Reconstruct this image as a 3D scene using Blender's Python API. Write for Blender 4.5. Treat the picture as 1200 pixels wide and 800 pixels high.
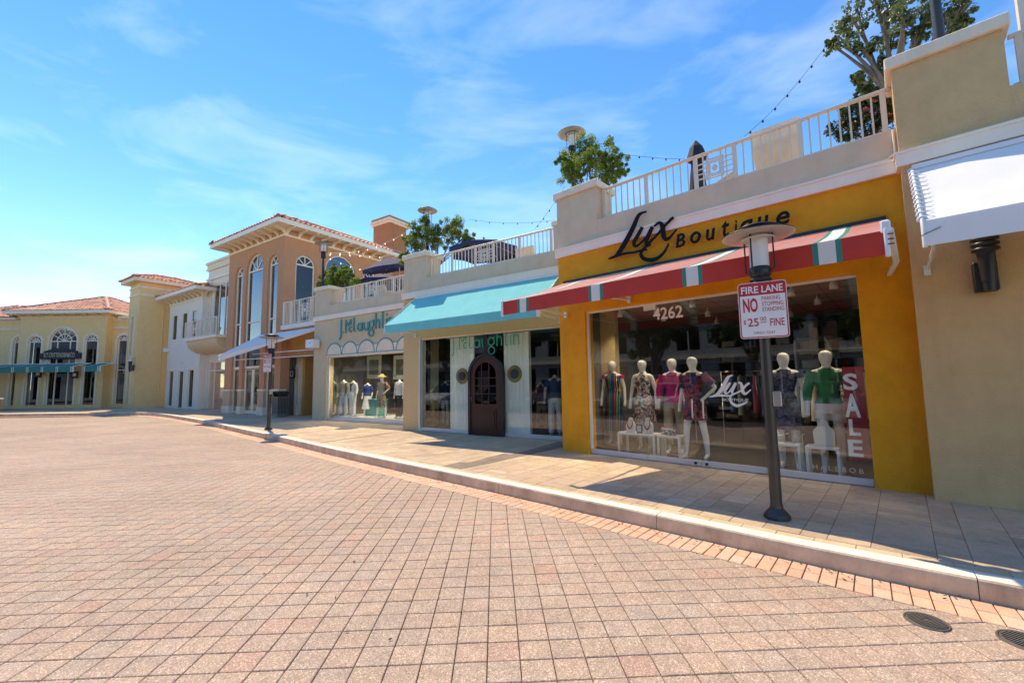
import bpy, bmesh, math, random
from math import sin, cos, pi, radians as R, sqrt, atan2, hypot
from mathutils import Vector, Matrix
random.seed(7)
# ------------------------------------------------------------------ start clean
for o in list(bpy.data.objects): bpy.data.objects.remove(o)
scene = bpy.context.scene
COL = scene.collection
# ------------------------------------------------------------------ camera
FPX = 500.0                      # focal length in pixels of the 1200 px wide photograph
HR, HS = 1.64, 1.485             # eye height over the road and over the pavement
KS = HR - HS                     # kerb height
_p, _r = R(5.265), R(0.9)
_up = Vector((-sin(_r)*cos(_p), cos(_r)*cos(_p), -sin(_p)))
_fw = Vector((0, 0, -1)); _Y = (_fw - _up*_fw.dot(_up)).normalized(); _X = _Y.cross(_up)
CM = Matrix((_X, _Y, _up))
cam_d = bpy.data.cameras.new('camera'); cam = bpy.data.objects.new('camera', cam_d); COL.objects.link(cam)
cam_d.sensor_width = 36; cam_d.lens = 36*FPX/1200; cam_d.clip_start = 0.05; cam_d.clip_end = 3000
cam.matrix_world = Matrix.Translation((0, 0, HR)) @ CM.to_4x4()
scene.camera = cam
scene.render.resolution_x = 1024; scene.render.resolution_y = 682
# ------------------------------------------------------------------ light
SUN_TRAVEL = R(-56); SUN_EL = R(57)          # horizontal heading of the sunlight in plan, elevation
sun_d = bpy.data.lights.new('sun', 'SUN'); sun_d.energy = 2.1; sun_d.angle = R(0.53); sun_d.color = (1, 0.94, 0.85)
sun = bpy.data.objects.new('sun', sun_d); COL.objects.link(sun)
_d = Vector((cos(SUN_TRAVEL)*cos(SUN_EL), sin(SUN_TRAVEL)*cos(SUN_EL), -sin(SUN_EL)))
sun.rotation_euler = _d.to_track_quat('-Z', 'Y').to_euler(); sun.location = (0, 0, 40)
world = bpy.data.worlds.new('World'); scene.world = world; world.use_nodes = True
wt = world.node_tree; wt.nodes.clear()
def wn(t, **k):
    n = wt.nodes.new(t)
    for a, b in k.items(): setattr(n, a, b)
    return n
w_out = wn('ShaderNodeOutputWorld'); w_bg = wn('ShaderNodeBackground'); w_sky = wn('ShaderNodeTexSky', sky_type='NISHITA')
w_sky.sun_disc = False; w_sky.sun_elevation = SUN_EL
_az = SUN_TRAVEL + pi                            # where the sun stands, ccw from +X
w_sky.sun_rotation = (pi/2 - _az) % (2*pi)       # clockwise from +Y
w_sky.air_density = 0.8; w_sky.dust_density = 0.0; w_sky.ozone_density = 1.6
w_tc = wn('ShaderNodeTexCoord'); w_map = wn('ShaderNodeMapping'); w_map.inputs['Rotation'].default_value = (0.25, 0.5, 0.6)
w_map.inputs['Scale'].default_value = (1.3, 3.0, 6.0)
w_n = wn('ShaderNodeTexNoise'); w_n.inputs['Scale'].default_value = 1.9; w_n.inputs['Detail'].default_value = 9; w_n.inputs['Roughness'].default_value = 0.55; w_n.inputs['Distortion'].default_value = 0.35
w_cr = wn('ShaderNodeValToRGB'); w_cr.color_ramp.elements[0].position = 0.50; w_cr.color_ramp.elements[1].position = 0.95
w_cr.color_ramp.elements[1].color = (0.22, 0.22, 0.22, 1)
w_mix = wn('ShaderNodeMixRGB', blend_type='MIX'); w_mix.inputs[2].default_value = (6.2, 6.9, 7.6, 1)
w_hsv = wn('ShaderNodeHueSaturation'); w_hsv.inputs['Hue'].default_value = 0.507; w_hsv.inputs['Saturation'].default_value = 1.34
wl = wt.links.new
wl(w_tc.outputs['Generated'], w_map.inputs[0]); wl(w_map.outputs[0], w_n.inputs['Vector']); wl(w_n.outputs[0], w_cr.inputs[0])
wl(w_sky.outputs[0], w_hsv.inputs['Color']); wl(w_hsv.outputs[0], w_mix.inputs[1]); wl(w_cr.outputs[0], w_mix.inputs[0]); wl(w_mix.outputs[0], w_bg.inputs[0]); wl(w_bg.outputs[0], w_out.inputs[0])
w_bg.inputs[1].default_value = 0.15
vs = scene.view_settings; vs.view_transform = 'Standard'; vs.look = 'None'; vs.gamma = 1; vs.exposure = 1.28; vs.use_white_balance = True; vs.white_balance_temperature = 8700; vs.white_balance_tint = 10; vs.use_curve_mapping = False
# ------------------------------------------------------------------ photograph pixel -> place
def ray(px, py): return CM @ Vector(((px-600)/FPX, -(py-400)/FPX, -1))
def G(px, py, h=HR):
    r = ray(px, py); t = -h/r.z; return Vector((r.x*t, r.y*t))
class Frame:
    """a facade: x runs along it to the right, y goes into the building, z up from the pavement"""
    def __init__(s, P, tdeg):
        t = R(tdeg); s.P = Vector(P); s.u = Vector((sin(t), -cos(t))); s.v = Vector((cos(t), sin(t))); s.rz = t - pi/2
    def xz(s, px, py, y=0.0):
        r = ray(px, py); v2 = Vector((r.x, r.y)); t = (s.P.dot(s.v) + y)/v2.dot(s.v)
        return (v2*t - s.P).dot(s.u), r.z*t + HR - KS
    def X(s, px, py, y=0.0): return s.xz(px, py, y)[0]
    def Z(s, px, py, y=0.0): return s.xz(px, py, y)[1]
    def w(s, x, y, z=0.0):
        p = s.P + s.u*x + s.v*y; return Vector((p.x, p.y, z + KS))
    def loc(s, p): d = Vector((p[0], p[1])) - s.P; return d.dot(s.u), d.dot(s.v)
    def g(s, px, py, h=HS): return s.loc(G(px, py, h))
FL = Frame(G(659.8, 528.2, HS), 47.7)
FT = Frame(G(472.2, 503.5, HS), 56.45)
FC = Frame(G(94.9, 478, HS), 91)
# ------------------------------------------------------------------ materials
MATS = {}
def newmat(name):
    m = bpy.data.materials.new(name); m.use_nodes = True; nt = m.node_tree; nt.nodes.clear()
    o = nt.nodes.new('ShaderNodeOutputMaterial'); b = nt.nodes.new('ShaderNodeBsdfPrincipled'); nt.links.new(b.outputs[0], o.inputs[0])
    MATS[name] = m
    return m, nt, b, o
def N(nt, t, **k):
    n = nt.nodes.new(t)
    for a, c in k.items():
        if a in ('operation', 'blend_type', 'data_type', 'wave_type', 'bands_direction', 'feature', 'attribute_name', 'distance', 'musgrave_type', 'noise_dimensions', 'attribute_type', 'voronoi_dimensions', 'wave_profile'): setattr(n, a, c)
        else: n.inputs[a.replace('_', ' ')].default_value = c
    return n
def rgba(c): return (c[0], c[1], c[2], 1)
def srgb(r, g, b):
    f = lambda v: (v/255/12.92 if v <= 10 else ((v/255+0.055)/1.055)**2.4)
    return (f(r), f(g), f(b))
def plain(name, col, rough=0.6, metal=0.0, var=0.12, vscale=3.0, bump=0.0, bscale=60, spec=0.5, grime=0.0, island=0.0, transl=0.0, sheen=0.0):
    """base colour with a soft mottling, optional fine relief, dirt blotches and piece-to-piece variation"""
    m, nt, b, o = newmat(name); L = nt.links.new
    b.inputs['Roughness'].default_value = rough; b.inputs['Metallic'].default_value = metal; b.inputs['Specular IOR Level'].default_value = spec
    if sheen: b.inputs['Sheen Weight'].default_value = sheen; b.inputs['Sheen Roughness'].default_value = 0.3
    tc = N(nt, 'ShaderNodeTexCoord')
    n1 = N(nt, 'ShaderNodeTexNoise', Scale=vscale, Detail=6.0, Roughness=0.65); L(tc.outputs['Object'], n1.inputs['Vector'])
    mr = N(nt, 'ShaderNodeMapRange'); mr.inputs[1].default_value = 0.3; mr.inputs[2].default_value = 0.7; mr.inputs[3].default_value = 1-var; mr.inputs[4].default_value = 1+var
    L(n1.outputs[0], mr.inputs[0])
    mul = N(nt, 'ShaderNodeMixRGB', blend_type='MULTIPLY'); mul.inputs[0].default_value = 1; mul.inputs[1].default_value = rgba(col); L(mr.outputs[0], mul.inputs[2])
    cur = mul.outputs[0]
    if island:
        ge = N(nt, 'ShaderNodeNewGeometry'); oi = N(nt, 'ShaderNodeObjectInfo')
        ad = N(nt, 'ShaderNodeMath', operation='ADD'); L(ge.outputs['Random Per Island'], ad.inputs[0]); L(oi.outputs['Random'], ad.inputs[1])
        fr = N(nt, 'ShaderNodeMath', operation='FRACT'); L(ad.outputs[0], fr.inputs[0])
        m2 = N(nt, 'ShaderNodeMapRange'); m2.inputs[3].default_value = 1-island; m2.inputs[4].default_value = 1+island; L(fr.outputs[0], m2.inputs[0])
        mu = N(nt, 'ShaderNodeMixRGB', blend_type='MULTIPLY'); mu.inputs[0].default_value = 1; L(cur, mu.inputs[1]); L(m2.outputs[0], mu.inputs[2]); cur = mu.outputs[0]
    if grime:
        mp = N(nt, 'ShaderNodeMapping'); mp.inputs['Scale'].default_value = (1.6, 1.6, 0.35); L(tc.outputs['Object'], mp.inputs[0])
        n2 = N(nt, 'ShaderNodeTexNoise', Scale=1.3, Detail=8.0, Roughness=0.7); L(mp.outputs[0], n2.inputs['Vector'])
        r2 = N(nt, 'ShaderNodeValToRGB'); r2.color_ramp.elements[0].position = 0.5; r2.color_ramp.elements[1].position = 0.78
        L(n2.outputs[0], r2.inputs[0])
        g2 = N(nt, 'ShaderNodeMath', operation='MULTIPLY'); g2.inputs[1].default_value = grime; L(r2.outputs[0], g2.inputs[0])
        mu = N(nt, 'ShaderNodeMixRGB', blend_type='MULTIPLY'); L(g2.outputs[0], mu.inputs[0]); L(cur, mu.inputs[1]); mu.inputs[2].default_value = (0.42, 0.39, 0.34, 1); cur = mu.outputs[0]
    L(cur, b.inputs['Base Color'])
    if bump:
        n3 = N(nt, 'ShaderNodeTexNoise', Scale=bscale, Detail=4.0, Roughness=0.6); L(tc.outputs['Object'], n3.inputs['Vector'])
        bp = N(nt, 'ShaderNodeBump', Strength=min(bump, 1), Distance=0.01*max(1, bump)); L(n3.outputs[0], bp.inputs['Height']); L(bp.outputs[0], b.inputs['Normal'])
    if transl:
        t = N(nt, 'ShaderNodeBsdfTranslucent'); L(cur, t.inputs[0]); mx = N(nt, 'ShaderNodeMixShader'); mx.inputs[0].default_value = transl
        L(b.outputs[0], mx.inputs[1]); L(t.outputs[0], mx.inputs[2]); L(mx.outputs[0], o.inputs[0])
    return m
def pattern(name, cols, scale=14, kind='voronoi', rough=0.8):
    """printed cloth"""
    m, nt, b, o = newmat(name); L = nt.links.new; b.inputs['Roughness'].default_value = rough
    tc = N(nt, 'ShaderNodeTexCoord')
    if kind == 'voronoi':
        dn = N(nt, 'ShaderNodeTexNoise', Scale=scale*0.8, Detail=2.0); L(tc.outputs['Object'], dn.inputs['Vector'])
        mx = N(nt, 'ShaderNodeMixRGB', blend_type='ADD'); mx.inputs[0].default_value = 0.12; L(tc.outputs['Object'], mx.inputs[1]); L(dn.outputs[1], mx.inputs[2])
        v = N(nt, 'ShaderNodeTexVoronoi', Scale=scale); L(mx.outputs[0], v.inputs['Vector']); src = v.outputs['Color']
        sp = N(nt, 'ShaderNodeSeparateColor'); L(src, sp.inputs[0]); fac = sp.outputs[0]
    else:
        mp = N(nt, 'ShaderNodeSeparateXYZ'); L(tc.outputs['Object'], mp.inputs[0])
        s = N(nt, 'ShaderNodeMath', operation='MULTIPLY'); s.inputs[1].default_value = scale; L(mp.outputs[0], s.inputs[0])
        f = N(nt, 'ShaderNodeMath', operation='FRACT'); L(s.outputs[0], f.inputs[0]); fac = f.outputs[0]
    cr = N(nt, 'ShaderNodeValToRGB'); cr.color_ramp.interpolation = 'CONSTANT'
    el = cr.color_ramp.elements; el[0].color = rgba(cols[0]); el[0].position = 0; el[1].position = 1/len(cols); el[1].color = rgba(cols[1])
    for i in range(2, len(cols)): e = el.new(i/len(cols)); e.color = rgba(cols[i])
    L(fac, cr.inputs[0]); L(cr.outputs[0], b.inputs['Base Color'])
    return m
def glassmat(name, tint=(0.9, 0.94, 0.93), ior=1.5, rough=0.0, gl=1.0):
    m, nt, b, o = newmat(name); L = nt.links.new; nt.nodes.remove(b)
    t = N(nt, 'ShaderNodeBsdfTransparent'); t.inputs[0].default_value = rgba(tint)
    g = N(nt, 'ShaderNodeBsdfGlossy'); g.inputs['Roughness'].default_value = rough; g.inputs[0].default_value = (gl, gl, gl, 1)
    ge = N(nt, 'ShaderNodeNewGeometry'); dt = N(nt, 'ShaderNodeVectorMath', operation='DOT_PRODUCT'); L(ge.outputs['Normal'], dt.inputs[0]); L(ge.outputs['Incoming'], dt.inputs[1])
    ab = N(nt, 'ShaderNodeMath', operation='ABSOLUTE'); L(dt.outputs['Value'], ab.inputs[0]); sb = N(nt, 'ShaderNodeMath', operation='SUBTRACT'); sb.inputs[0].default_value = 1; L(ab.outputs[0], sb.inputs[1])
    pw = N(nt, 'ShaderNodeMath', operation='POWER'); L(sb.outputs[0], pw.inputs[0]); pw.inputs[1].default_value = 5; f0 = ((ior-1)/(ior+1))**2
    fz = N(nt, 'ShaderNodeMath', operation='MULTIPLY_ADD'); L(pw.outputs[0], fz.inputs[0]); fz.inputs[1].default_value = 1-f0; fz.inputs[2].default_value = f0
    mx = N(nt, 'ShaderNodeMixShader'); L(fz.outputs[0], mx.inputs[0]); L(t.outputs[0], mx.inputs[1]); L(g.outputs[0], mx.inputs[2]); L(mx.outputs[0], o.inputs[0])
    return m
def emit(name, col, s):
    m, nt, b, o = newmat(name); b.inputs['Base Color'].default_value = rgba(col); b.inputs['Emission Color'].default_value = rgba(col); b.inputs['Emission Strength'].default_value = s
    return m
def paver_mat(name, cols, speck=0.5, rough=0.85, joint=None):
    """concrete paver: each piece its own tone, exposed aggregate specks, stains"""
    m, nt, b, o = newmat(name); L = nt.links.new; b.inputs['Roughness'].default_value = rough; b.inputs['Specular IOR Level'].default_value = 0.3
    ge = N(nt, 'ShaderNodeNewGeometry'); oi = N(nt, 'ShaderNodeObjectInfo')
    ad = N(nt, 'ShaderNodeMath', operation='ADD'); L(ge.outputs['Random Per Island'], ad.inputs[0]); L(oi.outputs['Random'], ad.inputs[1])
    fr = N(nt, 'ShaderNodeMath', operation='FRACT'); L(ad.outputs[0], fr.inputs[0])
    cr = N(nt, 'ShaderNodeValToRGB'); el = cr.color_ramp.elements
    el[0].color = rgba(cols[0]); el[0].position = 0; el[1].color = rgba(cols[-1]); el[1].position = 1
    for i in range(1, len(cols)-1): e = el.new(i/(len(cols)-1)); e.color = rgba(cols[i])
    L(fr.outputs[0], cr.inputs[0])
    n0 = N(nt, 'ShaderNodeTexNoise', Scale=0.35, Detail=5.0, Roughness=0.6); L(ge.outputs['Position'], n0.inputs['Vector'])
    m0 = N(nt, 'ShaderNodeMapRange'); m0.inputs[1].default_value = 0.3; m0.inputs[2].default_value = 0.7; m0.inputs[3].default_value = 0.84; m0.inputs[4].default_value = 1.14; L(n0.outputs[0], m0.inputs[0])
    mu0 = N(nt, 'ShaderNodeMixRGB', blend_type='MULTIPLY'); mu0.inputs[0].default_value = 1; L(cr.outputs[0], mu0.inputs[1]); L(m0.outputs[0], mu0.inputs[2])
    n1 = N(nt, 'ShaderNodeTexNoise', Scale=9.0, Detail=5.0, Roughness=0.7); L(ge.outputs['Position'], n1.inputs['Vector'])
    m1 = N(nt, 'ShaderNodeMapRange'); m1.inputs[1].default_value = 0.3; m1.inputs[2].default_value = 0.7; m1.inputs[3].default_value = 0.86; m1.inputs[4].default_value = 1.12; L(n1.outputs[0], m1.inputs[0])
    mu1 = N(nt, 'ShaderNodeMixRGB', blend_type='MULTIPLY'); mu1.inputs[0].default_value = 1; L(mu0.outputs[0], mu1.inputs[1]); L(m1.outputs[0], mu1.inputs[2])
    v = N(nt, 'ShaderNodeTexVoronoi', Scale=150.0); L(ge.outputs['Position'], v.inputs['Vector'])
    sp = N(nt, 'ShaderNodeSeparateColor'); L(v.outputs['Color'], sp.inputs[0])
    c2 = N(nt, 'ShaderNodeValToRGB'); e2 = c2.color_ramp.elements; e2[0].position = 0.0; e2[0].color = (0.62, 0.60, 0.58, 1); e2[1].position = 1.0; e2[1].color = (1.75, 1.75, 1.72, 1)
    e = e2.new(0.25); e.color = (0.95, 0.94, 0.92, 1); e = e2.new(0.78); e.color = (1.05, 1.05, 1.05, 1)
    L(sp.outputs[1], c2.inputs[0])
    mu2 = N(nt, 'ShaderNodeMixRGB', blend_type='MULTIPLY'); mu2.inputs[0].default_value = speck; L(mu1.outputs[0], mu2.inputs[1]); L(c2.outputs[0], mu2.inputs[2])
    # small dark spots
    v2 = N(nt, 'ShaderNodeTexVoronoi', Scale=3.1); L(ge.outputs['Position'], v2.inputs['Vector'])
    c3 = N(nt, 'ShaderNodeValToRGB'); c3.color_ramp.elements[0].position = 0.03; c3.color_ramp.elements[0].color = (0.6, 0.58, 0.56, 1); c3.color_ramp.elements[1].position = 0.075
    c3.color_ramp.elements[1].color = (1, 1, 1, 1); L(v2.outputs['Distance'], c3.inputs[0])
    mu3 = N(nt, 'ShaderNodeMixRGB', blend_type='MULTIPLY'); mu3.inputs[0].default_value = 0.8; L(mu2.outputs[0], mu3.inputs[1]); L(c3.outputs[0], mu3.inputs[2])
    # broad worn and stained patches
    mp = N(nt, 'ShaderNodeMapping'); mp.inputs['Rotation'].default_value = (0, 0, 0.7); mp.inputs['Scale'].default_value = (0.35, 1.3, 1); L(ge.outputs['Position'], mp.inputs[0])
    n5 = N(nt, 'ShaderNodeTexNoise', Scale=1.1, Detail=7.0, Roughness=0.68); L(mp.outputs[0], n5.inputs['Vector'])
    c5 = N(nt, 'ShaderNodeValToRGB'); c5.color_ramp.elements[0].position = 0.34; c5.color_ramp.elements[0].color = (0.70, 0.68, 0.67, 1); c5.color_ramp.elements[1].position = 0.56; c5.color_ramp.elements[1].color = (1.03, 1.03, 1.03, 1); L(n5.outputs[0], c5.inputs[0])
    mu5 = N(nt, 'ShaderNodeMixRGB', blend_type='MULTIPLY'); mu5.inputs[0].default_value = 0.35; L(mu3.outputs[0], mu5.inputs[1]); L(c5.outputs[0], mu5.inputs[2])
    L(mu5.outputs[0], b.inputs['Base Color'])
    bp = N(nt, 'ShaderNodeBump', Strength=0.35, Distance=0.004); L(sp.outputs[1], bp.inputs['Height']); L(bp.outputs[0], b.inputs['Normal'])
    return m
# ------------------------------------------------------------------ mesh helper
class MB:
    def __init__(s): s.v = []; s.f = []; s.m = []; s.sm = []
    def add(s, vs, fs, m=0, smooth=False):
        b = len(s.v); s.v.extend([tuple(p) for p in vs])
        for f in fs: s.f.append(tuple(b+i for i in f)); s.m.append(m); s.sm.append(smooth)
        return s
    def box(s, x0, x1, y0, y1, z0, z1, m=0):
        if x0 > x1: x0, x1 = x1, x0
        if y0 > y1: y0, y1 = y1, y0
        if z0 > z1: z0, z1 = z1, z0
        return s.add([(x0,y0,z0),(x1,y0,z0),(x1,y1,z0),(x0,y1,z0),(x0,y0,z1),(x1,y0,z1),(x1,y1,z1),(x0,y1,z1)],
              [(0,3,2,1),(4,5,6,7),(0,1,5,4),(1,2,6,5),(2,3,7,6),(3,0,4,7)], m)
    def cbox(s, x0, x1, y0, y1, z0, z1, c=0.006, m=0):
        """box with chamfered edges"""
        pts = []
        xs, ys, zs = (x0, x1), (y0, y1), (z0, z1)
        idx = {}
        for i in (0, 1):
            for j in (0, 1):
                for k in (0, 1):
                    sx, sy, sz = (1 if i == 0 else -1)*c, (1 if j == 0 else -1)*c, (1 if k == 0 else -1)*c
                    idx[i,j,k,0] = len(pts); pts.append((xs[i], ys[j]+sy, zs[k]+sz))
                    idx[i,j,k,1] = len(pts); pts.append((xs[i]+sx, ys[j], zs[k]+sz))
                    idx[i,j,k,2] = len(pts); pts.append((xs[i]+sx, ys[j]+sy, zs[k]))
        F = []
        def q(l): F.append(tuple(idx[t] for t in l))
        q([(0,0,0,0),(0,0,1,0),(0,1,1,0),(0,1,0,0)]); q([(1,0,0,0),(1,1,0,0),(1,1,1,0),(1,0,1,0)])
        q([(0,0,0,1),(1,0,0,1),(1,0,1,1),(0,0,1,1)]); q([(0,1,0,1),(0,1,1,1),(1,1,1,1),(1,1,0,1)])
        q([(0,0,0,2),(0,1,0,2),(1,1,0,2),(1,0,0,2)]); q([(0,0,1,2),(1,0,1,2),(1,1,1,2),(0,1,1,2)])
        for j in (0,1):
            for k in (0,1): q([(0,j,k,1),(1,j,k,1),(1,j,k,2),(0,j,k,2)])
        for i in (0,1):
            for k in (0,1): q([(i,0,k,0),(i,1,k,0),(i,1,k,2),(i,0,k,2)])
            for j in (0,1): q([(i,j,0,0),(i,j,1,0),(i,j,1,1),(i,j,0,1)])
        for i in (0,1):
            for j in (0,1):
                for k in (0,1): q([(i,j,k,0),(i,j,k,1),(i,j,k,2)])
        return s.add(pts, F, m)
    def prism(s, poly, y0, y1, m=0):
        """polygon in (x,z), pushed from y0 to y1"""
        n = len(poly); vs = [(x, y0, z) for x, z in poly] + [(x, y1, z) for x, z in poly]
        fs = [tuple(range(n)), tuple(range(2*n-1, n-1, -1))] + [(i, i+n, (i+1) % n + n, (i+1) % n) for i in range(n)]
        return s.add(vs, fs, m)
    def prismx(s, poly, x0, x1, m=0):
        """polygon in (y,z), pushed from x0 to x1"""
        n = len(poly); vs = [(x0, y, z) for y, z in poly] + [(x1, y, z) for y, z in poly]
        fs = [tuple(range(n)), tuple(range(2*n-1, n-1, -1))] + [(i, i+n, (i+1) % n + n, (i+1) % n) for i in range(n)]
        return s.add(vs, fs, m)
    def prismz(s, poly, z0, z1, m=0):
        n = len(poly); vs = [(x, y, z0) for x, y in poly] + [(x, y, z1) for x, y in poly]
        fs = [tuple(range(n-1, -1, -1)), tuple(range(n, 2*n))] + [(i, (i+1) % n, (i+1) % n + n, i+n) for i in range(n)]
        return s.add(vs, fs, m)
    def tube(s, pts, r, seg=8, m=0, cap=True, smooth=True):
        pts = [Vector(p) for p in pts]; rs = r if isinstance(r, (list, tuple)) else [r]*len(pts)
        vs = []; n = len(pts); prev = None
        for i, p in enumerate(pts):
            d = (pts[min(i+1, n-1)] - pts[max(i-1, 0)]).normalized()
            a = prev if prev is not None else (Vector((0, 0, 1)) if abs(d.z) < 0.9 else Vector((1, 0, 0)))
            x = (a - d*a.dot(d))
            if x.length < 1e-5: x = d.orthogonal()
            x.normalize(); prev = x; y = d.cross(x)
            for k in range(seg):
                t = 2*pi*k/seg; vs.append(p + (x*cos(t) + y*sin(t))*rs[i])
        fs = [(i*seg+k, i*seg+(k+1) % seg, (i+1)*seg+(k+1) % seg, (i+1)*seg+k) for i in range(n-1) for k in range(seg)]
        s.add(vs, fs, m, smooth)
        if cap: s.add([vs[k] for k in range(seg)][::-1] + [vs[(n-1)*seg+k] for k in range(seg)], [tuple(range(seg)), tuple(range(seg, 2*seg))], m)
        return s
    def lathe(s, prof, c=(0, 0, 0), seg=20, m=0, smooth=True, sx=1, sy=1):
        vs = []; n = len(prof)
        for r, z in prof:
            for k in range(seg): t = 2*pi*k/seg; vs.append((c[0]+r*cos(t)*sx, c[1]+r*sin(t)*sy, c[2]+z))
        fs = [(i*seg+k, i*seg+(k+1) % seg, (i+1)*seg+(k+1) % seg, (i+1)*seg+k) for i in range(n-1) for k in range(seg)]
        s.add(vs, fs, m, smooth)
        if prof[0][0] > 1e-4: s.add([vs[k] for k in range(seg)][::-1], [tuple(range(seg))], m)
        if prof[-1][0] > 1e-4: s.add([vs[(n-1)*seg+k] for k in range(seg)], [tuple(range(seg))], m)
        return s
    def ribbon(s, path, w, y0, y1, m=0):
        """flat stroke in the (x,z) plane with a width along it, thickness y0..y1"""
        n = len(path); ws = w if isinstance(w, (list, tuple)) else [w]*n; L = []; Rr = []
        for i, (x, z) in enumerate(path):
            a = path[max(i-1, 0)]; b = path[min(i+1, n-1)]; dx, dz = b[0]-a[0], b[1]-a[1]; l = hypot(dx, dz) or 1
            nx, nz = -dz/l*ws[i]/2, dx/l*ws[i]/2; L.append((x+nx, z+nz)); Rr.append((x-nx, z-nz))
        vs = [(x, y0, z) for x, z in L] + [(x, y0, z) for x, z in Rr] + [(x, y1, z) for x, z in L] + [(x, y1, z) for x, z in Rr]
        fs = []
        for i in range(n-1):
            fs += [(i, n+i, n+i+1, i+1), (2*n+i, 2*n+i+1, 3*n+i+1, 3*n+i), (i, i+1, 2*n+i+1, 2*n+i), (n+i, 3*n+i, 3*n+i+1, n+i+1)]
        fs += [(0, 2*n, 3*n, n), (n-1, 2*n-1, 4*n-1, 3*n-1)]
        return s.add(vs, fs, m)
    def build(s, name, mats, parent=None, bevel=0, fix=True):
        me = bpy.data.meshes.new(name); me.from_pydata(s.v, [], s.f)
        if not isinstance(mats, (list, tuple)): mats = [mats]
        for mm in mats: me.materials.append(MATS[mm] if isinstance(mm, str) else mm)
        me.polygons.foreach_set('material_index', s.m); me.polygons.foreach_set('use_smooth', s.sm)
        if fix:
            bm = bmesh.new(); bm.from_mesh(me); bmesh.ops.recalc_face_normals(bm, faces=bm.faces)
            if bevel: bmesh.ops.bevel(bm, geom=[e for e in bm.edges if len(e.link_faces) == 2 and e.calc_face_angle(0) > 0.6], offset=bevel, segments=2, affect='EDGES', clamp_overlap=True)
            bm.to_mesh(me); bm.free()
        me.update()
        return link(name, me, parent)
def link(name, me, parent=None):
    o = bpy.data.objects.new(name, me); COL.objects.link(o)
    if parent is not None: o.parent = parent
    return o
def tag(o, label=None, cat=None, group=None, kind=None):
    if label: o['label'] = label
    if cat: o['category'] = cat
    if group: o['group'] = group
    if kind: o['kind'] = kind
    return o
def thing(name, label, cat, loc=(0, 0, 0), rz=0.0, group=None):
    o = bpy.data.objects.new(name, None); COL.objects.link(o); o.empty_display_size = 0.2
    o.location = loc; o.rotation_euler = (0, 0, rz)
    return tag(o, label, cat, group)
def copy_tree(o, parent=None):
    c = o.copy(); COL.objects.link(c); c.parent = parent
    for ch in list(o.children): copy_tree(ch, c)
    return c
def text_mesh(body, x0, x1, z0, z1, y, depth=0.0, bold=0.0, shear=0.0):
    """letters filled into the box x0..x1, z0..z1 of the plane y; returns an MB"""
    cu = bpy.data.curves.new('lettering', 'FONT'); cu.body = body; cu.size = 1; cu.extrude = 0.02 if depth else 0; cu.offset = bold; cu.shear = shear; cu.resolution_u = 3
    ob = bpy.data.objects.new('lettering', cu); COL.objects.link(ob)
    dg = bpy.context.evaluated_depsgraph_get(); me = bpy.data.meshes.new_from_object(ob.evaluated_get(dg))
    bpy.data.objects.remove(ob); bpy.data.curves.remove(cu)
    xs = [v.co.x for v in me.vertices]; ys = [v.co.y for v in me.vertices]
    ax, bx, ay, by = min(xs), max(xs), min(ys), max(ys); mb = MB()
    vs = [(x0+(v.co.x-ax)/(bx-ax)*(x1-x0), y - (depth*(v.co.z/0.04+0.5) if depth else 0), z0+(v.co.y-ay)/(by-ay)*(z1-z0)) for v in me.vertices]
    mb.add(vs, [tuple(p.vertices) for p in me.polygons]); bpy.data.meshes.remove(me)
    return mb
def arc(cx, cz, rx, rz, a0, a1, n=12):
    return [(cx+rx*cos(R(a0+(a1-a0)*i/n)), cz+rz*sin(R(a0+(a1-a0)*i/n))) for i in range(n+1)]
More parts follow.
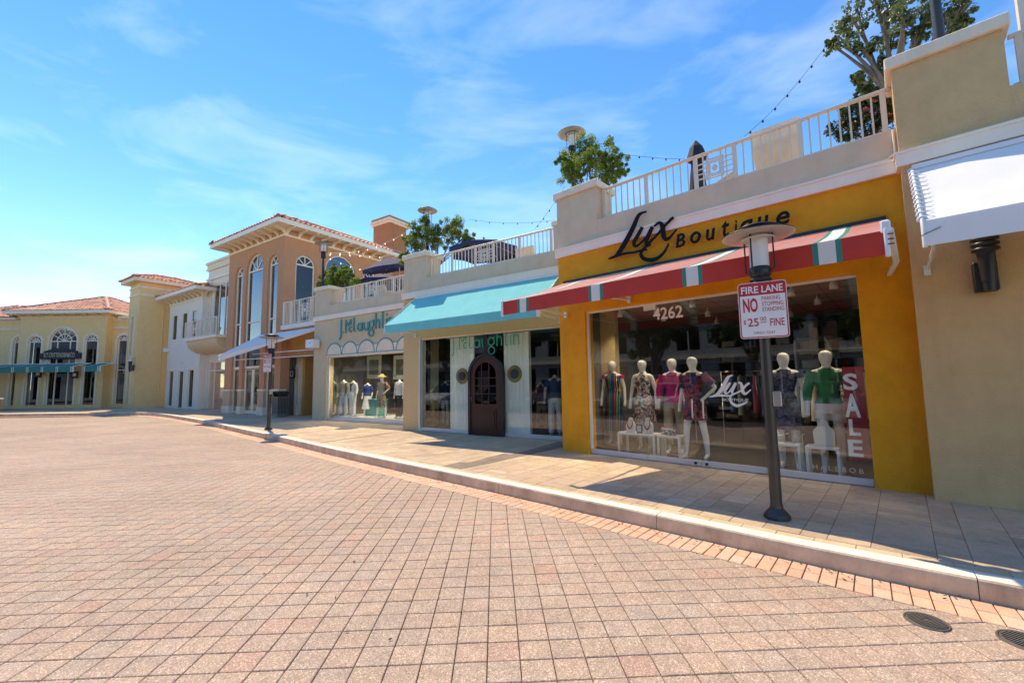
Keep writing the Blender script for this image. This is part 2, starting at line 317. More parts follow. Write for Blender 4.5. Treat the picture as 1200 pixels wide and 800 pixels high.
def wall(mb, x0, x1, z0, z1, y0, y1, holes=(), m=0):
    """wall slab between y0 (front) and y1 with openings (xa, xb, za, zb[, rise]) - rise: arched top of that height"""
    xs = sorted({x0, x1, *[h[0] for h in holes], *[h[1] for h in holes]}); zs = sorted({z0, z1, *[h[2] for h in holes], *[h[3] for h in holes]})
    solid = lambda x, z: not any(h[0] < x < h[1] and h[2] < z < h[3] for h in holes)
    cells = [[solid((xs[i]+xs[i+1])/2, (zs[j]+zs[j+1])/2) for j in range(len(zs)-1)] for i in range(len(xs)-1)]
    nx, nz = len(xs)-1, len(zs)-1
    for i in range(nx):
        j = 0
        while j < nz:
            if not cells[i][j]: j += 1; continue
            k = j
            while k+1 < nz and cells[i][k+1]: k += 1
            a, b, c, d = xs[i], xs[i+1], zs[j], zs[k+1]
            mb.add([(a,y0,c),(b,y0,c),(b,y0,d),(a,y0,d),(a,y1,c),(b,y1,c),(b,y1,d),(a,y1,d)], [(0,1,2,3),(5,4,7,6)], m)
            if j == 0 or True: mb.add([(a,y0,d),(b,y0,d),(b,y1,d),(a,y1,d),(a,y0,c),(b,y0,c),(b,y1,c),(a,y1,c)], [(0,1,2,3),(7,6,5,4)], m)
            j = k+1
        for j in range(nz):
            for di, xx in ((-1, xs[i]), (1, xs[i+1])):
                ni = i+di
                if cells[i][j] and not (0 <= ni < nx and cells[ni][j]):
                    mb.add([(xx,y0,zs[j]),(xx,y1,zs[j]),(xx,y1,zs[j+1]),(xx,y0,zs[j+1])], [(0,1,2,3)], m)
    for h in holes:
        if len(h) > 4:
            xa, xb, za, zb, rise = h; cx = (xa+xb)/2; pts = arc(cx, zb-rise, (xb-xa)/2, rise, 180, 0, 20)
            for i in range(20):
                (ax, az), (bx, bz) = pts[i], pts[i+1]
                mb.add([(ax,y0,az),(bx,y0,bz),(bx,y0,zb),(ax,y0,zb),(ax,y1,az),(bx,y1,bz),(bx,y1,zb),(ax,y1,zb)], [(0,1,2,3),(5,4,7,6),(0,4,5,1)], m)
    return mb
# ------------------------------------------------------------------ palette
plain('ochre', (0.84, 0.355, 0.015), 0.85, var=0.10, bump=2.2, bscale=48, grime=0.26)
plain('beige_stucco', (0.70, 0.54, 0.375), 0.9, var=0.07, bump=0.6, bscale=70, grime=0.22)
plain('olive_stucco', (0.71, 0.47, 0.23), 0.9, var=0.08, bump=1.8, bscale=50, grime=0.26)
plain('rough_tan', (0.64, 0.46, 0.24), 0.92, var=0.13, vscale=22, bump=1.0, bscale=38, grime=0.06)
plain('tan_stucco', (0.66, 0.52, 0.33), 0.9, var=0.05, bump=0.35, bscale=80, grime=0.08)
plain('chimney_stucco', (0.46, 0.19, 0.09), 0.9, var=0.08, bump=0.5, bscale=60, grime=0.2)
plain('brown_stucco', (0.58, 0.275, 0.145), 0.9, var=0.06, bump=0.35, bscale=60, grime=0.12)
plain('orange_stucco', (0.55, 0.27, 0.075), 0.9, var=0.06, bump=0.35, bscale=60, grime=0.05)
plain('base_stucco', (0.58, 0.40, 0.26), 0.9, var=0.06, bump=0.3, grime=.1)
plain('white_stucco', (0.82, 0.74, 0.62), 0.9, var=0.04, bump=0.3, bscale=60, grime=0.10)
plain('yellow_stucco', (0.85, 0.59, 0.28), 0.9, var=0.05, bump=0.3, bscale=60, grime=0.10)
plain('cream_trim', (0.85, 0.72, 0.54), 0.75, var=0.06, bump=0.2, grime=0.42)
plain('white_trim', (0.90, 0.79, 0.645), 0.6, var=0.04, grime=0.2)
plain('rail_paint', (0.74, 0.63, 0.50), 0.45, var=0.04)
plain('white_metal', (0.78, 0.78, 0.77), 0.35, var=0.03)
plain('steel', (0.62, 0.62, 0.63), 0.28, metal=1.0, var=0.05)
plain('alu_rail', (0.70, 0.73, 0.78), 0.38, metal=0.6, var=0.04)
plain('black_paint', (0.018, 0.018, 0.02), 0.42, var=0.2)
plain('bar_shadow', (0.05, 0.045, 0.04), 0.38, metal=0.7, var=0.15, vscale=8)  # dark wall bar colour, paints the shadow line above the red awning
plain('pole_paint', (0.058, 0.052, 0.045), 0.36, metal=0.35, var=0.15, vscale=6)
plain('lamp_white', (0.88, 0.86, 0.84), 0.35, var=0.02, transl=0.5)
plain('lamp_tube', (0.92, 0.92, 0.90), 0.25, var=0.02, transl=0.35)
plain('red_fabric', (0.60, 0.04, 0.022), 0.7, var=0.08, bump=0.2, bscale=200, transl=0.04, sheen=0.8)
plain('stripe_white', (0.80, 0.76, 0.70), 0.85, var=0.05, transl=0.12)
plain('stripe_green', (0.02, 0.26, 0.20), 0.85, var=0.05, transl=0.12)
plain('red_sunlit', (0.70, 0.17, 0.12), 0.7, var=0.08, bump=0.2, bscale=200, transl=0.04, sheen=0.8)  # lighter copy of the awning red, sun on its top put into the colour
plain('aqua_fabric', (0.14, 0.66, 0.68), 0.85, var=0.05, bump=0.2, bscale=200, transl=0.22)
plain('aqua_seam', (0.25, 0.72, 0.72), 0.85, var=0.03, transl=0.22)
plain('white_fabric', (0.90, 0.89, 0.86), 0.85, var=0.03, transl=0.12)
plain('green_fabric', (0.03, 0.27, 0.22), 0.85, var=0.06, transl=0.2)
plain('grey_fabric', (0.50, 0.52, 0.55), 0.85, var=0.06, transl=0.2)
plain('navy_fabric', (0.028, 0.035, 0.10), 0.85, var=0.15, transl=0.1)
plain('black_fabric', (0.016, 0.018, 0.026), 0.8, var=0.2)
plain('roof_tile', (0.60, 0.29, 0.205), 0.75, var=0.2, vscale=5, island=0.35)
plain('sign_black', (0.008, 0.008, 0.012), 0.6, var=0.1, spec=0.15)
plain('sign_teal', (0.035, 0.30, 0.32), 0.5, var=0.06)
plain('decal_teal', (0.01, 0.38, 0.28), 0.6, var=0.03)
plain('decal_white', (0.86, 0.86, 0.85), 0.55, var=0.02)
plain('burgundy', (0.34, 0.028, 0.035), 0.6, var=0.06)
plain('sign_white', (0.80, 0.78, 0.74), 0.4, var=0.04, grime=0.08)
plain('sign_red', (0.58, 0.02, 0.02), 0.45, var=0.06)
plain('mannequin_white', (0.78, 0.77, 0.74), 0.35, var=0.02)
plain('mannequin_grey', (0.55, 0.54, 0.51), 0.4, var=0.02)
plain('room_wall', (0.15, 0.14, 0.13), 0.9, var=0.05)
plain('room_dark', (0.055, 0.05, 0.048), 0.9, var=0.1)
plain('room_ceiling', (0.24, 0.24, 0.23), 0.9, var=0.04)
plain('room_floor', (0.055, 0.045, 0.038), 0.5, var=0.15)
plain('shelf_white', (0.72, 0.71, 0.68), 0.45, var=0.03)
plain('far_facade', (0.38, 0.36, 0.33), 0.9)
plain('beadboard', (0.88, 0.88, 0.80), 0.6, var=0.04, island=0.05)
plain('mahogany', (0.055, 0.012, 0.006), 0.45, var=0.25, vscale=9)
plain('brass', (0.36, 0.27, 0.12), 0.35, metal=0.9, var=0.15)
plain('leaf_green', (0.23, 0.31, 0.045), 0.55, var=0.3, vscale=2, island=0.45, transl=0.55)
plain('leaf_dark', (0.045, 0.085, 0.02), 0.5, var=0.3, vscale=2, island=0.45, transl=0.35)
plain('leaf_seagrape', (0.15, 0.20, 0.08), 0.4, var=0.3, vscale=2, island=0.45, transl=0.35)
plain('flower_pink', (0.62, 0.13, 0.13), 0.6, var=0.2, island=0.3)
plain('bark', (0.22, 0.17, 0.13), 0.9, var=0.25, vscale=12, bump=0.6, bscale=40)
plain('soil', (0.08, 0.06, 0.045), 0.95)
plain('terracotta', (0.42, 0.17, 0.09), 0.8)
plain('wicker', (0.62, 0.52, 0.34), 0.8, var=0.15, vscale=30)
plain('kerb_concrete', (0.62, 0.47, 0.34), 0.9, var=0.26, vscale=3.2, bump=0.8, bscale=30, grime=0.75)
plain('kerb_sunlit', (0.82, 0.74, 0.62), 0.8, var=0.08, vscale=5, bump=0.3, bscale=50, grime=0.12)  # same concrete as the face, lightened to paint the sun on the kerb top
plain('mortar', (0.27, 0.21, 0.16), 0.95, var=0.25, vscale=6)
plain('joint_sand', (0.085, 0.058, 0.046), 0.95, var=0.3, vscale=4)
plain('cast_iron', (0.13, 0.115, 0.10), 0.65, metal=0.3, var=0.2, vscale=20)
plain('dead_leaf', (0.085, 0.05, 0.028), 0.9, var=0.4, vscale=30, island=0.6)
plain('asphalt_far', (0.30, 0.24, 0.20), 0.9, var=0.12, vscale=0.6)
plain('wire_black', (0.02, 0.02, 0.02), 0.6)
emit('bulb', (1.0, 0.9, 0.72), 1.0)
emit('spot_glow', (1.0, 0.93, 0.8), 9.0)
emit('screen_blue', (0.35, 0.65, 0.95), 0.8)
glassmat('shop_glass', (0.94, 0.965, 0.95), 1.62)
plain('bin_grey', (0.20, 0.19, 0.18), 0.5, metal=0.3)
glassmat('house_glass', (0.45, 0.52, 0.56), 2.3)
glassmat('dark_glass', (0.10, 0.12, 0.14), 1.7)
plain('dark_room', (0.03, 0.034, 0.042), 0.9)
paver_mat('road_paver', [srgb(176,155,138), srgb(183,159,140), srgb(178,158,142), srgb(186,160,139), srgb(175,156,141), srgb(182,156,138), srgb(179,157,140), srgb(184,152,134)], 1.0)
paver_mat('border_paver', [srgb(224,172,142), srgb(230,186,156), srgb(232,178,146), srgb(220,180,154), srgb(232,190,162)], 0.35)
paver_mat('walk_tile', [srgb(198,172,144), srgb(212,190,160), srgb(188,162,136), srgb(206,182,150), srgb(194,172,148), srgb(206,178,152), srgb(186,162,138)], 0.25)
paver_mat('walk_edge', [srgb(210,188,152), srgb(218,198,164), srgb(206,180,142)], 0.12)
paver_mat('walk_band', [srgb(132,118,108), srgb(146,132,120), srgb(124,112,104)], 0.12)
# ------------------------------------------------------------------ kerb line (foot of the kerb, seen on the road)
kp = [G(*p) for p in [(180,487),(230,495),(280,507),(324,517),(400,536),(500,559),(560,572),(640,591),(720,608.5),(780,622.5),(853,640),(927,657),(1000,672.5),(1079,691),(1199,715)]]
far = [G(145,486.4)]
d_end = (kp[-1]-kp[-3]).normalized()
kp = [far[0]+Vector((-40, 4)), far[0]+Vector((-12, 1.0)), far[0]] + kp + [kp[-1]+d_end*1.2+Vector((.08,.06)), kp[-1]+d_end*3+Vector((.4,.3)), kp[-1]+d_end*7+Vector((1.5,1.1)), kp[-1]+d_end*20+Vector((5,4))]
def catmull(P, step=0.1):
    out = []
    for i in range(len(P)-1):
        p0 = P[max(i-1, 0)]; p1 = P[i]; p2 = P[i+1]; p3 = P[min(i+2, len(P)-1)]
        n = max(2, int((p2-p1).length/step))
        for k in range(n):
            t = k/n
            out.append(0.5*((2*p1) + (p2-p0)*t + (2*p0-5*p1+4*p2-p3)*t*t + (3*p1-p0-3*p2+p3)*t**3))
    out.append(P[-1]); return out
def smooth(P, it=6):
    P = [p.copy() for p in P]
    for _ in range(it):
        P = [P[0]] + [(P[i-1]+P[i]*2+P[i+1])/4 for i in range(1, len(P)-1)] + [P[-1]]
    return P
def resample(P, step):
    out = [P[0].copy()]; acc = 0
    for i in range(len(P)-1):
        a, b = P[i], P[i+1]; l = (b-a).length; pos = step-acc
        while pos <= l: out.append(a+(b-a)*(pos/l)); pos += step
        acc = (acc+l) % step if l else acc
    return out
KERB = resample(smooth(resample(catmull(kp), 0.2), 30), 0.2)
def offs(P, d):
    """offset to the left-hand (+) = building side"""
    out = []
    for i, p in enumerate(P):
        t = (P[min(i+1, len(P)-1)]-P[max(i-1, 0)]).normalized(); out.append(p+Vector((-t.y, t.x))*d)
    return out
def sweep(path, prof, name, mats, midx=None, parent=None):
    """profile of (offset towards the buildings, z) swept along the path"""
    mb = MB(); n = len(prof); rows = []
    for i, p in enumerate(path):
        t = (path[min(i+1, len(path)-1)]-path[max(i-1, 0)]).normalized(); nn = Vector((-t.y, t.x))
        rows.append([(p.x+nn.x*o, p.y+nn.y*o, z) for o, z in prof])
    vs = [q for r in rows for q in r]; fs = []; ms = []
    for i in range(len(path)-1):
        for k in range(n-1): fs.append((i*n+k, (i+1)*n+k, (i+1)*n+k+1, i*n+k+1)); ms.append(midx[k] if midx else 0)
    mb.add(vs, fs); mb.m = ms
    return mb.build(name, mats, parent)
# signed distance to a polyline: >0 on the building side
def sdist(P, q):
    best = 1e9; s = 0
    for i in range(len(P)-1):
        a, b = P[i], P[i+1]; ab = b-a; t = max(0, min(1, (q-a).dot(ab)/ab.length_squared)); d = (q-(a+ab*t))
        if d.length_squared < best: best = d.length_squared; s = ab.x*d.y-ab.y*d.x
    return math.copysign(sqrt(best), s)
def nearest(P, q):
    best = 1e9; r = None
    for i in range(len(P)-1):
        a, b = P[i], P[i+1]; ab = b-a; t = max(0, min(1, (q-a).dot(ab)/ab.length_squared)); c = a+ab*t; d = (q-c).length_squared
        if d < best: best = d; r = (c, ab.normalized())
    return r
def clip(poly, c, n):
    """keep the part of a convex polygon where (p-c).n <= 0"""
    out = []
    for i in range(len(poly)):
        a, b = poly[i], poly[(i+1) % len(poly)]; da, db = (a-c).dot(n), (b-c).dot(n)
        if da <= 0: out.append(a)
        if (da < 0 < db) or (db < 0 < da): out.append(a+(b-a)*(da/(da-db)))
    return out
def piece(mb, poly, ztop, depth=0.03, ch=0.004, tilt=(0, 0)):
    """a paver: bevelled top on a short skirt"""
    n = len(poly); c = sum(poly, Vector((0, 0)))/n
    ins = []
    for p in poly:
        d = c-p; l = d.length; ins.append(p+d*(min(ch*1.4, l*0.4)/l) if l > 1e-6 else p)
    zt = lambda p: ztop+(p.x-c.x)*tilt[0]+(p.y-c.y)*tilt[1]
    vs = [(p.x, p.y, ztop-depth) for p in poly] + [(p.x, p.y, zt(p)-ch) for p in poly] + [(p.x, p.y, zt(p)) for p in ins]
    fs = [(i, (i+1) % n, n+(i+1) % n, n+i) for i in range(n)] + [(n+i, n+(i+1) % n, 2*n+(i+1) % n, 2*n+i) for i in range(n)] + [tuple(range(2*n, 3*n))]
    mb.add(vs, fs)
def area2(poly): return abs(sum(poly[i].x*poly[(i+1) % len(poly)].y-poly[(i+1) % len(poly)].x*poly[i].y for i in range(len(poly))))/2
def screen(p, z=0.0):
    c = CM.transposed() @ Vector((p.x, p.y, z-HR)); return (600-FPX*c.x/c.z, 400+FPX*c.y/c.z, -c.z) if c.z < -0.1 else (None, None, -1)
def lay(pieces, name, stuffname, mat, parent, ztop, keep=300, depth=0.03, ch=0.004, wob=0.0008):
    """the pieces that show largest become objects, the others one joined mesh"""
    def vis(poly):
        c = sum(poly, Vector((0, 0)))/len(poly); x, y, d = screen(c, ztop)
        if x is None or not (-30 < x < 1230 and y < 830): return 0
        return area2(poly)/(d*d*d)
    pieces = sorted(pieces, key=vis, reverse=True)
    for poly in pieces[:keep]:
        c = sum(poly, Vector((0, 0)))/len(poly); mb = MB(); piece(mb, [p-c for p in poly], 0, depth, ch, (random.gauss(0, .003), random.gauss(0, .003)))
        o = mb.build(name, mat, parent, fix=False); o.location = (c.x, c.y, ztop+random.gauss(0, wob))
    mb = MB()
    for poly in pieces[keep:]: piece(mb, poly, ztop+random.gauss(0, wob), depth, ch, (random.gauss(0, .003), random.gauss(0, .003)))
    if len(pieces) > keep: tag(mb.build(stuffname, mat, parent, fix=False), kind='stuff')
# ------------------------------------------------------------------ road
BORDER = offs(KERB, -0.36)
mb = MB(); S = 400; mb.add([(-S,-S,-0.03),(S,-S,-0.03),(S,S,-0.03),(-S,S,-0.03)], [(0,1,2,3)])
ground = tag(mb.build('ground', 'asphalt_far'), kind='structure')
mb = MB(); poly = [(p.x, p.y) for p in offs(KERB, 0.05)]; 
mb.add([(x, y, -0.012) for x, y in poly]+[(30, -30, -0.012), (-70, -30, -0.012)], [tuple(range(len(poly)+2))])
road = tag(mb.build('road', 'joint_sand'), kind='structure')
ang = R(2.35); ru = Vector((cos(ang), sin(ang))); rv = Vector((-sin(ang), cos(ang))); PW, PD = 0.1940, 0.1853
org = G(500+287/4, 600+608/4); pcs = []
kb_short = [p for p in BORDER if -40 < p.x < 8]
for j in range(-20, 125):
    off = (0.5 if j % 7 == 99 else 0)*PW
    for i in range(-150, 60):
        c = org+ru*((i+.5)*PW+off)+rv*((j+.5)*PD)
        x, y, d = screen(c)
        near_cam = -3.2 < c.x < 4.5 and -1.5 < c.y < 3
        if not near_cam:
            if x is None or x < -60 or x > 1260 or d > 24: continue
        g = 0.0030; hx, hy = PW/2-g, PD/2-g
        poly = [c-ru*hx-rv*hy, c+ru*hx-rv*hy, c+ru*hx+rv*hy, c-ru*hx+rv*hy]
        q, t = nearest(kb_short, c) if c.y < 24 else (None, None)
        if q is not None:
            n = Vector((-t.y, t.x)); s = (c-q).dot(n)
            if s > 0.16: continue
            if s > -0.16: poly = clip(poly, q-n*0.004, n)
            if len(poly) < 3 or area2(poly) < 0.0012: continue
        pcs.append(poly)
lay(pcs, 'paver', 'pavers', 'road_paver', road, 0.0)
# border: two rows of small pinkish pavers along the kerb
bp = []; KB = resample(KERB, 0.1095)
for r in range(2):
    o0, o1 = (-0.178*(r+1)+0.003, -0.178*r-0.003) if r else (-0.175, -0.006)
    A = offs(KB, o0); B = offs(KB, o1)
    for i in range(len(KB)-1):
        if not -32 < KB[i].x < 9: continue
        k = 0.035; bp.append([A[i].lerp(A[i+1], k), A[i].lerp(A[i+1], 1-k), B[i].lerp(B[i+1], 1-k), B[i].lerp(B[i+1], k)])
border = tag(sweep(KERB, [(-0.36, -0.008), (0.02, -0.008)], 'paver_border', 'joint_sand'), kind='structure')
lay(bp, 'border_paver', 'border_pavers', 'border_paver', border, 0.001)
# kerb
kerb = tag(sweep(KERB, [(0.012, -0.05), (0.012, KS-0.03), (0.04, KS-0.012), (0.15, KS-0.012)], 'kerb', 'mortar'), kind='structure')
KF = resample(KERB, 0.1); seg = 24; rk = random.Random(21)
for i in range(0, len(KF)-2, seg):
    P = [p.copy() for p in KF[i:i+seg+1]]
    if len(P) < 3 or not -45 < P[0].x < 14: continue
    P[0] = P[0].lerp(P[1], .03); P[-1] = P[-1].lerp(P[-2], .03); dz = rk.uniform(-.003, .003)
    sweep(P, [(rk.uniform(-.003, .003), -0.05), (0.0, KS-0.04), (0.004, KS-0.016), (0.016, KS-0.004+dz), (0.035, KS+0.002+dz), (0.15, KS+0.004+dz), (0.16, KS-0.02)], 'kerb_length', ['kerb_concrete', 'kerb_sunlit'], [0, 0, 0, 1, 1, 1], kerb)
# ------------------------------------------------------------------ pavement
INNER = offs(KERB, 0.16)
mb = MB(); poly = [(p.x, p.y) for p in INNER if p.x < 12]
far_pts = [(40, 5), (30, 40), (-20, 60), (-70, 60)]
mb.add([(x, y, KS-0.0045) for x, y in poly]+[(x, y, KS-0.0045) for x, y in far_pts], [tuple(range(len(poly)+4))])
walk = tag(mb.build('sidewalk', 'mortar'), kind='structure')
edge = []; KE = resample(INNER, 0.30)
EA, EB = offs(KE, 0.004), offs(KE, 0.118)
for i in range(len(KE)-1):
    if -30 < KE[i].x < 8: k = 0.008; edge.append([EA[i].lerp(EA[i+1], k), EA[i].lerp(EA[i+1], 1-k), EB[i].lerp(EB[i+1], 1-k), EB[i].lerp(EB[i+1], k)])
lay(edge, 'edge_tile', 'edge_tiles', 'walk_edge', walk, KS, keep=90, depth=0.01, ch=0.002, wob=0.0006)
INS = [p for p in offs(KERB, 0.282) if -40 < p.x < 14]
jx0 = FL.loc(G(570, 551.5, HS)); jx1 = FL.loc(G(652, 525.5, HS))
BANDX = -0.42                                # band of dark tiles where the two facades meet, in FL x
def tiles(fr, x0, x1, y0, y1, keepf, seed):
    rnd = random.Random(seed); out = []; x = x0
    while x < x1:
        w = rnd.choice([0.205, 0.205, 0.31, 0.31, 0.415]); y = y0+rnd.uniform(-.3, 0)
        while y < y1:
            l = rnd.choice([0.155, 0.205, 0.31, 0.31, 0.415]); g = 0.003
            c = fr.w(x+w/2, y+l/2).to_2d()
            if keepf(c):
                p = [fr.w(a, b).to_2d() for a, b in ((x+g, y+g), (x+w-g, y+g), (x+w-g, y+l-g), (x+g, y+l-g))]
                q, t = nearest(INS, c); n = Vector((-t.y, t.x)); s = (c-q).dot(n)
                if s > -0.35:
                    if s < 0.35: p = clip(p, q+n*0.004, -n)
                    if len(p) > 2 and area2(p) > 0.002: out.append(p)
            y += l
        x += w
    return out
inL = lambda c: FL.loc(c)[0] > BANDX+0.14 or (FL.loc(c)[1] > 0.3)
tl = tiles(FL, BANDX+0.14, 11, -6.5, 0.6, lambda c: True, 3)
tl += tiles(FT, -34, 8.2, -7, 4, lambda c: FL.loc(c)[0] < BANDX-0.28 and FT.loc(c)[0] < 7.6, 4)
lay(tl, 'walk_tile', 'walk_tiles', 'walk_tile', walk, KS, depth=0.012, ch=0.002, wob=0.0007)
bd = []
for k in range(24):
    y = -6+k*0.31; p = [FL.w(a, b).to_2d() for a, b in ((BANDX-.13, y+.003), (BANDX+.135, y+.003), (BANDX+.135, y+.307), (BANDX-.13, y+.307))]
    c = sum(p, Vector((0, 0)))/4; q, t = nearest(INS, c); n = Vector((-t.y, t.x)); s = (c-q).dot(n)
    if s < -.2: continue
    if s < .3: p = clip(p, q+n*.004, -n)
    if len(p) > 2: bd.append(p)
lay(bd, 'band_tile', 'band_tiles', 'walk_band', walk, KS+0.0015, depth=0.012, ch=0.002, wob=0.0005)
bd = []
for k in range(12):
    y = -3.6+k*0.31; p = [FT.w(a, b).to_2d() for a, b in ((.24, y+.003), (.34, y+.003), (.34, y+.307), (.24, y+.307))]
    c = sum(p, Vector((0, 0)))/4; q, t = nearest(INS, c); n = Vector((-t.y, t.x)); s = (c-q).dot(n)
    if s < 0: continue
    bd.append(p)
lay(bd, 'band_tile', 'band_tiles', 'walk_band', walk, KS+0.003, depth=0.012, ch=0.002, wob=0.0005)
# round covers let into the paving
def cover(name, label, c, r):
    t = thing(name, label, 'cover', (c.x, c.y, 0.004), R(20)); mb = MB(); mb.lathe([(r*1.12, -0.03), (r*1.12, 0.0), (r*1.10, 0.003), (r*1.02, 0.003), (r*1.0, -0.004), (0.0, -0.004)], seg=36); mb.build('ring', 'cast_iron', t)
    mb = MB(); mb.lathe([(r*0.97, -0.02), (r*0.97, 0.002), (r*0.95, 0.004), (0, 0.004)], seg=36); lid = mb.build('lid', 'cast_iron', t)
    mb = MB()
    for k in range(-8, 9):
        h = sqrt(max(0, (r*.9)**2-(k*r*.105)**2))
        if abs(k) < 2:
            mb.box(-h, -r*.28, k*r*.105-.003, k*r*.105+.003, .004, .008); mb.box(r*.28, h, k*r*.105-.003, k*r*.105+.003, .004, .008)
        else: mb.box(-h, h, k*r*.105-.003, k*r*.105+.003, .004, .008)
    mb.build('rib_relief', 'cast_iron', lid)
    mb = MB(); mb.box(-r*.2, r*.2, -r*.09, r*.09, .004, .007); mb.build('cap_plate', 'cast_iron', lid)
c1 = (G(900+650/4, 600+490/4)+G(900+840/4, 600+535/4))/2
cover('drain_cover', 'round ribbed cast iron cover beside the grey and pink border pavers', c1, 0.105)
cover('drain_cover', 'round iron cover in shade at the foot of the kerb bend', G(1203, 752), 0.115)
# dry leaves gathered along the kerb
rnd = random.Random(5); mb = MB()
KI = [i for i in range(len(KERB)-2) if -9 < KERB[i].x < 3.7]
for k in range(330):
    i = rnd.choice(KI); p = KERB[i].lerp(KERB[i+1], rnd.random())
    t = (KERB[i+1]-p).normalized(); n = Vector((-t.y, t.x)); d = min(abs(rnd.gauss(0, .09)), .6) + .012; c = p-n*d
    if rnd.random() < .06: c = Vector((rnd.uniform(-3, 3), rnd.uniform(2.5, 6)));
    if sdist(kb_short, c) > .34: continue
    a = rnd.uniform(0, 6.28); l = rnd.uniform(.009, .024); w = l*rnd.uniform(.25, .5); e = Vector((cos(a), sin(a))); f = Vector((-e.y, e.x))
    z = .008; mb.add([(*(c-e*l), z), (*(c-f*w), z+.007*rnd.random()), (*(c+e*l), z+.004), (*(c+f*w), z+.009*rnd.random())], [(0, 1, 2), (0, 2, 3)])
tag(mb.build('fallen_leaves', 'dead_leaf', fix=False), 'scatter of small dry leaves along the kerb', 'leaves', kind='stuff')
# ------------------------------------------------------------------ the terrace shops
def railing(parent, x0, x1, y, z0, z1, posts, ornament=None, step=0.125, name='railing', mat='rail_paint'):
    """top and bottom rail, posts, square balusters; one bay may hold a panel of interlaced squares"""
    mb = MB(); mb.cbox(x0, x1, y-.03, y+.03, z1-.045, z1, .006); mb.box(x0, x1, y-.015, y+.015, z0+.05, z0+.085); r = mb.build(name, mat, parent)
    pm = MB(); pm.box(-.032, .032, -.026, .026, z0, z1-.045)
    pme = None
    for p in posts:
        o = pm.build('post', mat, r) if pme is None else link('post', pme, r); pme = o.data; o.location = (p, y, 0)
    bm_ = MB(); bm_.box(-.011, .011, -.009, .009, z0+.085, z1-.045); bme = None
    ps = sorted(posts)
    for a, b in zip(ps, ps[1:]):
        if ornament and a <= ornament < b:
            c = (a+b)/2; zc = (z0+.085+z1-.045)/2; w = (b-a)/2-.1; h = (z1-z0-.13)/2
            mb = MB(); t = .011
            for sc, sh in ((0.62, 0), (0.36, 0)):
                W, H = w*sc, h*sc
                for s in (-1, 1): mb.box(c+s*W-t, c+s*W+t, y-.008, y+.008, zc-H-t, zc+H+t); mb.box(c-W+t, c+W-t, y-.0082, y+.0082, zc+s*H-t, zc+s*H+t)
            for s in (-1, 1):
                mb.box(c+s*w*.85-t, c+s*w*.85+t, y-.0078, y+.0078, z0+.085, z1-.045)
                mb.box(a+.032, b-.032, y-.0076, y+.0076, zc+s*h*.48-t, zc+s*h*.48+t); mb.box(c+s*w*.48-t, c+s*w*.48+t, y-.0074, y+.0074, z0+.085, z1-.045)
                mb.box(a+.032, c-w*.36, y-.0072, y+.0072, zc+s*h*.16-t*.8, zc+s*h*.16+t*.8); mb.box(c+w*.36, b-.032, y-.0072, y+.0072, zc+s*h*.16-t*.8, zc+s*h*.16+t*.8)
            mb.prism([(c, zc+h*.26), (c+w*.26, zc), (c, zc-h*.26), (c-w*.26, zc)], y-.007, y+.007)
            mb.build('ornament_panel', mat, r); continue
        n = max(1, int(round((b-a)/step)))
        for k in range(1, n):
            o = bm_.build('baluster', mat, r) if bme is None else link('baluster', bme, r); bme = o.data; o.location = (a+(b-a)*k/n, y, 0)
    return r
def room(root, x0, x1, y0, y1, h, wallm='room_wall', floor='room_floor', ceil='room_ceiling', back=None):
    t = .06
    mb = MB(); mb.box(x0, x1, y0, y1, -.02, 0.012); mb.build('shop_floor', floor, root)
    mb = MB(); mb.box(x0, x1, y0, y1, h, h+t); c = mb.build('shop_ceiling', ceil, root)
    mb = MB()
    for k in range(1, int((x1-x0)/.6)+1): mb.box(x0+k*.6-.012, x0+k*.6+.012, y0+.02, y1-.02, h-.006, h-.0005)
    for k in range(1, int((y1-y0)/.6)+1): mb.box(x0+.02, x1-.02, y0+k*.6-.012, y0+k*.6+.012, h-.0055, h-.0004)
    mb.build('ceiling_grid', 'room_wall', c)
    mb = MB(); mb.box(x0-t, x0, y0, y1, 0, h); mb.box(x1, x1+t, y0, y1, 0, h); mb.box(x0-t, x1+t, y1, y1+t, 0, h); mb.build('shop_wall', back or wallm, root)
def shopfront(root, x0, x1, y, ztop, seams, rail=.10, frame_top=.035, glass='shop_glass'):
    """bottom rail, head strip and frameless panes"""
    edges = [x0]+list(seams)+[x1]
    mb = MB(); mb.box(x0, x1, y-.03, y+.03, ztop-frame_top, ztop); mb.build('head_rail', 'white_metal', root)
    mb = MB(); mb.box(x0, x0+.04, y-.03, y+.03, rail, ztop-frame_top); mb.build('jamb', 'white_metal', root)
    for a, b in zip(edges, edges[1:]):
        mb = MB(); mb.cbox(a+.004, b-.004, y-.032, y+.032, 0.006, rail, .005); mb.build('bottom_rail', 'alu_rail', root)
        mb = MB(); mb.box(a+.003, b-.003, y-.005, y+.005, rail+.001, ztop-frame_top-.001); mb.build('glass_pane', glass, root)
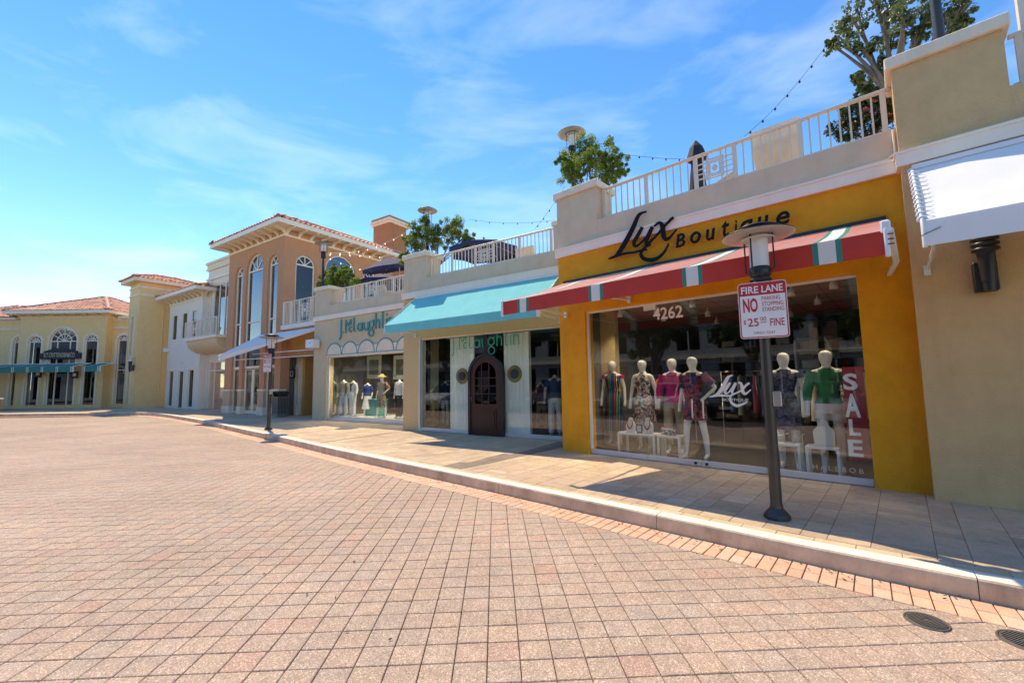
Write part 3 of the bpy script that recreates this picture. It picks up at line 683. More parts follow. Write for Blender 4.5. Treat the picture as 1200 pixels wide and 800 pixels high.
def parapet(root, x0, x1, wallm, pier=1.0, capm='cream_trim', trim='white_trim', zt=4.13, right_pier=None, thick=.3):
    """moulding band, low wall, pier with cap"""
    mb = MB(); mb.box(x0-.04, x1+.0, -.06, thick, zt, zt+.155); mb.box(x0-.055, x1, -.075, thick, zt+.155, zt+.19); mb.build('moulding', trim, root)
    mb = MB(); mb.box(x0+pier, x1, 0.004, thick, zt+.19, 4.745); mb.box(x0+pier, x1, .15, thick+.012, 4.745, 4.765); mb.build('parapet', wallm, root)
    mb = MB(); mb.box(x0, x0+pier, 0, thick+.35, zt+.19, 5.445); p = mb.build('pier', wallm, root)
    mb = MB(); mb.cbox(x0-.06, x0+pier+.06, -.06, thick+.41, 5.445, 5.60, .012); mb.build('cap', capm, p)
    if right_pier:
        a, b = right_pier; mb = MB(); mb.box(a, b, 0.002, thick+.05, zt+.19, 5.4); p = mb.build('pier', wallm, root)
        mb = MB(); mb.cbox(a-.04, b+.04, -.04, thick+.09, 5.4, 5.53, .01); mb.build('cap', capm, p)
def slab(root, x0, x1, y0, y1, z=4.25):
    mb = MB(); mb.box(x0, x1, y0, y1, z-.3, z); mb.build('terrace_floor', 'beige_stucco', root)
# ---------------- ochre shop
LW = 5.576
lux = thing('shop_building', 'ochre yellow shop building with a wide glass front under a striped red awning', 'building', FL.w(0, 0), FL.rz, 'terrace shops')
mb = MB(); wall(mb, 0, LW, 0, 4.13, 0, .3, [(.635, 5.02, -1, 2.88)]); mb.build('wall', 'ochre', lux)
mb = MB(); mb.box(-.0, .15, .302, 8, 0, 4.3); mb.box(LW-.15, LW, .302, 8, 0, 4.3); mb.box(0, LW, 8.0, 8.15, 0, 4.3); mb.build('side_wall', 'beige_stucco', lux)
parapet(lux, 0, LW, 'beige_stucco')
slab(lux, .152, LW-.152, .304, 7.99)
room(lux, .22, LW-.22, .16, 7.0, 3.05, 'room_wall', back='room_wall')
sx = [FL.X(p, q, .1) for p, q in ((760, 539), (823, 546.5), (899, 556))]
shopfront(lux, .635, 5.02, .1, 2.88, sx)
ry = .22
px = [FL.X(p, q, ry) for p, q in ((709, 250), (758, 235), (816, 215), (862, 200), (939, 175), (1037, 145))]
railing(lux, px[0]-.03, 5.56, ry, 4.765, 5.455, px, px[2]+.01)
# door fittings
hz0, hz1 = FL.Z(815, 489.5, .03), FL.Z(815, 467.5, .03)
for a, s in ((sx[1]-.09, 1), (sx[1]+.09, -1)):
    mb = MB(); mb.tube([(a, .03, hz0), (a, .03, hz1)], .014, 10); mb.tube([(a, .03, hz0+.05), (a, .1, hz0+.05)], .008, 6); mb.tube([(a, .03, hz1-.05), (a, .1, hz1-.05)], .008, 6); mb.build('door_handle', 'steel', lux)
    mb = MB(); mb.lathe([(.0, -.02), (.022, -.02), (.022, .02), (0, .02)], (0, 0, 0), 14); o = mb.build('door_lock', 'black_paint', lux); o.rotation_euler = (pi/2, 0, 0); o.location = (a, .06, .055)
mb = MB(); mb.box(FL.X(754, 358, .09)+.0, FL.X(768, 356, .09), .085, .115, 2.755, 2.845); mb.build('door_closer_plate', 'white_metal', lux)
# ---------------- aqua awning shop
T0, T1 = 0, 7.0
teal = thing('shop_building', 'rough tan stucco shop building with an arched mahogany door', 'building', FT.w(0, 0), FT.rz, 'terrace shops')
mb = MB(); wall(mb, 0, T1, 0, 4.13, 0, .3, [(.69, 6.0, -1, 2.84)]); mb.build('wall', 'rough_tan', teal)
mb = MB(); mb.box(0, .15, .302, 8, 0, 4.3); mb.box(0, T1, 8.0, 8.15, 0, 4.3); mb.build('side_wall', 'beige_stucco', teal)
parapet(teal, 0, T1-.9, 'beige_stucco', zt=4.15, right_pier=(5.5, 6.1))
slab(teal, .152, T1-.9, .304, 7.99)
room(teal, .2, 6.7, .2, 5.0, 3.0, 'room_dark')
dx0, dx1 = FT.X(549, 505, .02), FT.X(590, 508, .02)
for a, b in ((.69, dx0), (dx1, 6.0)):
    mb = MB(); mb.cbox(a+.004, b-.004, .09, .15, .006, .11, .005); mb.build('bottom_rail', 'alu_rail', teal)
    mb = MB(); mb.box(a+.003, b-.003, .115, .125, .111, 2.80); mb.build('glass_pane', 'shop_glass', teal)
mb = MB(); mb.box(.69, 6.0, .09, .15, 2.80, 2.84); mb.build('head_rail', 'white_metal', teal)
mb = MB(); mb.box(.69, .74, .0, .088, .0, 2.84); mb.box(.69, .735, .089, .15, .111, 2.799); mb.build('jamb', 'alu_rail', teal)
ps = [FT.X(577+1, 400, .12)]
mb = MB(); mb.box(dx0+.003, dx1-.003, .116, .124, 2.27, 2.80); mb.build('glass_pane', 'shop_glass', teal)
mb = MB(); mb.box(dx0+(dx1-dx0)*.42, dx0+(dx1-dx0)*.53, .095, .145, 2.2, 2.80); mb.build('door_closer_column', 'black_paint', teal)
tx = [FT.X(p, q, .04) for p, q in ((568, 390),)]
# arched door
dw = dx1-dx0; dc = (dx0+dx1)/2; DH = FT.Z(570, 414, .02)
def archpoly(cx, w, z0, zs, rise, n=24): return [(cx-w/2, z0), (cx+w/2, z0)] + [(cx+w/2*cos(pi*i/n), zs+rise*sin(pi*i/n)) for i in range(n+1)]
door = thing('arched_door', 'arched mahogany shop door with small glass panes and a black frame', 'door', FT.w(dc, .06), FT.rz)
zs = DH-dw/2
mb = MB(); o_ = archpoly(0, dw, 0, zs, dw/2); i_ = archpoly(0, dw-.16, 0.03, zs, dw/2-.08); n = len(o_)
for k in range(n):
    k2 = (k+1) % n; 
    mb.add([(o_[k][0], -.06, o_[k][1]), (o_[k2][0], -.06, o_[k2][1]), (i_[k2][0], -.06, i_[k2][1]), (i_[k][0], -.06, i_[k][1]),
            (o_[k][0], .07, o_[k][1]), (o_[k2][0], .07, o_[k2][1]), (i_[k2][0], .07, i_[k2][1]), (i_[k][0], .07, i_[k][1])], [(0,1,2,3),(0,4,5,1),(3,2,6,7),(4,7,6,5)])
mb.build('door_frame', 'black_paint', door)
lw = dw-.16; gw = lw-.30; gz0, gzs = .86, zs-.02
mb = MB(); out = archpoly(0, lw-.006, .035, zs, dw/2-.083); inn = archpoly(0, gw, gz0, gzs, gw/2)
for k in range(len(out)):
    k2 = (k+1) % len(out)
    mb.add([(out[k][0], -.03, out[k][1]), (out[k2][0], -.03, out[k2][1]), (inn[k2][0], -.03, inn[k2][1]), (inn[k][0], -.03, inn[k][1]),
            (out[k][0], .03, out[k][1]), (out[k2][0], .03, out[k2][1]), (inn[k2][0], .03, inn[k2][1]), (inn[k][0], .03, inn[k][1])], [(0,1,2,3),(0,4,5,1),(3,2,6,7),(4,7,6,5)])
leaf = mb.build('door_leaf', 'mahogany', door)
for zz in (.40,):
    mb = MB(); mb.box(-gw/2, gw/2, -.045, -.031, .16, .74); mb.box(-gw/2+.06, gw/2-.06, -.058, -.046, .22, .68); mb.build('raised_panel', 'mahogany', leaf)
for i in range(1, 3):
    xx = -gw/2+gw*i/3; mb = MB(); zt = gzs+sqrt(max(0, (gw/2)**2-xx*xx)); mb.box(xx-.014, xx+.014, -.034, .01, gz0, zt); mb.build('glazing_bar', 'mahogany', leaf)
for i in range(1, 4):
    zz = gz0+(gzs+.1-gz0)*i/4+.06; mb = MB(); mb.box(-gw/2, gw/2, -.033, .009, zz-.014, zz+.014); mb.build('glazing_bar', 'mahogany', leaf)
for i in range(3):
    for j in range(4):
        za = gz0+(gzs+.1-gz0)*j/4+(.06 if j else 0)+.014; zb = gz0+(gzs+.1-gz0)*(j+1)/4+.06-.014
        mb = MB(); mb.box(-gw/2+gw*i/3+.014, -gw/2+gw*(i+1)/3-.014, -.012, -.006, za, zb+.0); mb.build('pane', 'dark_glass', leaf)
mb = MB(); mb.tube([(lw/2*-.87, -.035, .95), (lw/2*-.87, -.085, .95), (lw/2*-.87, -.085, 1.05)], .012, 8); mb.build('door_knob', 'brass', leaf)
# beadboard panels behind the glass, with portholes
pa0, pa1 = FT.X(527.5, 450, .2), dx0+.06; pb0, pb1 = dx1-.08, FT.X(618, 450, .2)
for a, b in ((pa0, pa1), (pb0, pb1)):
    pan = thing('beadboard_panel', 'white beadboard display panel '+('left' if False else ('between the planter window and the arched door' if a == pa0 else 'between the arched door and the polo shirt mannequin')), 'panel', FT.w(a, .2), FT.rz, 'beadboard panels')
    n = int(round((b-a)/.125))
    for k in range(n):
        mb = MB(); w = (b-a)/n; mb.cbox(k*w+.002, (k+1)*w-.002, 0, .03, .02, 2.79, .006); mb.build('plank', 'beadboard', pan)
    mb = MB(); mb.box(0, b-a, .031, .05, .02, 2.79); mb.build('backing', 'beadboard', pan)
    if a != pa0:
        mb = MB(); mb.box(b-a, b-a+.09, -.05, .06, .02, 2.79); mb.build('edge_post', 'beadboard', pan)
for (qx, qy, lab) in ((541.5, 440.5, 'round brass porthole by the potted plant side of the arched door'), (603, 438, 'round brass porthole by the mannequin side of the arched door')):
    xx, zz = FT.xz(qx, qy, .19); t = thing('porthole', lab, 'porthole', FT.w(xx, .195, zz), FT.rz, 'brass portholes')
    mb = MB()
    for r0, rad in ((.205, .03), (.15, .018)):
        P = [(r0*cos(2*pi*k/28), 0, r0*sin(2*pi*k/28)) for k in range(29)]; mb.tube(P, rad, 8, cap=False)
    mb.build('ring', 'brass', t)
    mb = MB(); mb.prism([(.2*cos(2*pi*k/28), .2*sin(2*pi*k/28)) for k in range(28)], -.005, 0); mb.build('flange', 'brass', t)
    mb = MB(); mb.prism([(.14*cos(2*pi*k/28), .14*sin(2*pi*k/28)) for k in range(28)], -.012, -.006); mb.build('porthole_glass', 'black_paint', t)
tp = [FT.X(p, q, .22) for p, q in ((505, 315), (530, 310), (557, 303), (578, 299), (609, 292), (646, 281))]
railing(teal, tp[0]-.03, 5.5, .22, 4.765, 5.46, tp, tp[2]+.01)
# ---------------- tan shop beyond, set back a metre
FN = Frame(FT.w(-6.65, 1.01).to_2d(), 56.45)
tan = thing('shop_building', 'smooth tan shop building with a row of white lunettes over its window', 'building', FN.w(0, 0), FN.rz, 'terrace shops')
NW = 6.64; oz = 2.58
mb = MB(); wall(mb, 0, NW+.3, 0, 4.13, 0, .3, [(.98, NW+.1, -1, oz)]); mb.build('wall', 'tan_stucco', tan)
mb = MB(); mb.box(0, .15, .302, 8, 0, 4.3); mb.box(0, NW, 8.0, 8.15, 0, 4.3); mb.build('side_wall', 'tan_stucco', tan)
parapet(tan, 0, NW, 'beige_stucco', zt=4.14)
slab(tan, .152, NW, .304, 7.99)
room(tan, .2, NW+.1, .2, 4.2, 2.9, 'shelf_white', floor='shelf_white', back='room_wall')
shopfront(tan, .98, NW+.1, .1, oz, [FN.X(431, 480, .1), FN.X(466, 480, .1)])
npx = [FN.X(p, q, .22) for p, q in ((388, 350), (409, 346), (424, 343), (430, 341), (441, 338), (461, 333), (474, 330))]
railing(tan, npx[0]-.03, NW-.05, .22, 4.765, 5.44, npx+[NW-.1], npx[3]+.01)
mb = MB(); mb.box(.98, NW, -.025, 0.0, oz, oz+.05); mb.build('lintel_strip', 'white_trim', tan)
cxs = [1.46, 2.47, 3.49, 4.57, 5.65]
for i, c in enumerate(cxs):
    mb = MB(); mb.prism(archpoly(c, .92, oz+.085, oz+.1, .42), -.02, -.001); l = mb.build('lunette', 'cream_trim', tan)
    mb = MB(); mb.ribbon([(c-.48, oz+.07)]+arc(c, oz+.1, .48, .45, 180, 0, 20)+[(c+.48, oz+.07)], .035, -.03, -.0015); mb.build('lunette_rim', 'sign_teal', l)
    if i < 4:
        d = (c+cxs[i+1])/2; mb = MB(); mb.prism([(d-.045, oz+.085), (d+.045, oz+.085), (d+.14, oz+.36), (d-.14, oz+.36)], -.018, -.0012); mb.build('keystone', 'white_trim', tan)
        mb = MB(); mb.box(d-.14, d+.14, -.02, -.0011, oz+.361, oz+.385); mb.build('keystone_cap', 'sign_teal', tan)
mb = MB(); mb.box(.98, NW, -.03, -.026, oz+.051, oz+.078); mb.build('green_line', 'sign_teal', tan)
# white floodlight box at its left corner
fb = thing('floodlight', 'white box floodlight on the corner of the tan shop', 'lamp', FN.w(.1, -.02, 2.98), FN.rz)
mb = MB(); mb.cbox(-.12, .42, -.36, -.04, 0, .36, .02); mb.build('housing', 'white_metal', fb)
mb = MB(); mb.box(.08, .22, -.06, .02, .12, .24); mb.build('bracket', 'white_metal', fb)
mb = MB(); mb.lathe([(0, -.01), (.03, -.01), (.03, .0), (0, .01)], (0, 0, 0), 12); o = mb.build('sensor', 'black_paint', fb); o.rotation_euler = (pi/2, 0, 0); o.location = (.22, -.365, .2)
# ---------------- olive shop at the right edge
FR = Frame(G(1095.6, 585, HS), 47.7)
olive = thing('shop_building', 'plain olive tan shop building with a white awning and black wall lantern', 'building', FR.w(0, 0), FR.rz, 'terrace shops')
OW = 9.0
mb = MB(); wall(mb, 0, OW, 0, 4.13, 0, .3, [(2.4, 7, -1, 2.88)]); mb.build('wall', 'olive_stucco', olive)
mb = MB(); mb.box(OW-.15, OW, .302, 8, 0, 4.3); mb.box(0.01, OW, 8.0, 8.15, 0, 4.3); mb.build('side_wall', 'olive_stucco', olive)
parapet(olive, 0, OW, 'olive_stucco', pier=.97, zt=4.12)
slab(olive, .012, OW-.152, .304, 7.99)
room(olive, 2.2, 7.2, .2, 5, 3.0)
shopfront(olive, 2.4, 7, .1, 2.88, [4.0, 5.4])
rx = FR.X(1188, 100, .22)
railing(olive, rx, OW-.1, .22, 4.765, 5.455, [rx+.08+i*1.3 for i in range(6)])
mb = MB(); mb.box(rx+.12, rx+.24, .30, .42, 4.765, 6.0); mb.build('terrace_post', 'rail_paint', olive)
# ------------------------------------------------------------------ awnings
def awning(name, label, fr, x0, x1, ywall, zwall, D, zf, val, fabric, seams=(), seam_mat=None, stripes=(), lace=False, arms=(), sidecloth=False, underbar=True, sag=.012, barm='white_metal', topm=None):
    t = thing(name, label, 'awning', fr.w(x0, ywall, 0), fr.rz); W = x1-x0
    n = 14; mb = MB(); top = []
    cuts = sorted({0.0, W, *[s for a, b, m in stripes for s in (a-x0, b-x0)]}); fine = []
    for a, b in zip(cuts, cuts[1:]):
        q = max(1, int((b-a)/.14)); fine += [a+(b-a)*i/q for i in range(q)]
    cuts = fine+[W]; rn = random.Random(len(label)); ph = [rn.uniform(0, 6.28) for _ in range(4)]
    wv = lambda x: .5*sin(x*2.1+ph[0])+.3*sin(x*5.3+ph[1])+.2*sin(x*11+ph[2])
    def mat_at(x):
        for a, b, m in stripes:
            if a-x0 < x < b-x0: return m
        return 0
    th = .004
    for a, b in zip(cuts, cuts[1:]):
        mi = mat_at((a+b)/2)
        for k in range(n):
            s0, s1 = k/n, (k+1)/n
            P = lambda x, s, d: (x, -D*s, zwall+(zf-zwall)*s - sag*sin(pi*s)*2 + (.011*wv(x)+.004*sin(9*s+3*x+ph[3]))*sin(pi*s) + d)
            mb.add([P(a, s0, 0), P(b, s0, 0), P(b, s1, 0), P(a, s1, 0)], [(0, 1, 2, 3)], mi, True)
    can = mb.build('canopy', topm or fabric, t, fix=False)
    mb = MB()
    for a, b in zip(cuts, cuts[1:]): mb.add([(a, -D-.004, zf-.004), (b, -D-.004, zf-.004), (b, -D-.006+.012*wv(b*1.7), zf-val+.006*wv(b*.8+2)), (a, -D-.006+.012*wv(a*1.7), zf-val+.006*wv(a*.8+2))], [(0, 1, 2, 3)], mat_at((a+b)/2))
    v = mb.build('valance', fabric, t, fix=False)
    mb = MB(); mb.tube([(0.01, -D+.03, zf-.02), (W-.01, -D+.03, zf-.02)], .022, 8); mb.build('front_bar', 'white_metal', t)
    mb = MB(); mb.box(0, W, -.05, -.001, zwall-.03, zwall+.03); mb.build('wall_bar', barm, t)
    for sx_ in seams:
        mb = MB(); a = sx_-x0
        for k in range(n):
            s0, s1 = k/n, (k+1)/n; z = lambda s: zwall+(zf-zwall)*s-sag*sin(pi*s)*2+.003+.011*wv(a)*sin(pi*s)
            mb.add([(a-.008, -D*s0, z(s0)), (a+.008, -D*s0, z(s0)), (a+.008, -D*s1, z(s1)), (a-.008, -D*s1, z(s1))], [(0, 1, 2, 3)])
        mb.build('seam', seam_mat, can, fix=False)
    for ax, az in arms:
        a = ax-x0; mb = MB(); mb.tube([(a, -.02, az), (a-.12 if a > .3 else a+.05, -D*.55, (az+zf)/2-.02), (a, -D+.03, zf-.03)], .018, 8); mb.build('arm', 'white_metal', t)
        mb = MB(); mb.box(a-.03, a+.03, -.06, 0.0, az-.06, az+.06); mb.build('arm_bracket', 'white_metal', t)
    return t, can, v
# ochre shop: retractable red awning with green and white bands
band = []
for p, q in ((613, 358), (698, 343), (811, 321), (969, 293)):
    c = FL.X(p, q, -1.95); band += [(c-.075, c+.075, 1), (c-.125, c-.075, 2), (c+.075, c+.125, 2)]
ax0, ax1 = FL.X(588.5, 360, -1.95), FL.X(1041, 284, -1.95)
zf_ = FL.Z(1041, 269, -1.95); zb_ = FL.Z(1041, 298.4, -1.95); print('red awning', ax0, ax1, zf_, zb_)
aw, can, v = awning('retractable_awning', 'red retractable awning with green edged white bands over the ochre shop', FL, ax0, ax1, 0, 3.56, 1.95, zf_, zf_-zb_, ['red_fabric', 'stripe_white', 'stripe_green'], stripes=band, barm='bar_shadow', topm=['red_sunlit', 'stripe_white', 'stripe_green'], arms=[(ax0+.05, 2.86), (FL.X(738, 351, 0), 2.99), (FL.X(900, 315, 0), 3.0)])
mb = MB(); W = ax1-ax0
for x in (-.012, W-.03): mb = MB(); mb.cbox(x, x+.042, -1.98, -1.92, zf_-.27, zf_+.02, .01); mb.build('end_cap', 'white_metal', aw)
mb = MB(); mb.cbox(W-.05, W+.03, -1.97, -1.5, zf_-.03, zf_+.10, .015); mb.build('end_cap', 'white_metal', aw)
mb = MB(); mb.tube([(W+.02, -1.86, zf_+.02), (W+.05, -.9, zf_-.12), (W-.02, -.03, zf_-.1)], .03, 8); mb.build('arm', 'white_metal', aw)
mb = MB()
for k in range(3): mb.tube([(W+.0, -1.985, zf_-.05-.05*k), (W+.045, -1.985, zf_-.055-.05*k)], .006, 6)
mb.build('cord', 'black_paint', aw)
# aqua awning
bx0, bx1 = .62, 5.98; D2 = 1.22
zf2 = FT.Z(450.6, 381.3, -D2); zb2 = FT.Z(451, 391, -D2); print('aqua', zf2, zb2, FT.X(450.6, 381, -D2), FT.X(629.8, 372, -D2))
bx0 = FT.X(450.8, 386, -D2)
aw, can, v = awning('shop_awning', 'aqua sloped awning with seamed panels over the mahogany door', FT, bx0, FT.X(630, 368, -D2), -.002, 4.13, D2, zf2, zf2-zb2, ['aqua_fabric'], seams=[bx0+.62*k for k in range(1, 9)], seam_mat='aqua_seam', arms=[(bx0+.03, 2.95), (bx0+5.1, 2.95)])
W = FT.X(630, 368, -D2)-bx0
for x in (-.012, W+.002): mb = MB(); mb.tube([(x+.005, -.01, 4.14), (x+.005, -D2, zf2+.01), (x+.005, -D2, zb2)], .012, 6); mb.build('side_frame', 'white_metal', aw)
mb = MB(); mb.cbox(W-.02, W+.05, -D2-.03, -D2+.06, zb2, zf2, .01); mb.build('end_cap', 'white_metal', aw)
# white awning at the right edge
D3 = 1.05; zf3 = FR.Z(1083.8, 258.8, -D3); zb3 = FR.Z(1085.6, 288.8, -D3)
wx0 = .10
aw, can, v = awning('shop_awning', 'plain white laced awning above the black wall lantern', FR, wx0, 7.4, -.002, 4.07, D3, zf3, zf3-zb3, ['white_fabric'], seams=[], arms=[(wx0+.04, 2.75)])
mb = MB(); mb.tube([(0, -.01, 4.07), (0, -D3, zf3), (0, -D3, zb3-.01)], .02, 8); mb.build('side_frame', 'white_metal', aw)
mb = MB(); n = 13
for k in range(n):
    s = (k+.6)/n; y, z = -D3*s, 4.07+(zf3-4.07)*s; P = [(-.0+.035*cos(a)+.0, y, z+.03*sin(a)) for a in [i*pi/5 for i in range(11)]]
    mb.tube(P, .011, 5, cap=False); mb.tube([(.02, y, z+.03), (.10, y+.01, z+.012)], .004, 4)
mb.build('lacing', 'white_metal', aw)
mb = MB(); mb.tube([(-.03, -D3-.02, zf3-.16), (.13, -D3-.02, zf3-.10)], .004, 5); mb.build('lashing', 'black_paint', aw)
# ------------------------------------------------------------------ lettering on the facades
def trace(fr, y, s, ox, oy, pts): return [fr.xz(ox+x/s, oy+z/s, y) for x, z in pts]
def bez(pts, n=8):
    out = []
    for i in range(len(pts)-1):
        p0 = pts[max(i-1, 0)]; p1 = pts[i]; p2 = pts[i+1]; p3 = pts[min(i+2, len(pts)-1)]
        for k in range(n):
            t = k/n; out.append(tuple(0.5*(2*p1[a]+(p2[a]-p0[a])*t+(2*p0[a]-5*p1[a]+4*p2[a]-p3[a])*t*t+(3*p1[a]-p0[a]-3*p2[a]+p3[a])*t**3) for a in (0, 1)))
    out.append(pts[-1]); return out
LUXS = [  # strokes of the script word, in enlarged photograph pixels, with widths
 ('letter', [[(287,90),(262,97),(238,116),(205,190),(165,265),(125,330),(105,350),(65,366)], [(65,366),(110,350),(160,335),(215,328),(262,316),(290,312)]], [[.035,.05,.085,.11,.115,.11,.07,.03],[.03,.05,.055,.05,.045,.03]]),
 ('letter', [[(262,180),(236,228),(214,268),(218,290),(240,284),(275,250),(312,196)], [(322,178),(300,225),(285,265),(292,288),(312,280)]], [[.07,.085,.085,.07,.05,.035,.03],[.08,.09,.085,.06,.03]]),
 ('letter', [[(332,176),(352,158),(372,158),(382,185),(386,225),(398,250),(420,244),(446,215),(465,193)], [(446,124),(432,134),(400,166),(352,222),(300,275),(268,312),(254,336),(268,362),(305,373),(350,362),(390,328),(418,276)]], [[.03,.05,.075,.10,.10,.085,.055,.035,.025],[.05,.06,.05,.045,.055,.06,.065,.085,.09,.07,.05,.025]]),
]
sg = thing('shop_sign', 'black script and italic letters reading Lux Boutique above the red awning', 'sign', FL.w(.75, -.03, 3.6), FL.rz)
def rel(pts, fr_o): return [(x-fr_o[0], z-fr_o[1]) for x, z in pts]
def interp_w(ws, n, m): return [ws[min(int(i*(len(ws)-1)/(m-1)), len(ws)-2)]+(ws[min(int(i*(len(ws)-1)/(m-1)), len(ws)-2)+1]-ws[min(int(i*(len(ws)-1)/(m-1)), len(ws)-2)])*((i*(len(ws)-1)/(m-1)) % 1 if i < m-1 else 1) for i in range(m)]
for nm, strokes, ws in LUXS:
    mb = MB()
    for q, (st, w) in enumerate(zip(strokes, ws)):
        P = bez(rel(trace(FL, -.11, 5, 700, 230, st), (.75, 3.6)), 6); mb.ribbon(P, [a*.8 for a in interp_w(w, 6, len(P))], -.085-.002*q, -.06)
    mb.build('letter', 'sign_black', sg)
BO = [('B', 460, 515, 218, 296), ('o', 545, 608, 206, 274), ('u', 638, 692, 190, 256), ('t', 733, 775, 143, 238), ('i', 806, 822, 140, 212), ('q', 842, 916, 138, 236), ('u', 940, 1006, 115, 178), ('e', 1050, 1130, 88, 166)]
for i, (ch, a, b, t_, bt) in enumerate(BO):
    (xa, za) = FL.xz(700+a/5, 230+(bt)/5, -.11); (xb, zb) = FL.xz(700+b/5, 230+bt/5, -.11); zt = FL.Z(700+(a+b)/10, 230+t_/5, -.11); z0 = FL.Z(700+(a+b)/10, 230+bt/5, -.11)
    mb = text_mesh(ch, xa-.75, xb-.75, z0-3.6, zt-3.6, -.06, .03, .012, .18); mb.build('letter', 'sign_black', sg)
GL_ = [  # thin uniform letters: strokes in (x, up) units
 ('J', [[(100,129),(100,-20),(96,-40),(80,-54)]]), ('stop', [[(133,3),(133,11)]]),
 ('M', [[(165,0),(165,118)], [(165,116),(198,62),(232,116)], [(232,118),(232,72)]]), ('c', [arc(230, 28, 20, 24, 50, 310, 10)]),
 ('L', [[(272,130),(272,5),(302,5)]]), ('a', [arc(348, 36, 25, 33, 0, 360, 18), [(380,72),(380,2)]]),
 ('u', [[(403,72),(403,30)]+arc(429, 30, 26, 28, 180, 360, 10)+[(455,72)], [(456,72),(456,2)]]),
 ('g', [arc(494, 45, 30, 31, 0, 360, 18), arc(494, -27, 31, 30, 0, 360, 18), [(516,68),(530,82)]]),
 ('h', [[(550,138),(550,3)], [(550,45)]+arc(572, 50, 21, 30, 170, 0, 10)+[(593,3)]]), ('l', [[(630,142),(630,12),(636,4),(650,4)]]),
 ('i', [[(678,79),(678,4)], [(678,108),(678,118)]]), ('n', [[(706,84),(706,4)], [(706,48)]+arc(729, 52, 23, 30, 170, 0, 10)+[(752,4)]])]
def mclaughlin(t, sx, sz, wid, y0, y1, mat, sep=True):
    for nm, strokes in GL_:
        mb = MB()
        for q, st in enumerate(strokes): mb.ribbon([((x-80), z) for x, z in st], 9.5, y0-.0006*q, y1)
        mb.v = [(x*sx, y, z*sz) for x, y, z in mb.v]; mb.build('letter', mat, t)
a = FN.xz(398.5, 396.5, 0); zbase = FN.Z(405, 390, 0); x1_ = FN.X(449.5, 380, 0)
t = thing('shop_sign', 'raised teal letters reading J.McLaughlin on the tan shop', 'sign', FN.w(a[0], 0, zbase), FN.rz)
mclaughlin(t, (x1_-a[0])/(635-80), .57/130, .10, -.06, -.005, 'sign_teal')
a = FT.X(529.3, 415, .10); b = FT.X(608.7, 402, .10); zb = FT.Z(539, 409.0, .10)
t = thing('window_lettering', 'flat green letters reading J.McLaughlin on the glass over the mahogany door', 'lettering', FT.w(a, .108, zb), FT.rz)
mclaughlin(t, (b-a)/680, .45/130, .055, -.002, .002, 'decal_teal')
# white writing on the ochre shop's glass
gy = .09
def glass_text(body, px0, px1, pyt, pyb, label, mat='decal_white', bold=.0, shear=0, cat='lettering'):
    x0, z0 = FL.xz(px0, pyb, gy); x1 = FL.X(px1, pyb, gy); z1 = FL.Z((px0+px1)/2, pyt, gy); z0 = FL.Z((px0+px1)/2, pyb, gy)
    t = thing('window_lettering', label, cat, FL.w(x0, gy, z0), FL.rz)
    text_mesh(body, 0, x1-x0, 0, z1-z0, 0, 0, bold, shear).build('lettering', mat, t, fix=False)
glass_text('4262', 765.5, 800.5, 359, 373.5, 'white street number 4262 at the top of the shop glass', bold=.02)
LX = [([[(345,352),(318,358),(290,380),(255,450),(215,515),(165,560),(102,576)], [(102,576),(160,566),(230,562),(290,566),(330,560)]], [[.02,.03,.05,.062,.06,.04,.018],[.018,.03,.03,.03,.018]]),
      ([[(318,428),(285,475),(262,515),(270,540),(300,530),(345,470)], [(375,430),(350,480),(335,520),(345,545)]], [[.035,.045,.042,.035,.022,.016],[.04,.048,.045,.02]]),
      ([[(400,430),(425,432),(440,470),(448,520),(470,545),(505,525),(532,500)], [(518,432),(490,450),(430,510),(360,545),(325,565),(318,600),(335,640),(385,668),(440,655),(495,628)]], [[.018,.035,.05,.05,.04,.022,.014],[.028,.032,.026,.026,.03,.034,.042,.046,.034,.014]])]
o0 = FL.xz(833, 466, gy); t = thing('window_lettering', 'white script word Lux on the shop door glass', 'lettering', FL.w(o0[0], gy, o0[1]), FL.rz)
for strokes, ws in LX:
    mb = MB()
    for q, (st, w) in enumerate(zip(strokes, ws)):
        P = bez(rel(trace(FL, gy, 800/90, 820, 400, st), o0), 6); mb.ribbon(P, interp_w(w, 6, len(P)), -.001-.0004*q, .001)
    mb.build('letter', 'decal_white', t)
xa, za = FL.xz(846.5, 468, gy); xb = FL.X(877, 466, gy); mb = text_mesh('BOUTIQUE', xa-o0[0], xb-o0[0], za-o0[1]-.03, za-o0[1]+.02, -.002, 0, .0, .1); mb.build('small_print', 'decal_white', t, fix=False)
# sale banner
xa, za = FL.xz(986, 430, .13); xb = FL.X(1013, 428, .13); zb = FL.Z(1003, 540, .13)
sb = thing('sale_banner', 'burgundy hanging banner with white letters SALE inside the shop glass', 'banner', FL.w(xa, .14, zb), FL.rz)
H = za-zb; W = 5.0-xa
mb = MB(); mb.box(0, W, 0, .004, 0, H); mb.build('cloth', 'burgundy', sb)
for ch, (x0, x1, y0, y1) in {'S': (312, 405, 92, 197), 'A': (325, 424, 220, 368), 'L': (350, 422, 380, 482), 'E': (345, 438, 508, 612)}.items():
    s = 800/150; f_ = lambda x, y: FL.xz(930+x/s, 420+y/s, .12)
    (a, _), (b, _) = f_(x0, y1), f_(x1, y1); zt = f_((x0+x1)/2, y0)[1]; z0 = f_((x0+x1)/2, y1)[1]
    text_mesh(ch, a-xa, b-xa, z0-zb, zt-zb, -.006, 0, .03).build('letter', 'decal_white', sb, fix=False)
glass_text('H A L E B O B', 953, 1012, 546.5, 552, 'small spaced white letters HALEBOB low on the shop glass', 'rail_paint', bold=-.012)
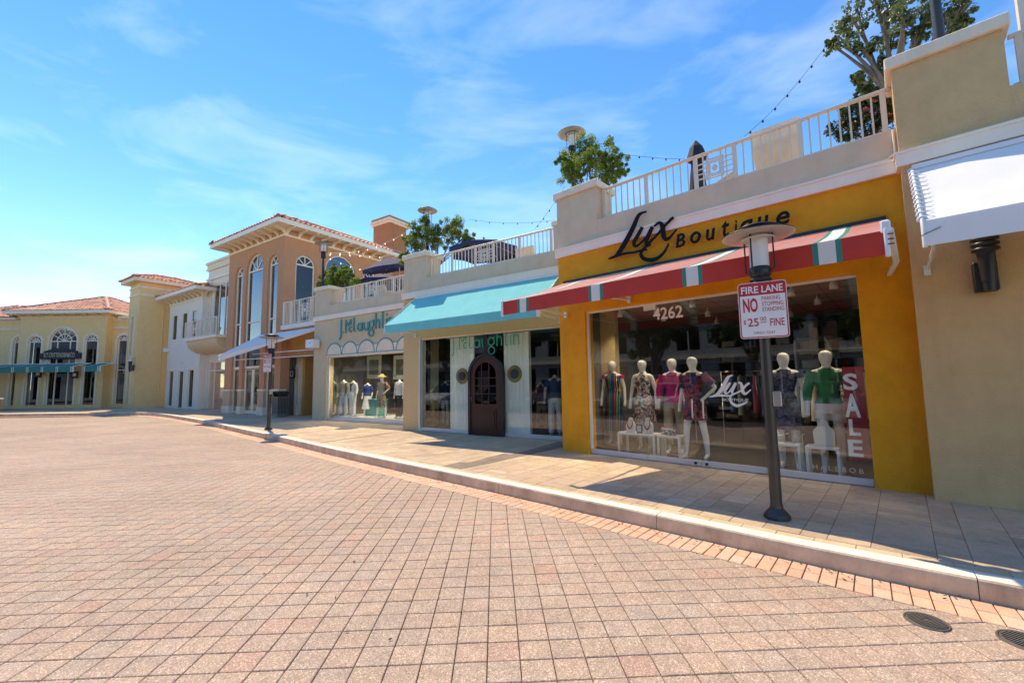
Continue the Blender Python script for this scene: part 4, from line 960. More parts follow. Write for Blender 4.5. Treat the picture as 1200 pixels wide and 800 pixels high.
# ------------------------------------------------------------------ far buildings
def tile_plane(mb, a, b, c, d, w=.26, l=.36, r=.075):
    """barrel tiles over the roof plane a-b (eave) to d-c (ridge side)"""
    a, b, c, d = map(Vector, (a, b, c, d)); ex = (b-a).normalized(); nrm = (b-a).cross(d-a if (d-a).length > .01 else c-a).normalized()
    if nrm.z < 0: nrm = -nrm
    up = nrm.cross(ex); 
    if up.z < 0: up = -up
    H = max((c-a).dot(up), (d-a).dot(up)); W = (b-a).length; nx = int(W/w); ny = int(H/l)+1
    for j in range(ny):
        v = j*l; t = v/H if H else 0
        lo = (d-a).dot(ex)*t; hi = W+((c-b).dot(ex))*t
        for i in range(nx+1):
            u = i*W/nx
            if u < lo-.01 or u > hi+.01: continue
            o = a+ex*u+up*v; vs = []
            for k, (s, lift) in enumerate(((-.03, .03), (l+.03, .0))):
                for q in range(6):
                    an = pi*q/5; vs.append(o+up*s+ex*(-cos(an)*r*(1 if k == 0 else .82))+nrm*(sin(an)*r+lift-.01))
            vs.append(o-up*.03+nrm*.0)
            mb.add(vs, [(q, q+1, 7+q, 6+q) for q in range(5)]+[(0, 1, 2, 3, 4, 5)], 0, True)
def hip_roof(root, x0, x1, y0, y1, z, pitch=.36, tiles=True, planes=('f', 'r', 'l', 'b')):
    w, d = x1-x0, y1-y0; h = min(w, d)/2; zr = z+h*pitch
    if w >= d: A, B = (x0+h, (y0+y1)/2, zr), (x1-h, (y0+y1)/2, zr)
    else: A, B = ((x0+x1)/2, y0+h, zr), ((x0+x1)/2, y1-h, zr)
    p = [(x0, y0, z), (x1, y0, z), (x1, y1, z), (x0, y1, z)]
    mb = MB(); lst = {'f': (p[0], p[1], B, A) if w >= d else (p[0], p[1], A, A), 'r': (p[1], p[2], B, B) if w >= d else (p[1], p[2], B, A), 'b': (p[2], p[3], A, B) if w >= d else (p[2], p[3], B, B), 'l': (p[3], p[0], A, A) if w >= d else (p[3], p[0], A, B)}
    for k, q in lst.items(): mb.add(list(q) if q[2] != q[3] else list(q[:3]), [tuple(range(4 if q[2] != q[3] else 3))])
    mb.add(p, [(3, 2, 1, 0)])
    rf = mb.build('roof', 'roof_tile', root)
    if tiles:
        mb = MB()
        for k in planes: tile_plane(mb, *lst[k])
        tag(mb.build('roof_tiles', 'roof_tile', rf, fix=False), kind='stuff')
        for a, b in ((p[0], A), (p[1], B if w >= d else A), (A, B), (p[2], B), (p[3], A if w >= d else B)):
            if (Vector(a)-Vector(b)).length < .05: continue
            mb = MB(); n = max(2, int((Vector(b)-Vector(a)).length/.4)); P = [Vector(a).lerp(Vector(b), i/n)+Vector((0, 0, .05)) for i in range(n+1)]
            mb.tube(P, [.10+.012*(i % 2) for i in range(n+1)], 8); mb.build('hip_cap', 'roof_tile', rf)
    return rf
def eave(root, x0, x1, y0, y1, zw, ov, zf, trim='cream_trim', step=.62, sides=('f', 'r', 'l'), drop=.45):
    """soffit, fascia and curved corbels under the eave"""
    X0, X1, Y0, Y1 = x0-ov, x1+ov, y0-ov, y1+ov
    mb = MB(); mb.prismz([(X0, Y0), (X1, Y0), (X1, Y1), (X0, Y1)], zf-.2, zf-.16); s = mb.build('soffit', trim, root)
    mb = MB()
    mb.box(X0-.04, X1+.04, Y0-.05, Y0, zf-.22, zf); mb.box(X0-.04, X1+.04, Y1, Y1+.05, zf-.22, zf); mb.box(X0-.05, X0, Y0, Y1, zf-.219, zf-.001); mb.box(X1, X1+.05, Y0, Y1, zf-.219, zf-.001); mb.build('fascia', 'white_trim', root)
    mb = MB(); mb.box(x0-.03, x1+.03, y0-.04, y0+.02, zw-drop, zw-drop+.1); mb.box(x1-.02, x1+.04, y0+.021, y1, zw-drop, zw-drop+.099); mb.box(x0-.04, x0+.02, y0+.021, y1, zw-drop, zw-drop+.099); mb.build('cornice_band', trim, root)
    n = 6; prof = [(0, zf-.2), (-ov*.96, zf-.2), (-ov*.96, zf-.27)]+[(-ov*.9+ov*.88*sin(pi/2*i/n), zf-.27-(zf-.27-(zw-drop+.1))*(1-cos(pi/2*i/n))) for i in range(n+1)]+[(0, zw-drop+.1)]
    cf = None
    if 'f' in sides:
        k = int((x1-x0)/step)
        for i in range(k+1):
            if cf is None: mb = MB(); mb.prismx(prof, -.07, .07); o = mb.build('corbel', trim, root); cf = o.data
            else: o = link('corbel', cf, root)
            o.location = (x0+(x1-x0)*i/k, y0, 0)
    if 'r' in sides:
        k = int((y1-y0)/step)
        for i in range(k+1): o = link('corbel', cf, root); o.location = (x1, y0+.1+(y1-y0-.1)*i/k, 0); o.rotation_euler = (0, 0, pi/2)
def arch_window(root, x0, x1, z0, z1, y, rise, transoms=(), mull=(), fan=3, fm='white_trim', t=.05, glass='house_glass', back=.35, inner=False, surround=None, flat=False):
    """arched (or flat) frame with glazing bars and panes; y is the glass plane"""
    cx, w = (x0+x1)/2, x1-x0; zs = z1-rise
    mb = MB(); mb.ribbon(([(x0+t/2, z0), (x0+t/2, zs)]+(arc(cx, zs, w/2-t/2, rise-t/2, 180, 0, 20) if rise else [(x0+t/2, z1-t/2), (x1-t/2, z1-t/2)])+[(x1-t/2, zs), (x1-t/2, z0)]), t, y-.05, y+.02)
    f = mb.build('window_frame', fm, root)
    for q in list(transoms)+([zs] if rise and fan else []):
        mb = MB(); mb.box(x0+t, x1-t, y-.045, y+.015, q-t*.5, q+t*.5); mb.build('transom', fm, f)
    for q in mull:
        mb = MB(); mb.box(q-t*.45, q+t*.45, y-.042, y+.013, z0, zs); mb.build('mullion', fm, f)
    if fan and rise:
        for k in range(1, fan+1):
            a = 180*k/(fan+1); mb = MB(); mb.ribbon([(cx+.02*cos(R(a)), zs+.02), (cx+(w/2-t)*cos(R(a)), zs+(rise-t)*sin(R(a)))], t*.6, y-.04, y+.012); mb.build('fan_bar', fm, f)
        if inner:
            mb = MB(); mb.ribbon(arc(cx, zs, w*.27, rise*.54, 180, 0, 16), t*.8, y-.041, y+.011); mb.build('fan_arc', fm, f)
    mb = MB(); mb.prism([(x0+t*.5, z0), (x1-t*.5, z0)]+(arc(cx, zs, w/2-t*.5, rise-t*.5, 0, 180, 20) if rise else [(x1-t*.5, z1-t*.5), (x0+t*.5, z1-t*.5)]), y-.004, y+.004); mb.build('pane', glass, f)
    mb = MB(); mb.box(x0-.05, x1+.05, y+back, y+back+.02, z0-.05, z1+.05); mb.build('room_back', 'dark_room', root)
    if surround:
        mb = MB(); s = .13; mb.ribbon([(x0-s/2, z0), (x0-s/2, zs)]+(arc(cx, zs, w/2+s/2, rise+s/2, 180, 0, 20) if rise else [(x0-s/2, z1+s/2), (x1+s/2, z1+s/2)])+[(x1+s/2, zs), (x1+s/2, z0)], s, -.05, .0); mb.build('window_surround', surround, root)
    return f
# ---------------- brown two-storey building
FB = Frame(FT.w(-9.96, 1.36).to_2d(), 56.45)
br = thing('corner_building', 'brown two storey building with three tall arched windows and tiled hip roof', 'building', FB.w(0, 0), FB.rz)
BX0, BD, ZW = -5.73, 6.4, 8.87
H3 = [(-4.95, -4.07, -1, 7.87, .44), (-3.72, -1.97, -1, 8.33, .87), (-1.45, -.53, -1, 7.95, .46)]
mb = MB(); wall(mb, BX0, 0, 0, ZW+.3, 0, .45, H3); mb.build('wall', 'brown_stucco', br)
# right-hand wall faces the terrace: built in its own little frame turned by 90 degrees
side = bpy.data.objects.new('terrace_wall', None); COL.objects.link(side); side.parent = br; side.rotation_euler = (0, 0, pi/2)
w1 = (.6, 1.62, 4.3, 7.98, .51); w2 = (2.2, 4.05, 4.3, 8.45, .92); w3 = (4.6, 5.5, 4.3, 8.0, .45)
side_mb = MB(); wall(side_mb, .452, BD, 2.9, ZW+.3, 0, .4, [w1, w2, w3]); bpy.data.objects.remove(side); side = side_mb.build('terrace_wall', 'brown_stucco', br); side.rotation_euler = (0, 0, pi/2)
for w in (w1, w2, w3): arch_window(side, w[0], w[1], w[2], w[3], .12, w[4], transoms=(6.0,) if w is w2 else (), mull=((w[0]*2+w[1])/3, (w[0]+2*w[1])/3) if w is w2 else (), fan=3 if w is not w2 else 0, glass='dark_glass' if w is not w2 else 'house_glass', back=.2, t=.07)
mb = MB(); mb.box(BX0, BX0+.3, .452, BD, 0, ZW+.3); mb.box(BX0, 0, BD, BD+.3, 0, ZW+.3); mb.build('rear_wall', 'brown_stucco', br)
for (a, b, z0, z1, rs) in H3:
    arch_window(br, a, b, 2.45, z1, .16, rs, transoms=(4.75, 3.35), mull=(), fan=3 if b-a > 1.2 else 2, back=.5, t=.07)
    mb = MB(); mb.box(a, b, .11, .2, 2.33, 2.45); mb.build('shop_head', 'white_trim', br)
    if b-a > 1.2:
        for q0, q1 in ((a+.03, (a+b)/2-.01), ((a+b)/2+.01, b-.03)):
            mb = MB(); mb.ribbon([(q0+.05, .02), (q0+.05, 2.27), (q1-.05, 2.27), (q1-.05, .02)], .1, .12, .18); d = mb.build('shop_door', 'white_trim', br)
            mb = MB(); mb.box(q0+.1, q1-.1, .13, .17, .02, .18); mb.build('kick_rail', 'white_trim', d); mb = MB(); mb.box(q0+.1, q1-.1, .146, .154, .18, 2.22); mb.build('pane', 'shop_glass', d)
    else:
        mb = MB(); mb.ribbon([(a+.04, .05), (a+.04, 2.3), (b-.04, 2.3), (b-.04, .05)], .07, .12, .18); d = mb.build('shop_window', 'white_trim', br)
        mb = MB(); mb.box(a+.07, b-.07, .146, .154, .12, 2.26); mb.build('pane', 'shop_glass', d); mb = MB(); mb.box(a+.07, b-.07, .13, .17, .02, .12); mb.build('sill_rail', 'white_trim', d)
for a, b in ((BX0, -4.95), (-4.07, -3.72), (-1.97, -1.45), (-.53, 0)):
    mb = MB(); mb.box(a-.05, b+.05, -.06, .3, 0, .38); mb.build('plinth', 'cream_trim', br)
    mb = MB(); mb.box(a-.025, b+.025, -.03, .3, .38, 1.18); mb.build('pilaster_base', 'base_stucco', br); mb = MB(); mb.box(a-.05, b+.05, -.055, .3, 1.18, 1.27); mb.build('pilaster_band', 'cream_trim', br)
eave(br, BX0, 0, 0, BD, ZW, .68, 9.30, drop=.15); hip_roof(br, BX0-.72, .72, -.72, BD+.72, 9.302, .42, planes=('f', 'r', 'l'))
room(br, BX0+.35, -.15, .5, 4.5, 2.9, 'shelf_white', back='room_wall')
mb = MB(); 
# chimney tower at its back
cy = 7.0; ca, cb = FB.X(437.5, 280, cy), FB.X(458.5, 280, cy); cz = FB.Z(458, 252, cy)
ch = thing('chimney_tower', 'square brown chimney tower with a white cornice behind the terrace', 'chimney', FB.w(ca, cy, 0), FB.rz); W = (cb-ca)*.9
mb = MB(); mb.box(0, W, 0, W*.9, 3, cz-.45); mb.build('shaft', 'chimney_stucco', ch)
mb = MB(); mb.box(-.08, W+.08, -.08, W+.08, cz-.45, cz-.3); mb.box(-.16, W+.16, -.16, W+.16, cz-.3, cz-.16); mb.build('cornice', 'cream_trim', ch)
mb = MB(); mb.box(-.1, W+.1, -.1, W+.1, cz-.16, cz); mb.build('coping', 'chimney_stucco', ch); mb = MB(); mb.cbox(W*.35, W*.65, W*.35, W*.65, cz, cz+.25, .03); mb.build('flue', 'cream_trim', ch)
mb = MB(); mb.box(.03, .33, -.26, .0, 6.05, 6.3); 
# passage with arched niche, header and balcony
ps = thing('covered_passage', 'orange covered passage with a cream arched niche and a balcony above', 'passage', FB.w(0, 0), FB.rz)
PWD = 3.31
mb = MB(); mb.box(.002, PWD-.002, .30, .70, 2.78, 4.08); mb.build('header', 'orange_stucco', ps)
mb = MB(); mb.box(.002, PWD-.002, -.05, 2.2, 4.08, 4.28); mb.build('balcony_slab', 'white_trim', ps)
railing(ps, .06, PWD-.06, .02, 4.28, 5.40, [.1, .75, 1.45, 2.35, PWD-.1], 1.5, step=.13)
nx0, nx1 = FB.X(334, 480, .78)+.0, FB.X(351, 488, .78); print('niche', nx0, nx1)
nx0 = max(nx0, .02)
mb = MB(); wall(mb, 0.002, nx1+.16, 0, 2.78, .78, 1.0, [(nx0+.12, nx1-.1, .45, 2.35, .42)]); mb.build('niche_wall', 'tan_stucco', ps)
mb = MB(); ncx = (nx0+nx1)/2; mb.ribbon([(nx0+.06, .02), (nx0+.06, 1.95)]+arc((nx0+.06+nx1-.04)/2, 1.95, (nx1-nx0-.1)/2, .46, 180, 0, 18)+[(nx1-.04, 1.95), (nx1-.04, .02)], .13, .70, .779); mb.build('niche_frame', 'cream_trim', ps)
mb = MB(); mb.box(nx0+.12, nx1-.1, .98, 1.02, .2, 2.4); mb.build('niche_back', 'olive_stucco', ps)
mb = MB(); mb.box(nx0+.13, nx1-.11, .66, .97, .0, .45); mb.build('niche_sill', 'cream_trim', ps)
mb = MB(); mb.box(nx1+.162, nx1+.35, .78, 4.2, 0, 4.06); mb.build('passage_side_wall', 'orange_stucco', ps)
mb = MB(); mb.box(nx1+.352, PWD, 4.0, 4.2, 0, 4.06); mb.build('passage_end_wall', 'brown_stucco', ps); mb = MB(); mb.box(nx1+.6, PWD-.3, 3.94, 3.998, 0, 2.3); mb.build('passage_door', 'dark_room', ps)
bs = thing('blade_sign', 'small black framed blade sign hanging in front of the cream niche', 'sign', FB.w(FB.X(342, 445, .5), .5, 1.78), FB.rz)
mb = MB(); mb.box(-.18, .22, -.03, .03, 0, .42); mb.build('board', 'black_paint', bs); mb = MB(); mb.ribbon([(-.1, .1), (.12, .1), (.12, .32), (-.1, .32), (-.1, .1)], .03, -.036, -.031); mb.build('emblem', 'sign_white', bs); mb = MB(); mb.tube([(.02, 0, .42), (.02, 0, 1.0)], .012, 6); mb.build('hanger', 'black_paint', bs)
# grey canopy over the brown building's doors
gx0 = FB.X(256, 419, -1.45); zf4 = FB.Z(256, 417, -1.45); print('canopy', gx0, zf4)
g = thing('door_awning', 'long white awning tapering along the brown building over the glass doors', 'awning', FB.w(gx0, 0, 0), FB.rz)
gL = 3.2-gx0; cols = 16; rows = 6; mb = MB()
fp = lambda s: (gL*s, -1.45+1.28*s, zf4+(3.86-zf4)*s)
wp = lambda s: (1.2+(gL-1.2)*s, -.01, 3.98)
pt = lambda s, r: tuple(wp(s)[k]+(fp(s)[k]-wp(s)[k])*r for k in range(3))
for i in range(cols):
    for j in range(rows): mb.add([pt(i/cols, j/rows), pt((i+1)/cols, j/rows), pt((i+1)/cols, (j+1)/rows), pt(i/cols, (j+1)/rows)], [(0, 1, 2, 3)])
mb.build('canopy', 'white_fabric', g, fix=False)
mb = MB()
for i in range(cols):
    a, b = fp(i/cols), fp((i+1)/cols); h = .2*(1-i/cols)+.05; mb.add([a, b, (b[0], b[1], b[2]-h+.01), (a[0], a[1], a[2]-h)], [(0, 1, 2, 3)])
mb.build('valance', 'white_fabric', g, fix=False)
for i in range(9):
    p = pt(0, i/9+.02); q = pt(0, i/9+.07); mb = MB(); mb.add([p, q, (q[0]-.01, q[1], q[2]-.24), (p[0]-.01, p[1], p[2]-.24)], [(0, 1, 2, 3)]); mb.build('side_stripe', 'black_fabric', g, fix=False)
mb = MB(); mb.tube([fp(0), fp(1)], .03, 6); mb.build('front_bar', 'white_metal', g)
mb = MB(); mb.tube([pt(0, 0), pt(0, 1)], .03, 6); mb.build('side_bar', 'white_metal', g)
for y_, z_, x_ in ((-.5, 2.98, 1.3), (-.9, 2.72, .4)):
    mb = MB(); mb.tube([(x_, y_, z_), (gL, -.32, z_-.02)], .022, 6); mb.build('tie_bar', 'white_metal', g)
# ---------------- white buildings
F2 = Frame(FT.w(-21.62, 2.6).to_2d(), 56.45)
w2b = thing('town_house', 'white rusticated two storey house with a balcony and a shop window', 'building', F2.w(0, 0), F2.rz)
W2 = 6.1
sw = (.68, 3.6, .12, 2.55); uw = (.85, 3.3, 4.45, 8.0)
mb = MB(); wall(mb, 0, W2, 0, 9.0, 0, .3, [(sw[0], sw[1], -1, 3.0), uw]); mb.build('wall', 'white_stucco', w2b)
mb = MB(); mb.box(0, .2, .302, 7, 0, 9); mb.box(0, W2, 7, 7.2, 0, 9); mb.build('side_wall', 'white_stucco', w2b)
for k in range(19):
    z = .02+k*.475
    for a, b in ((0.0, .62), (3.68, W2)):
        mb = MB(); mb.cbox(a+.005, b, -.05, -.001, z, z+.45, .012)
        if z+.45 < 9: mb.build('rustic_block', 'white_stucco', w2b)
mb = MB(); mb.box(-.1, W2, -.12, .3, 9.0, 9.12); mb.box(-.06, W2, -.07, .3, 9.12, 9.4); mb.box(-.14, W2, -.16, .3, 9.4, 9.55); mb.build('cornice', 'cream_trim', w2b)
mb = MB(); mb.box(-.08, W2, -.1, 0, 8.35, 8.47); mb.build('string_course', 'white_trim', w2b)
arch_window(w2b, *uw[:2], uw[2], uw[3], .09, 0, mull=(1.66, 2.48), fan=0, t=.09)
arch_window(w2b, sw[0], sw[1], .05, 3.0, .08, 0, transoms=(2.42,), mull=(1.45,), fan=0, t=.07, glass='shop_glass', back=2.0)
bz = 4.28
mb = MB(); mb.box(-.15, 4.4, -1.15, -.06, bz, bz+.16); mb.build('balcony_slab', 'white_trim', w2b)
n = 8; prof = [(-.055, bz-.001), (-1.1, bz-.001)]+[(-1.05*cos(pi/2*i/n)-.055*0, bz-.06-.75*sin(pi/2*i/n)) for i in range(n+1)]+[(-.055, bz-.81)]
mb = MB(); mb.prismx(prof, .05, 4.2); mb.build('balcony_corbel', 'tan_stucco', w2b)
railing(w2b, -.12, 4.38, -1.1, bz+.16, bz+1.2, [-.08, .9, 1.75, 2.7, 3.6, 4.33], .95, step=.16)
F1 = Frame(FT.w(-26.44, 2.2).to_2d(), 56.45)
w1b = thing('town_house', 'plain white two storey house with narrow windows and tiled eave', 'building', F1.w(0, 0), F1.rz)
W1 = 5.2; hs = [(.4, 1.2, 4.72, 6.45), (2.05, 2.88, 4.72, 6.46), (3.6, 4.4, 4.72, 6.48), (.3, 1.2, .15, 2.55), (2.0, 2.9, .05, 2.5), (3.6, 4.5, .15, 2.55)]
mb = MB(); wall(mb, -.2, W1, 0, 7.3, 0, .3, hs); mb.build('wall', 'white_stucco', w1b)
mb = MB(); mb.box(W1-.2, W1, .302, 6, 0, 7.3); mb.box(-.2, W1, 6, 6.2, 0, 7.3); mb.build('side_wall', 'white_stucco', w1b)
for h in hs: arch_window(w1b, *h, .07, 0, fan=0, t=.05, glass='dark_glass', back=.25, surround='white_trim' if h[2] < 1 else None)
mb = MB(); mb.box(2.25, 2.6, -.02, .0, 2.95, 3.1); mb.build('number_plate', 'rail_paint', w1b)
mb = MB(); mb.box(-.15, .12, -.3, .0, 3.9, 4.15); mb.build('lamp_box', 'white_metal', w1b)
eave(w1b, -.2, W1, 0, 6, 7.2, .62, 7.8, drop=.1, sides=('f', 'r')); hip_roof(w1b, -.9, W1+.66, -.66, 6.6, 7.802, .34, planes=('f', 'r'))
# ---------------- yellow tower and yellow building
FW = Frame(FT.w(-29.75, .74).to_2d(), 56.45)
tw = thing('corner_tower', 'square yellow corner tower with a tall arched slit window', 'tower', FW.w(0, 0), FW.rz)
TWW = 2.05; TD = 3.4
mb = MB(); wall(mb, 0, TWW, 0, 9.0, 0, .3, [(.75, 1.35, .3, 6.5, .3)]); mb.build('wall', 'yellow_stucco', tw)
mb = MB(); mb.box(TWW-.3, TWW, .302, TD, 0, 9); mb.box(0, .3, .302, TD, 0, 9); mb.box(0, TWW, TD, TD+.3, 0, 9); mb.build('side_wall', 'yellow_stucco', tw)
arch_window(tw, .75, 1.35, .3, 6.5, .14, .3, transoms=(5.9, 3.3), fan=0, t=.06, surround='cream_trim', glass='dark_glass')
for z in (7.9, 8.45):
    mb = MB(); mb.box(-.04, TWW+.04, -.05, -.001, z, z+.12); mb.box(TWW+.001, TWW+.05, -.0, TD, z, z+.12); mb.build('string_course', 'cream_trim', tw)
mb = MB(); mb.box(-.45, TWW+.45, -.45, TD+.45, 8.85, 9.1); mb.build('eave_slab', 'cream_trim', tw)
hip_roof(tw, -.52, TWW+.52, -.52, TD+.52, 9.102, .34, planes=('f', 'r'))
crit = thing('corner_building', 'yellow two storey shop building with arched windows and a green awning', 'building', FC.w(0, 0), FC.rz)
CZ = 6.9
HC = [(-4.15, -3.2, .25, 5.34, .47), (-2.62, -.64, .25, 5.9, .99), (-.05, .87, .25, 5.37, .46)]
CX0, CX1 = -4.9, 1.42
mb = MB(); wall(mb, CX0, CX1, 0, CZ, 0, .35, HC); mb.build('wall', 'yellow_stucco', crit)
HS2 = (1.85, 2.72, .25, 5.41, .43); HS0 = (-5.75, -4.98+0-.0, .25, 5.33, .38)
mb = MB(); wall(mb, CX1, 4.6, 0, CZ-.3, .55, .9, [HS2]); mb.build('wing_wall', 'yellow_stucco', crit); mb = MB(); wall(mb, -12, CX0, 0, CZ-.3, .55, .9, [(-5.85, -5.05, .25, 5.33, .4)]); mb.build('wing_wall', 'yellow_stucco', crit)
mb = MB(); mb.box(-12, 4.6, 8, 8.3, 0, CZ-.3); mb.box(CX0, CX0+.3, .352, .548, 0, CZ); mb.box(CX1-.3, CX1, .352, .548, 0, CZ); mb.build('rear_wall', 'yellow_stucco', crit)
for (a, b, z0, z1, rs) in HC:
    big = b-a > 1.5
    arch_window(crit, a, b, .25, z1, .08, rs, transoms=(2.75,), mull=((a*2.2+b*.8)/3, (a*.8+b*2.2)/3) if big else (), fan=5 if big else 4, inner=True, glass='house_glass', t=.075 if big else .06, surround='cream_trim')
o_ = arch_window(crit, *HS2[:4], .64, HS2[4], transoms=(2.75,), fan=4, inner=True, t=.06)
for s in (-1,):
    pass
arch_window(crit, -5.85, -5.05, .25, 5.33, .64, .4, transoms=(2.75,), fan=4, inner=True, t=.06)
for (a, b, rs) in ((1.85, 2.72, .43), (-5.85, -5.05, .4)):
    s = .16; z1 = 5.37; mb = MB(); mb.ribbon([(a-s/2, .2), (a-s/2, z1-rs)]+arc((a+b)/2, z1-rs, (b-a)/2+s/2, rs+s/2, 180, 0, 18)+[(b+s/2, z1-rs), (b+s/2, .2)], s, .48, .549); mb.build('window_surround', 'cream_trim', crit)
for z in (5.85, 6.45):
    for a, b in ((CX1+.02, 3.4), (-7, CX0-.02)): mb = MB(); mb.box(a, b, .47, .549, z, z+.14); mb.build('string_course', 'cream_trim', crit)
eave(crit, CX0, CX1, 0, 7.0, CZ, .6, 7.12, drop=.25, step=.78, sides=('f', 'r')); hip_roof(crit, CX0-.64, CX1+.64, -.64, 7.6, 7.122, .44, planes=('f', 'r'))
mb = MB(); mb.box(-12, CX0-.62, .2, .9, 6.6, 6.78); mb.build('wing_eave', 'cream_trim', crit)
mb = MB(); mb.box(CX1+.62, 3.2, .2, .9, 6.6, 6.78); mb.build('wing_eave', 'cream_trim', crit)
hip_roof(crit, -12.4, CX0-.66, .1, 8.2, 6.79, .42, planes=('f', 'r'))
# its sign and green awning
x0, z0 = FC.xz(47, 419, -.1); x1 = FC.X(95, 419, -.1); z1 = FC.Z(71, 408, -.1); z0 = FC.Z(71, 420.5, -.1)
sg2 = thing('shop_sign', 'dark curved top board sign with pale lettering over the green awning', 'sign', FC.w(x0, -.1, z0), FC.rz); W = x1-x0; H = z1-z0
mb = MB(); mb.prism([(0, .02), (W*.1, .0), (W*.9, 0), (W, .02), (W, H*.55), (W*.9, H*.55)]+[(W*(.9-.8*i/10), H*.72+H*.28*sin(pi*i/10)) for i in range(11)]+[(W*.1, H*.55), (0, H*.55)], -.08, .06); mb.build('board', 'black_paint', sg2)
text_mesh('B.T.CRITTENDEN&CO.', W*.12, W*.88, H*.16, H*.58, -.09, 0, .01).build('lettering', 'wicker', sg2, fix=False)
ga0 = -7.4; gD = 1.3; gf = FC.Z(60, 429.5, -gD); gb = FC.Z(60, 436, -gD); print('green awning', gf, gb, FC.X(87, 433, -gD), FC.X(97, 433, -gD), FC.X(117, 433, -gD))
r0 = FC.X(86, 433, -gD)
for lab, a, b in (('long green awning with white double bands under the curved board sign', -8.5, r0), ('short green awning section ending beside the recessed arched window', FC.X(97, 433, -gD), FC.X(117.5, 433, -gD))):
    st = []
    k = b-.05
    while k > a: st += [(k-.05, k, 1), (k-.16, k-.11, 1)]; k -= 1.02
    st = [(max(p, a), min(q, b), m) for p, q, m in st if q > a]
    t, can, v = awning('shop_awning', lab, FC, a, b, -.002, 3.25, gD, gf, gf-gb, ['green_fabric', 'stripe_white'], stripes=st, sag=0)
    mb = MB(); mb.tube([(b-a, 0, 3.26), (b-a, -gD, gf+.01), (b-a, -gD, gb)], .03, 6); mb.build('side_frame', 'white_metal', t)
for px_, py_, lab in ((45, 438, 'small dark lantern sign hanging under the long green awning'), (88, 439, 'dark blade sign hanging at the end of the long green awning')):
    x, z = FC.xz(px_, py_, -.4); t = thing('hanging_sign', lab, 'sign', FC.w(x, -.4, z-.25), FC.rz); mb = MB(); mb.cbox(-.2, .2, -.05, .05, 0, .5, .01); mb.build('board', 'black_paint', t); mb = MB(); mb.box(-.12, .12, -.056, -.051, .14, .36); mb.build('lettering', 'rail_paint', t); mb = MB(); mb.tube([(0, 0, .5), (0, 0, .75)], .012, 5); mb.build('hanger', 'black_paint', t)
# wall lantern on the tower and a brick planter by the kerb
x, z = FW.xz(153, 421, -.25); t = thing('wall_lantern', 'black wall lantern with a small sign on the yellow tower', 'lamp', FW.w(x, -.25, z-.5), FW.rz)
mb = MB(); mb.lathe([(.05, -.35), (.09, -.1), (.09, .25), (.12, .3), (.12, .36)], seg=12); mb.build('bracket', 'black_paint', t); mb = MB(); mb.lathe([(.11, .36), (.13, .6), (.2, .62), (.2, .66), (.05, .7)], seg=12); mb.build('lamp_glass', 'lamp_tube', t); mb = MB(); mb.box(.1, .75, -.03, .03, -.3, .1); mb.build('sign_board', 'black_paint', t); mb = MB(); mb.box(-.02, .02, .0, .26, .0, .1); mb.build('wall_arm', 'black_paint', t)
# brick planter
p = G(-4, 484.5, HS); pl = thing('brick_planter', 'red brick planter with a white coping at the far pavement', 'planter', (p.x-.9, p.y-.4, KS), R(2))
bm1 = MB(); bm1.cbox(-.11, .11, -.055, .055, -.035, .035, .006); me = None
mb = MB(); mb.box(-.93, .93, -.5, .5, 0, .82); mb.build('core', 'mortar', pl)
for r in range(10):
    for k in range(8):
        for (cx, cy, rz) in ((-.83+k*.235+(.1 if r % 2 else 0), -.5, 0),):
            if cx > .95: continue
            o = bm1.build('brick', 'terracotta', pl) if me is None else link('brick', me, pl); me = o.data; o.location = (cx, cy, .04+r*.08); o.rotation_euler = (0, 0, rz)
    for k in range(4):
        o = link('brick', me, pl); o.location = (.93, -.38+k*.235+(.1 if r % 2 else 0), .04+r*.08); o.rotation_euler = (0, 0, pi/2)
mb = MB(); mb.cbox(-1.0, 1.02, -.6, .6, .83, .93, .015); mb.build('coping', 'white_trim', pl)
# ------------------------------------------------------------------ lamp posts with disc heads
def lamp_head(t, z, r=.36, mat_post='black_paint', tilt=0):
    """fluted collar, white tube with cage rods, wide disc and top vent; z is the collar's foot"""
    mb = MB(); prof = []
    for k in range(4): zz = z+k*.045; prof += [(.075, zz), (.105, zz+.01), (.105, zz+.03), (.08, zz+.042)]
    prof += [(.085, z+.18), (.10, z+.2), (.11, z+.28), (.09, z+.30)]
    mb.lathe(prof, seg=22); mb.build('collar', mat_post, t)
    mb = MB(); mb.lathe([(.095, z+.30), (.095, z+.62)], seg=22); mb.build('lamp_tube', 'lamp_tube', t)
    for k in range(4):
        a = pi/4+k*pi/2+.3; x, y = .155*cos(a), .155*sin(a); mb = MB(); mb.tube([(.10*cos(a), .10*sin(a), z+.24), (x, y, z+.26), (x, y, z+.70)], .009, 6); mb.build('cage_rod', 'black_paint', t)
    mb = MB(); mb.lathe([(.096, z+.615), (.17, z+.60), (.175, z+.615), (.12, z+.64), (.10, z+.66)], seg=28); mb.build('inner_ring', 'lamp_white', t)
    mb = MB(); mb.lathe([(.10, z+.68), (r*.6, z+.67), (r*.97, z+.645), (r, z+.65)], seg=40); d = mb.build('disc', 'lamp_white', t)
    mb = MB(); mb.lathe([(r*.99, z+.6515), (r+.006, z+.655), (r*.98, z+.665)], seg=40); mb.build('disc_rim', 'black_paint', d)
    mb = MB(); mb.lathe([(r*.62, z+.72), (r*.66, z+.725), (r*.5, z+.755), (r*.2, z+.775), (0, z+.78)], seg=32); mb.build('top_cap', mat_post, t)
    mb = MB(); mb.lathe([(.10, z+.655), (.10, z+.74)], seg=18); mb.build('neck', 'black_paint', t)
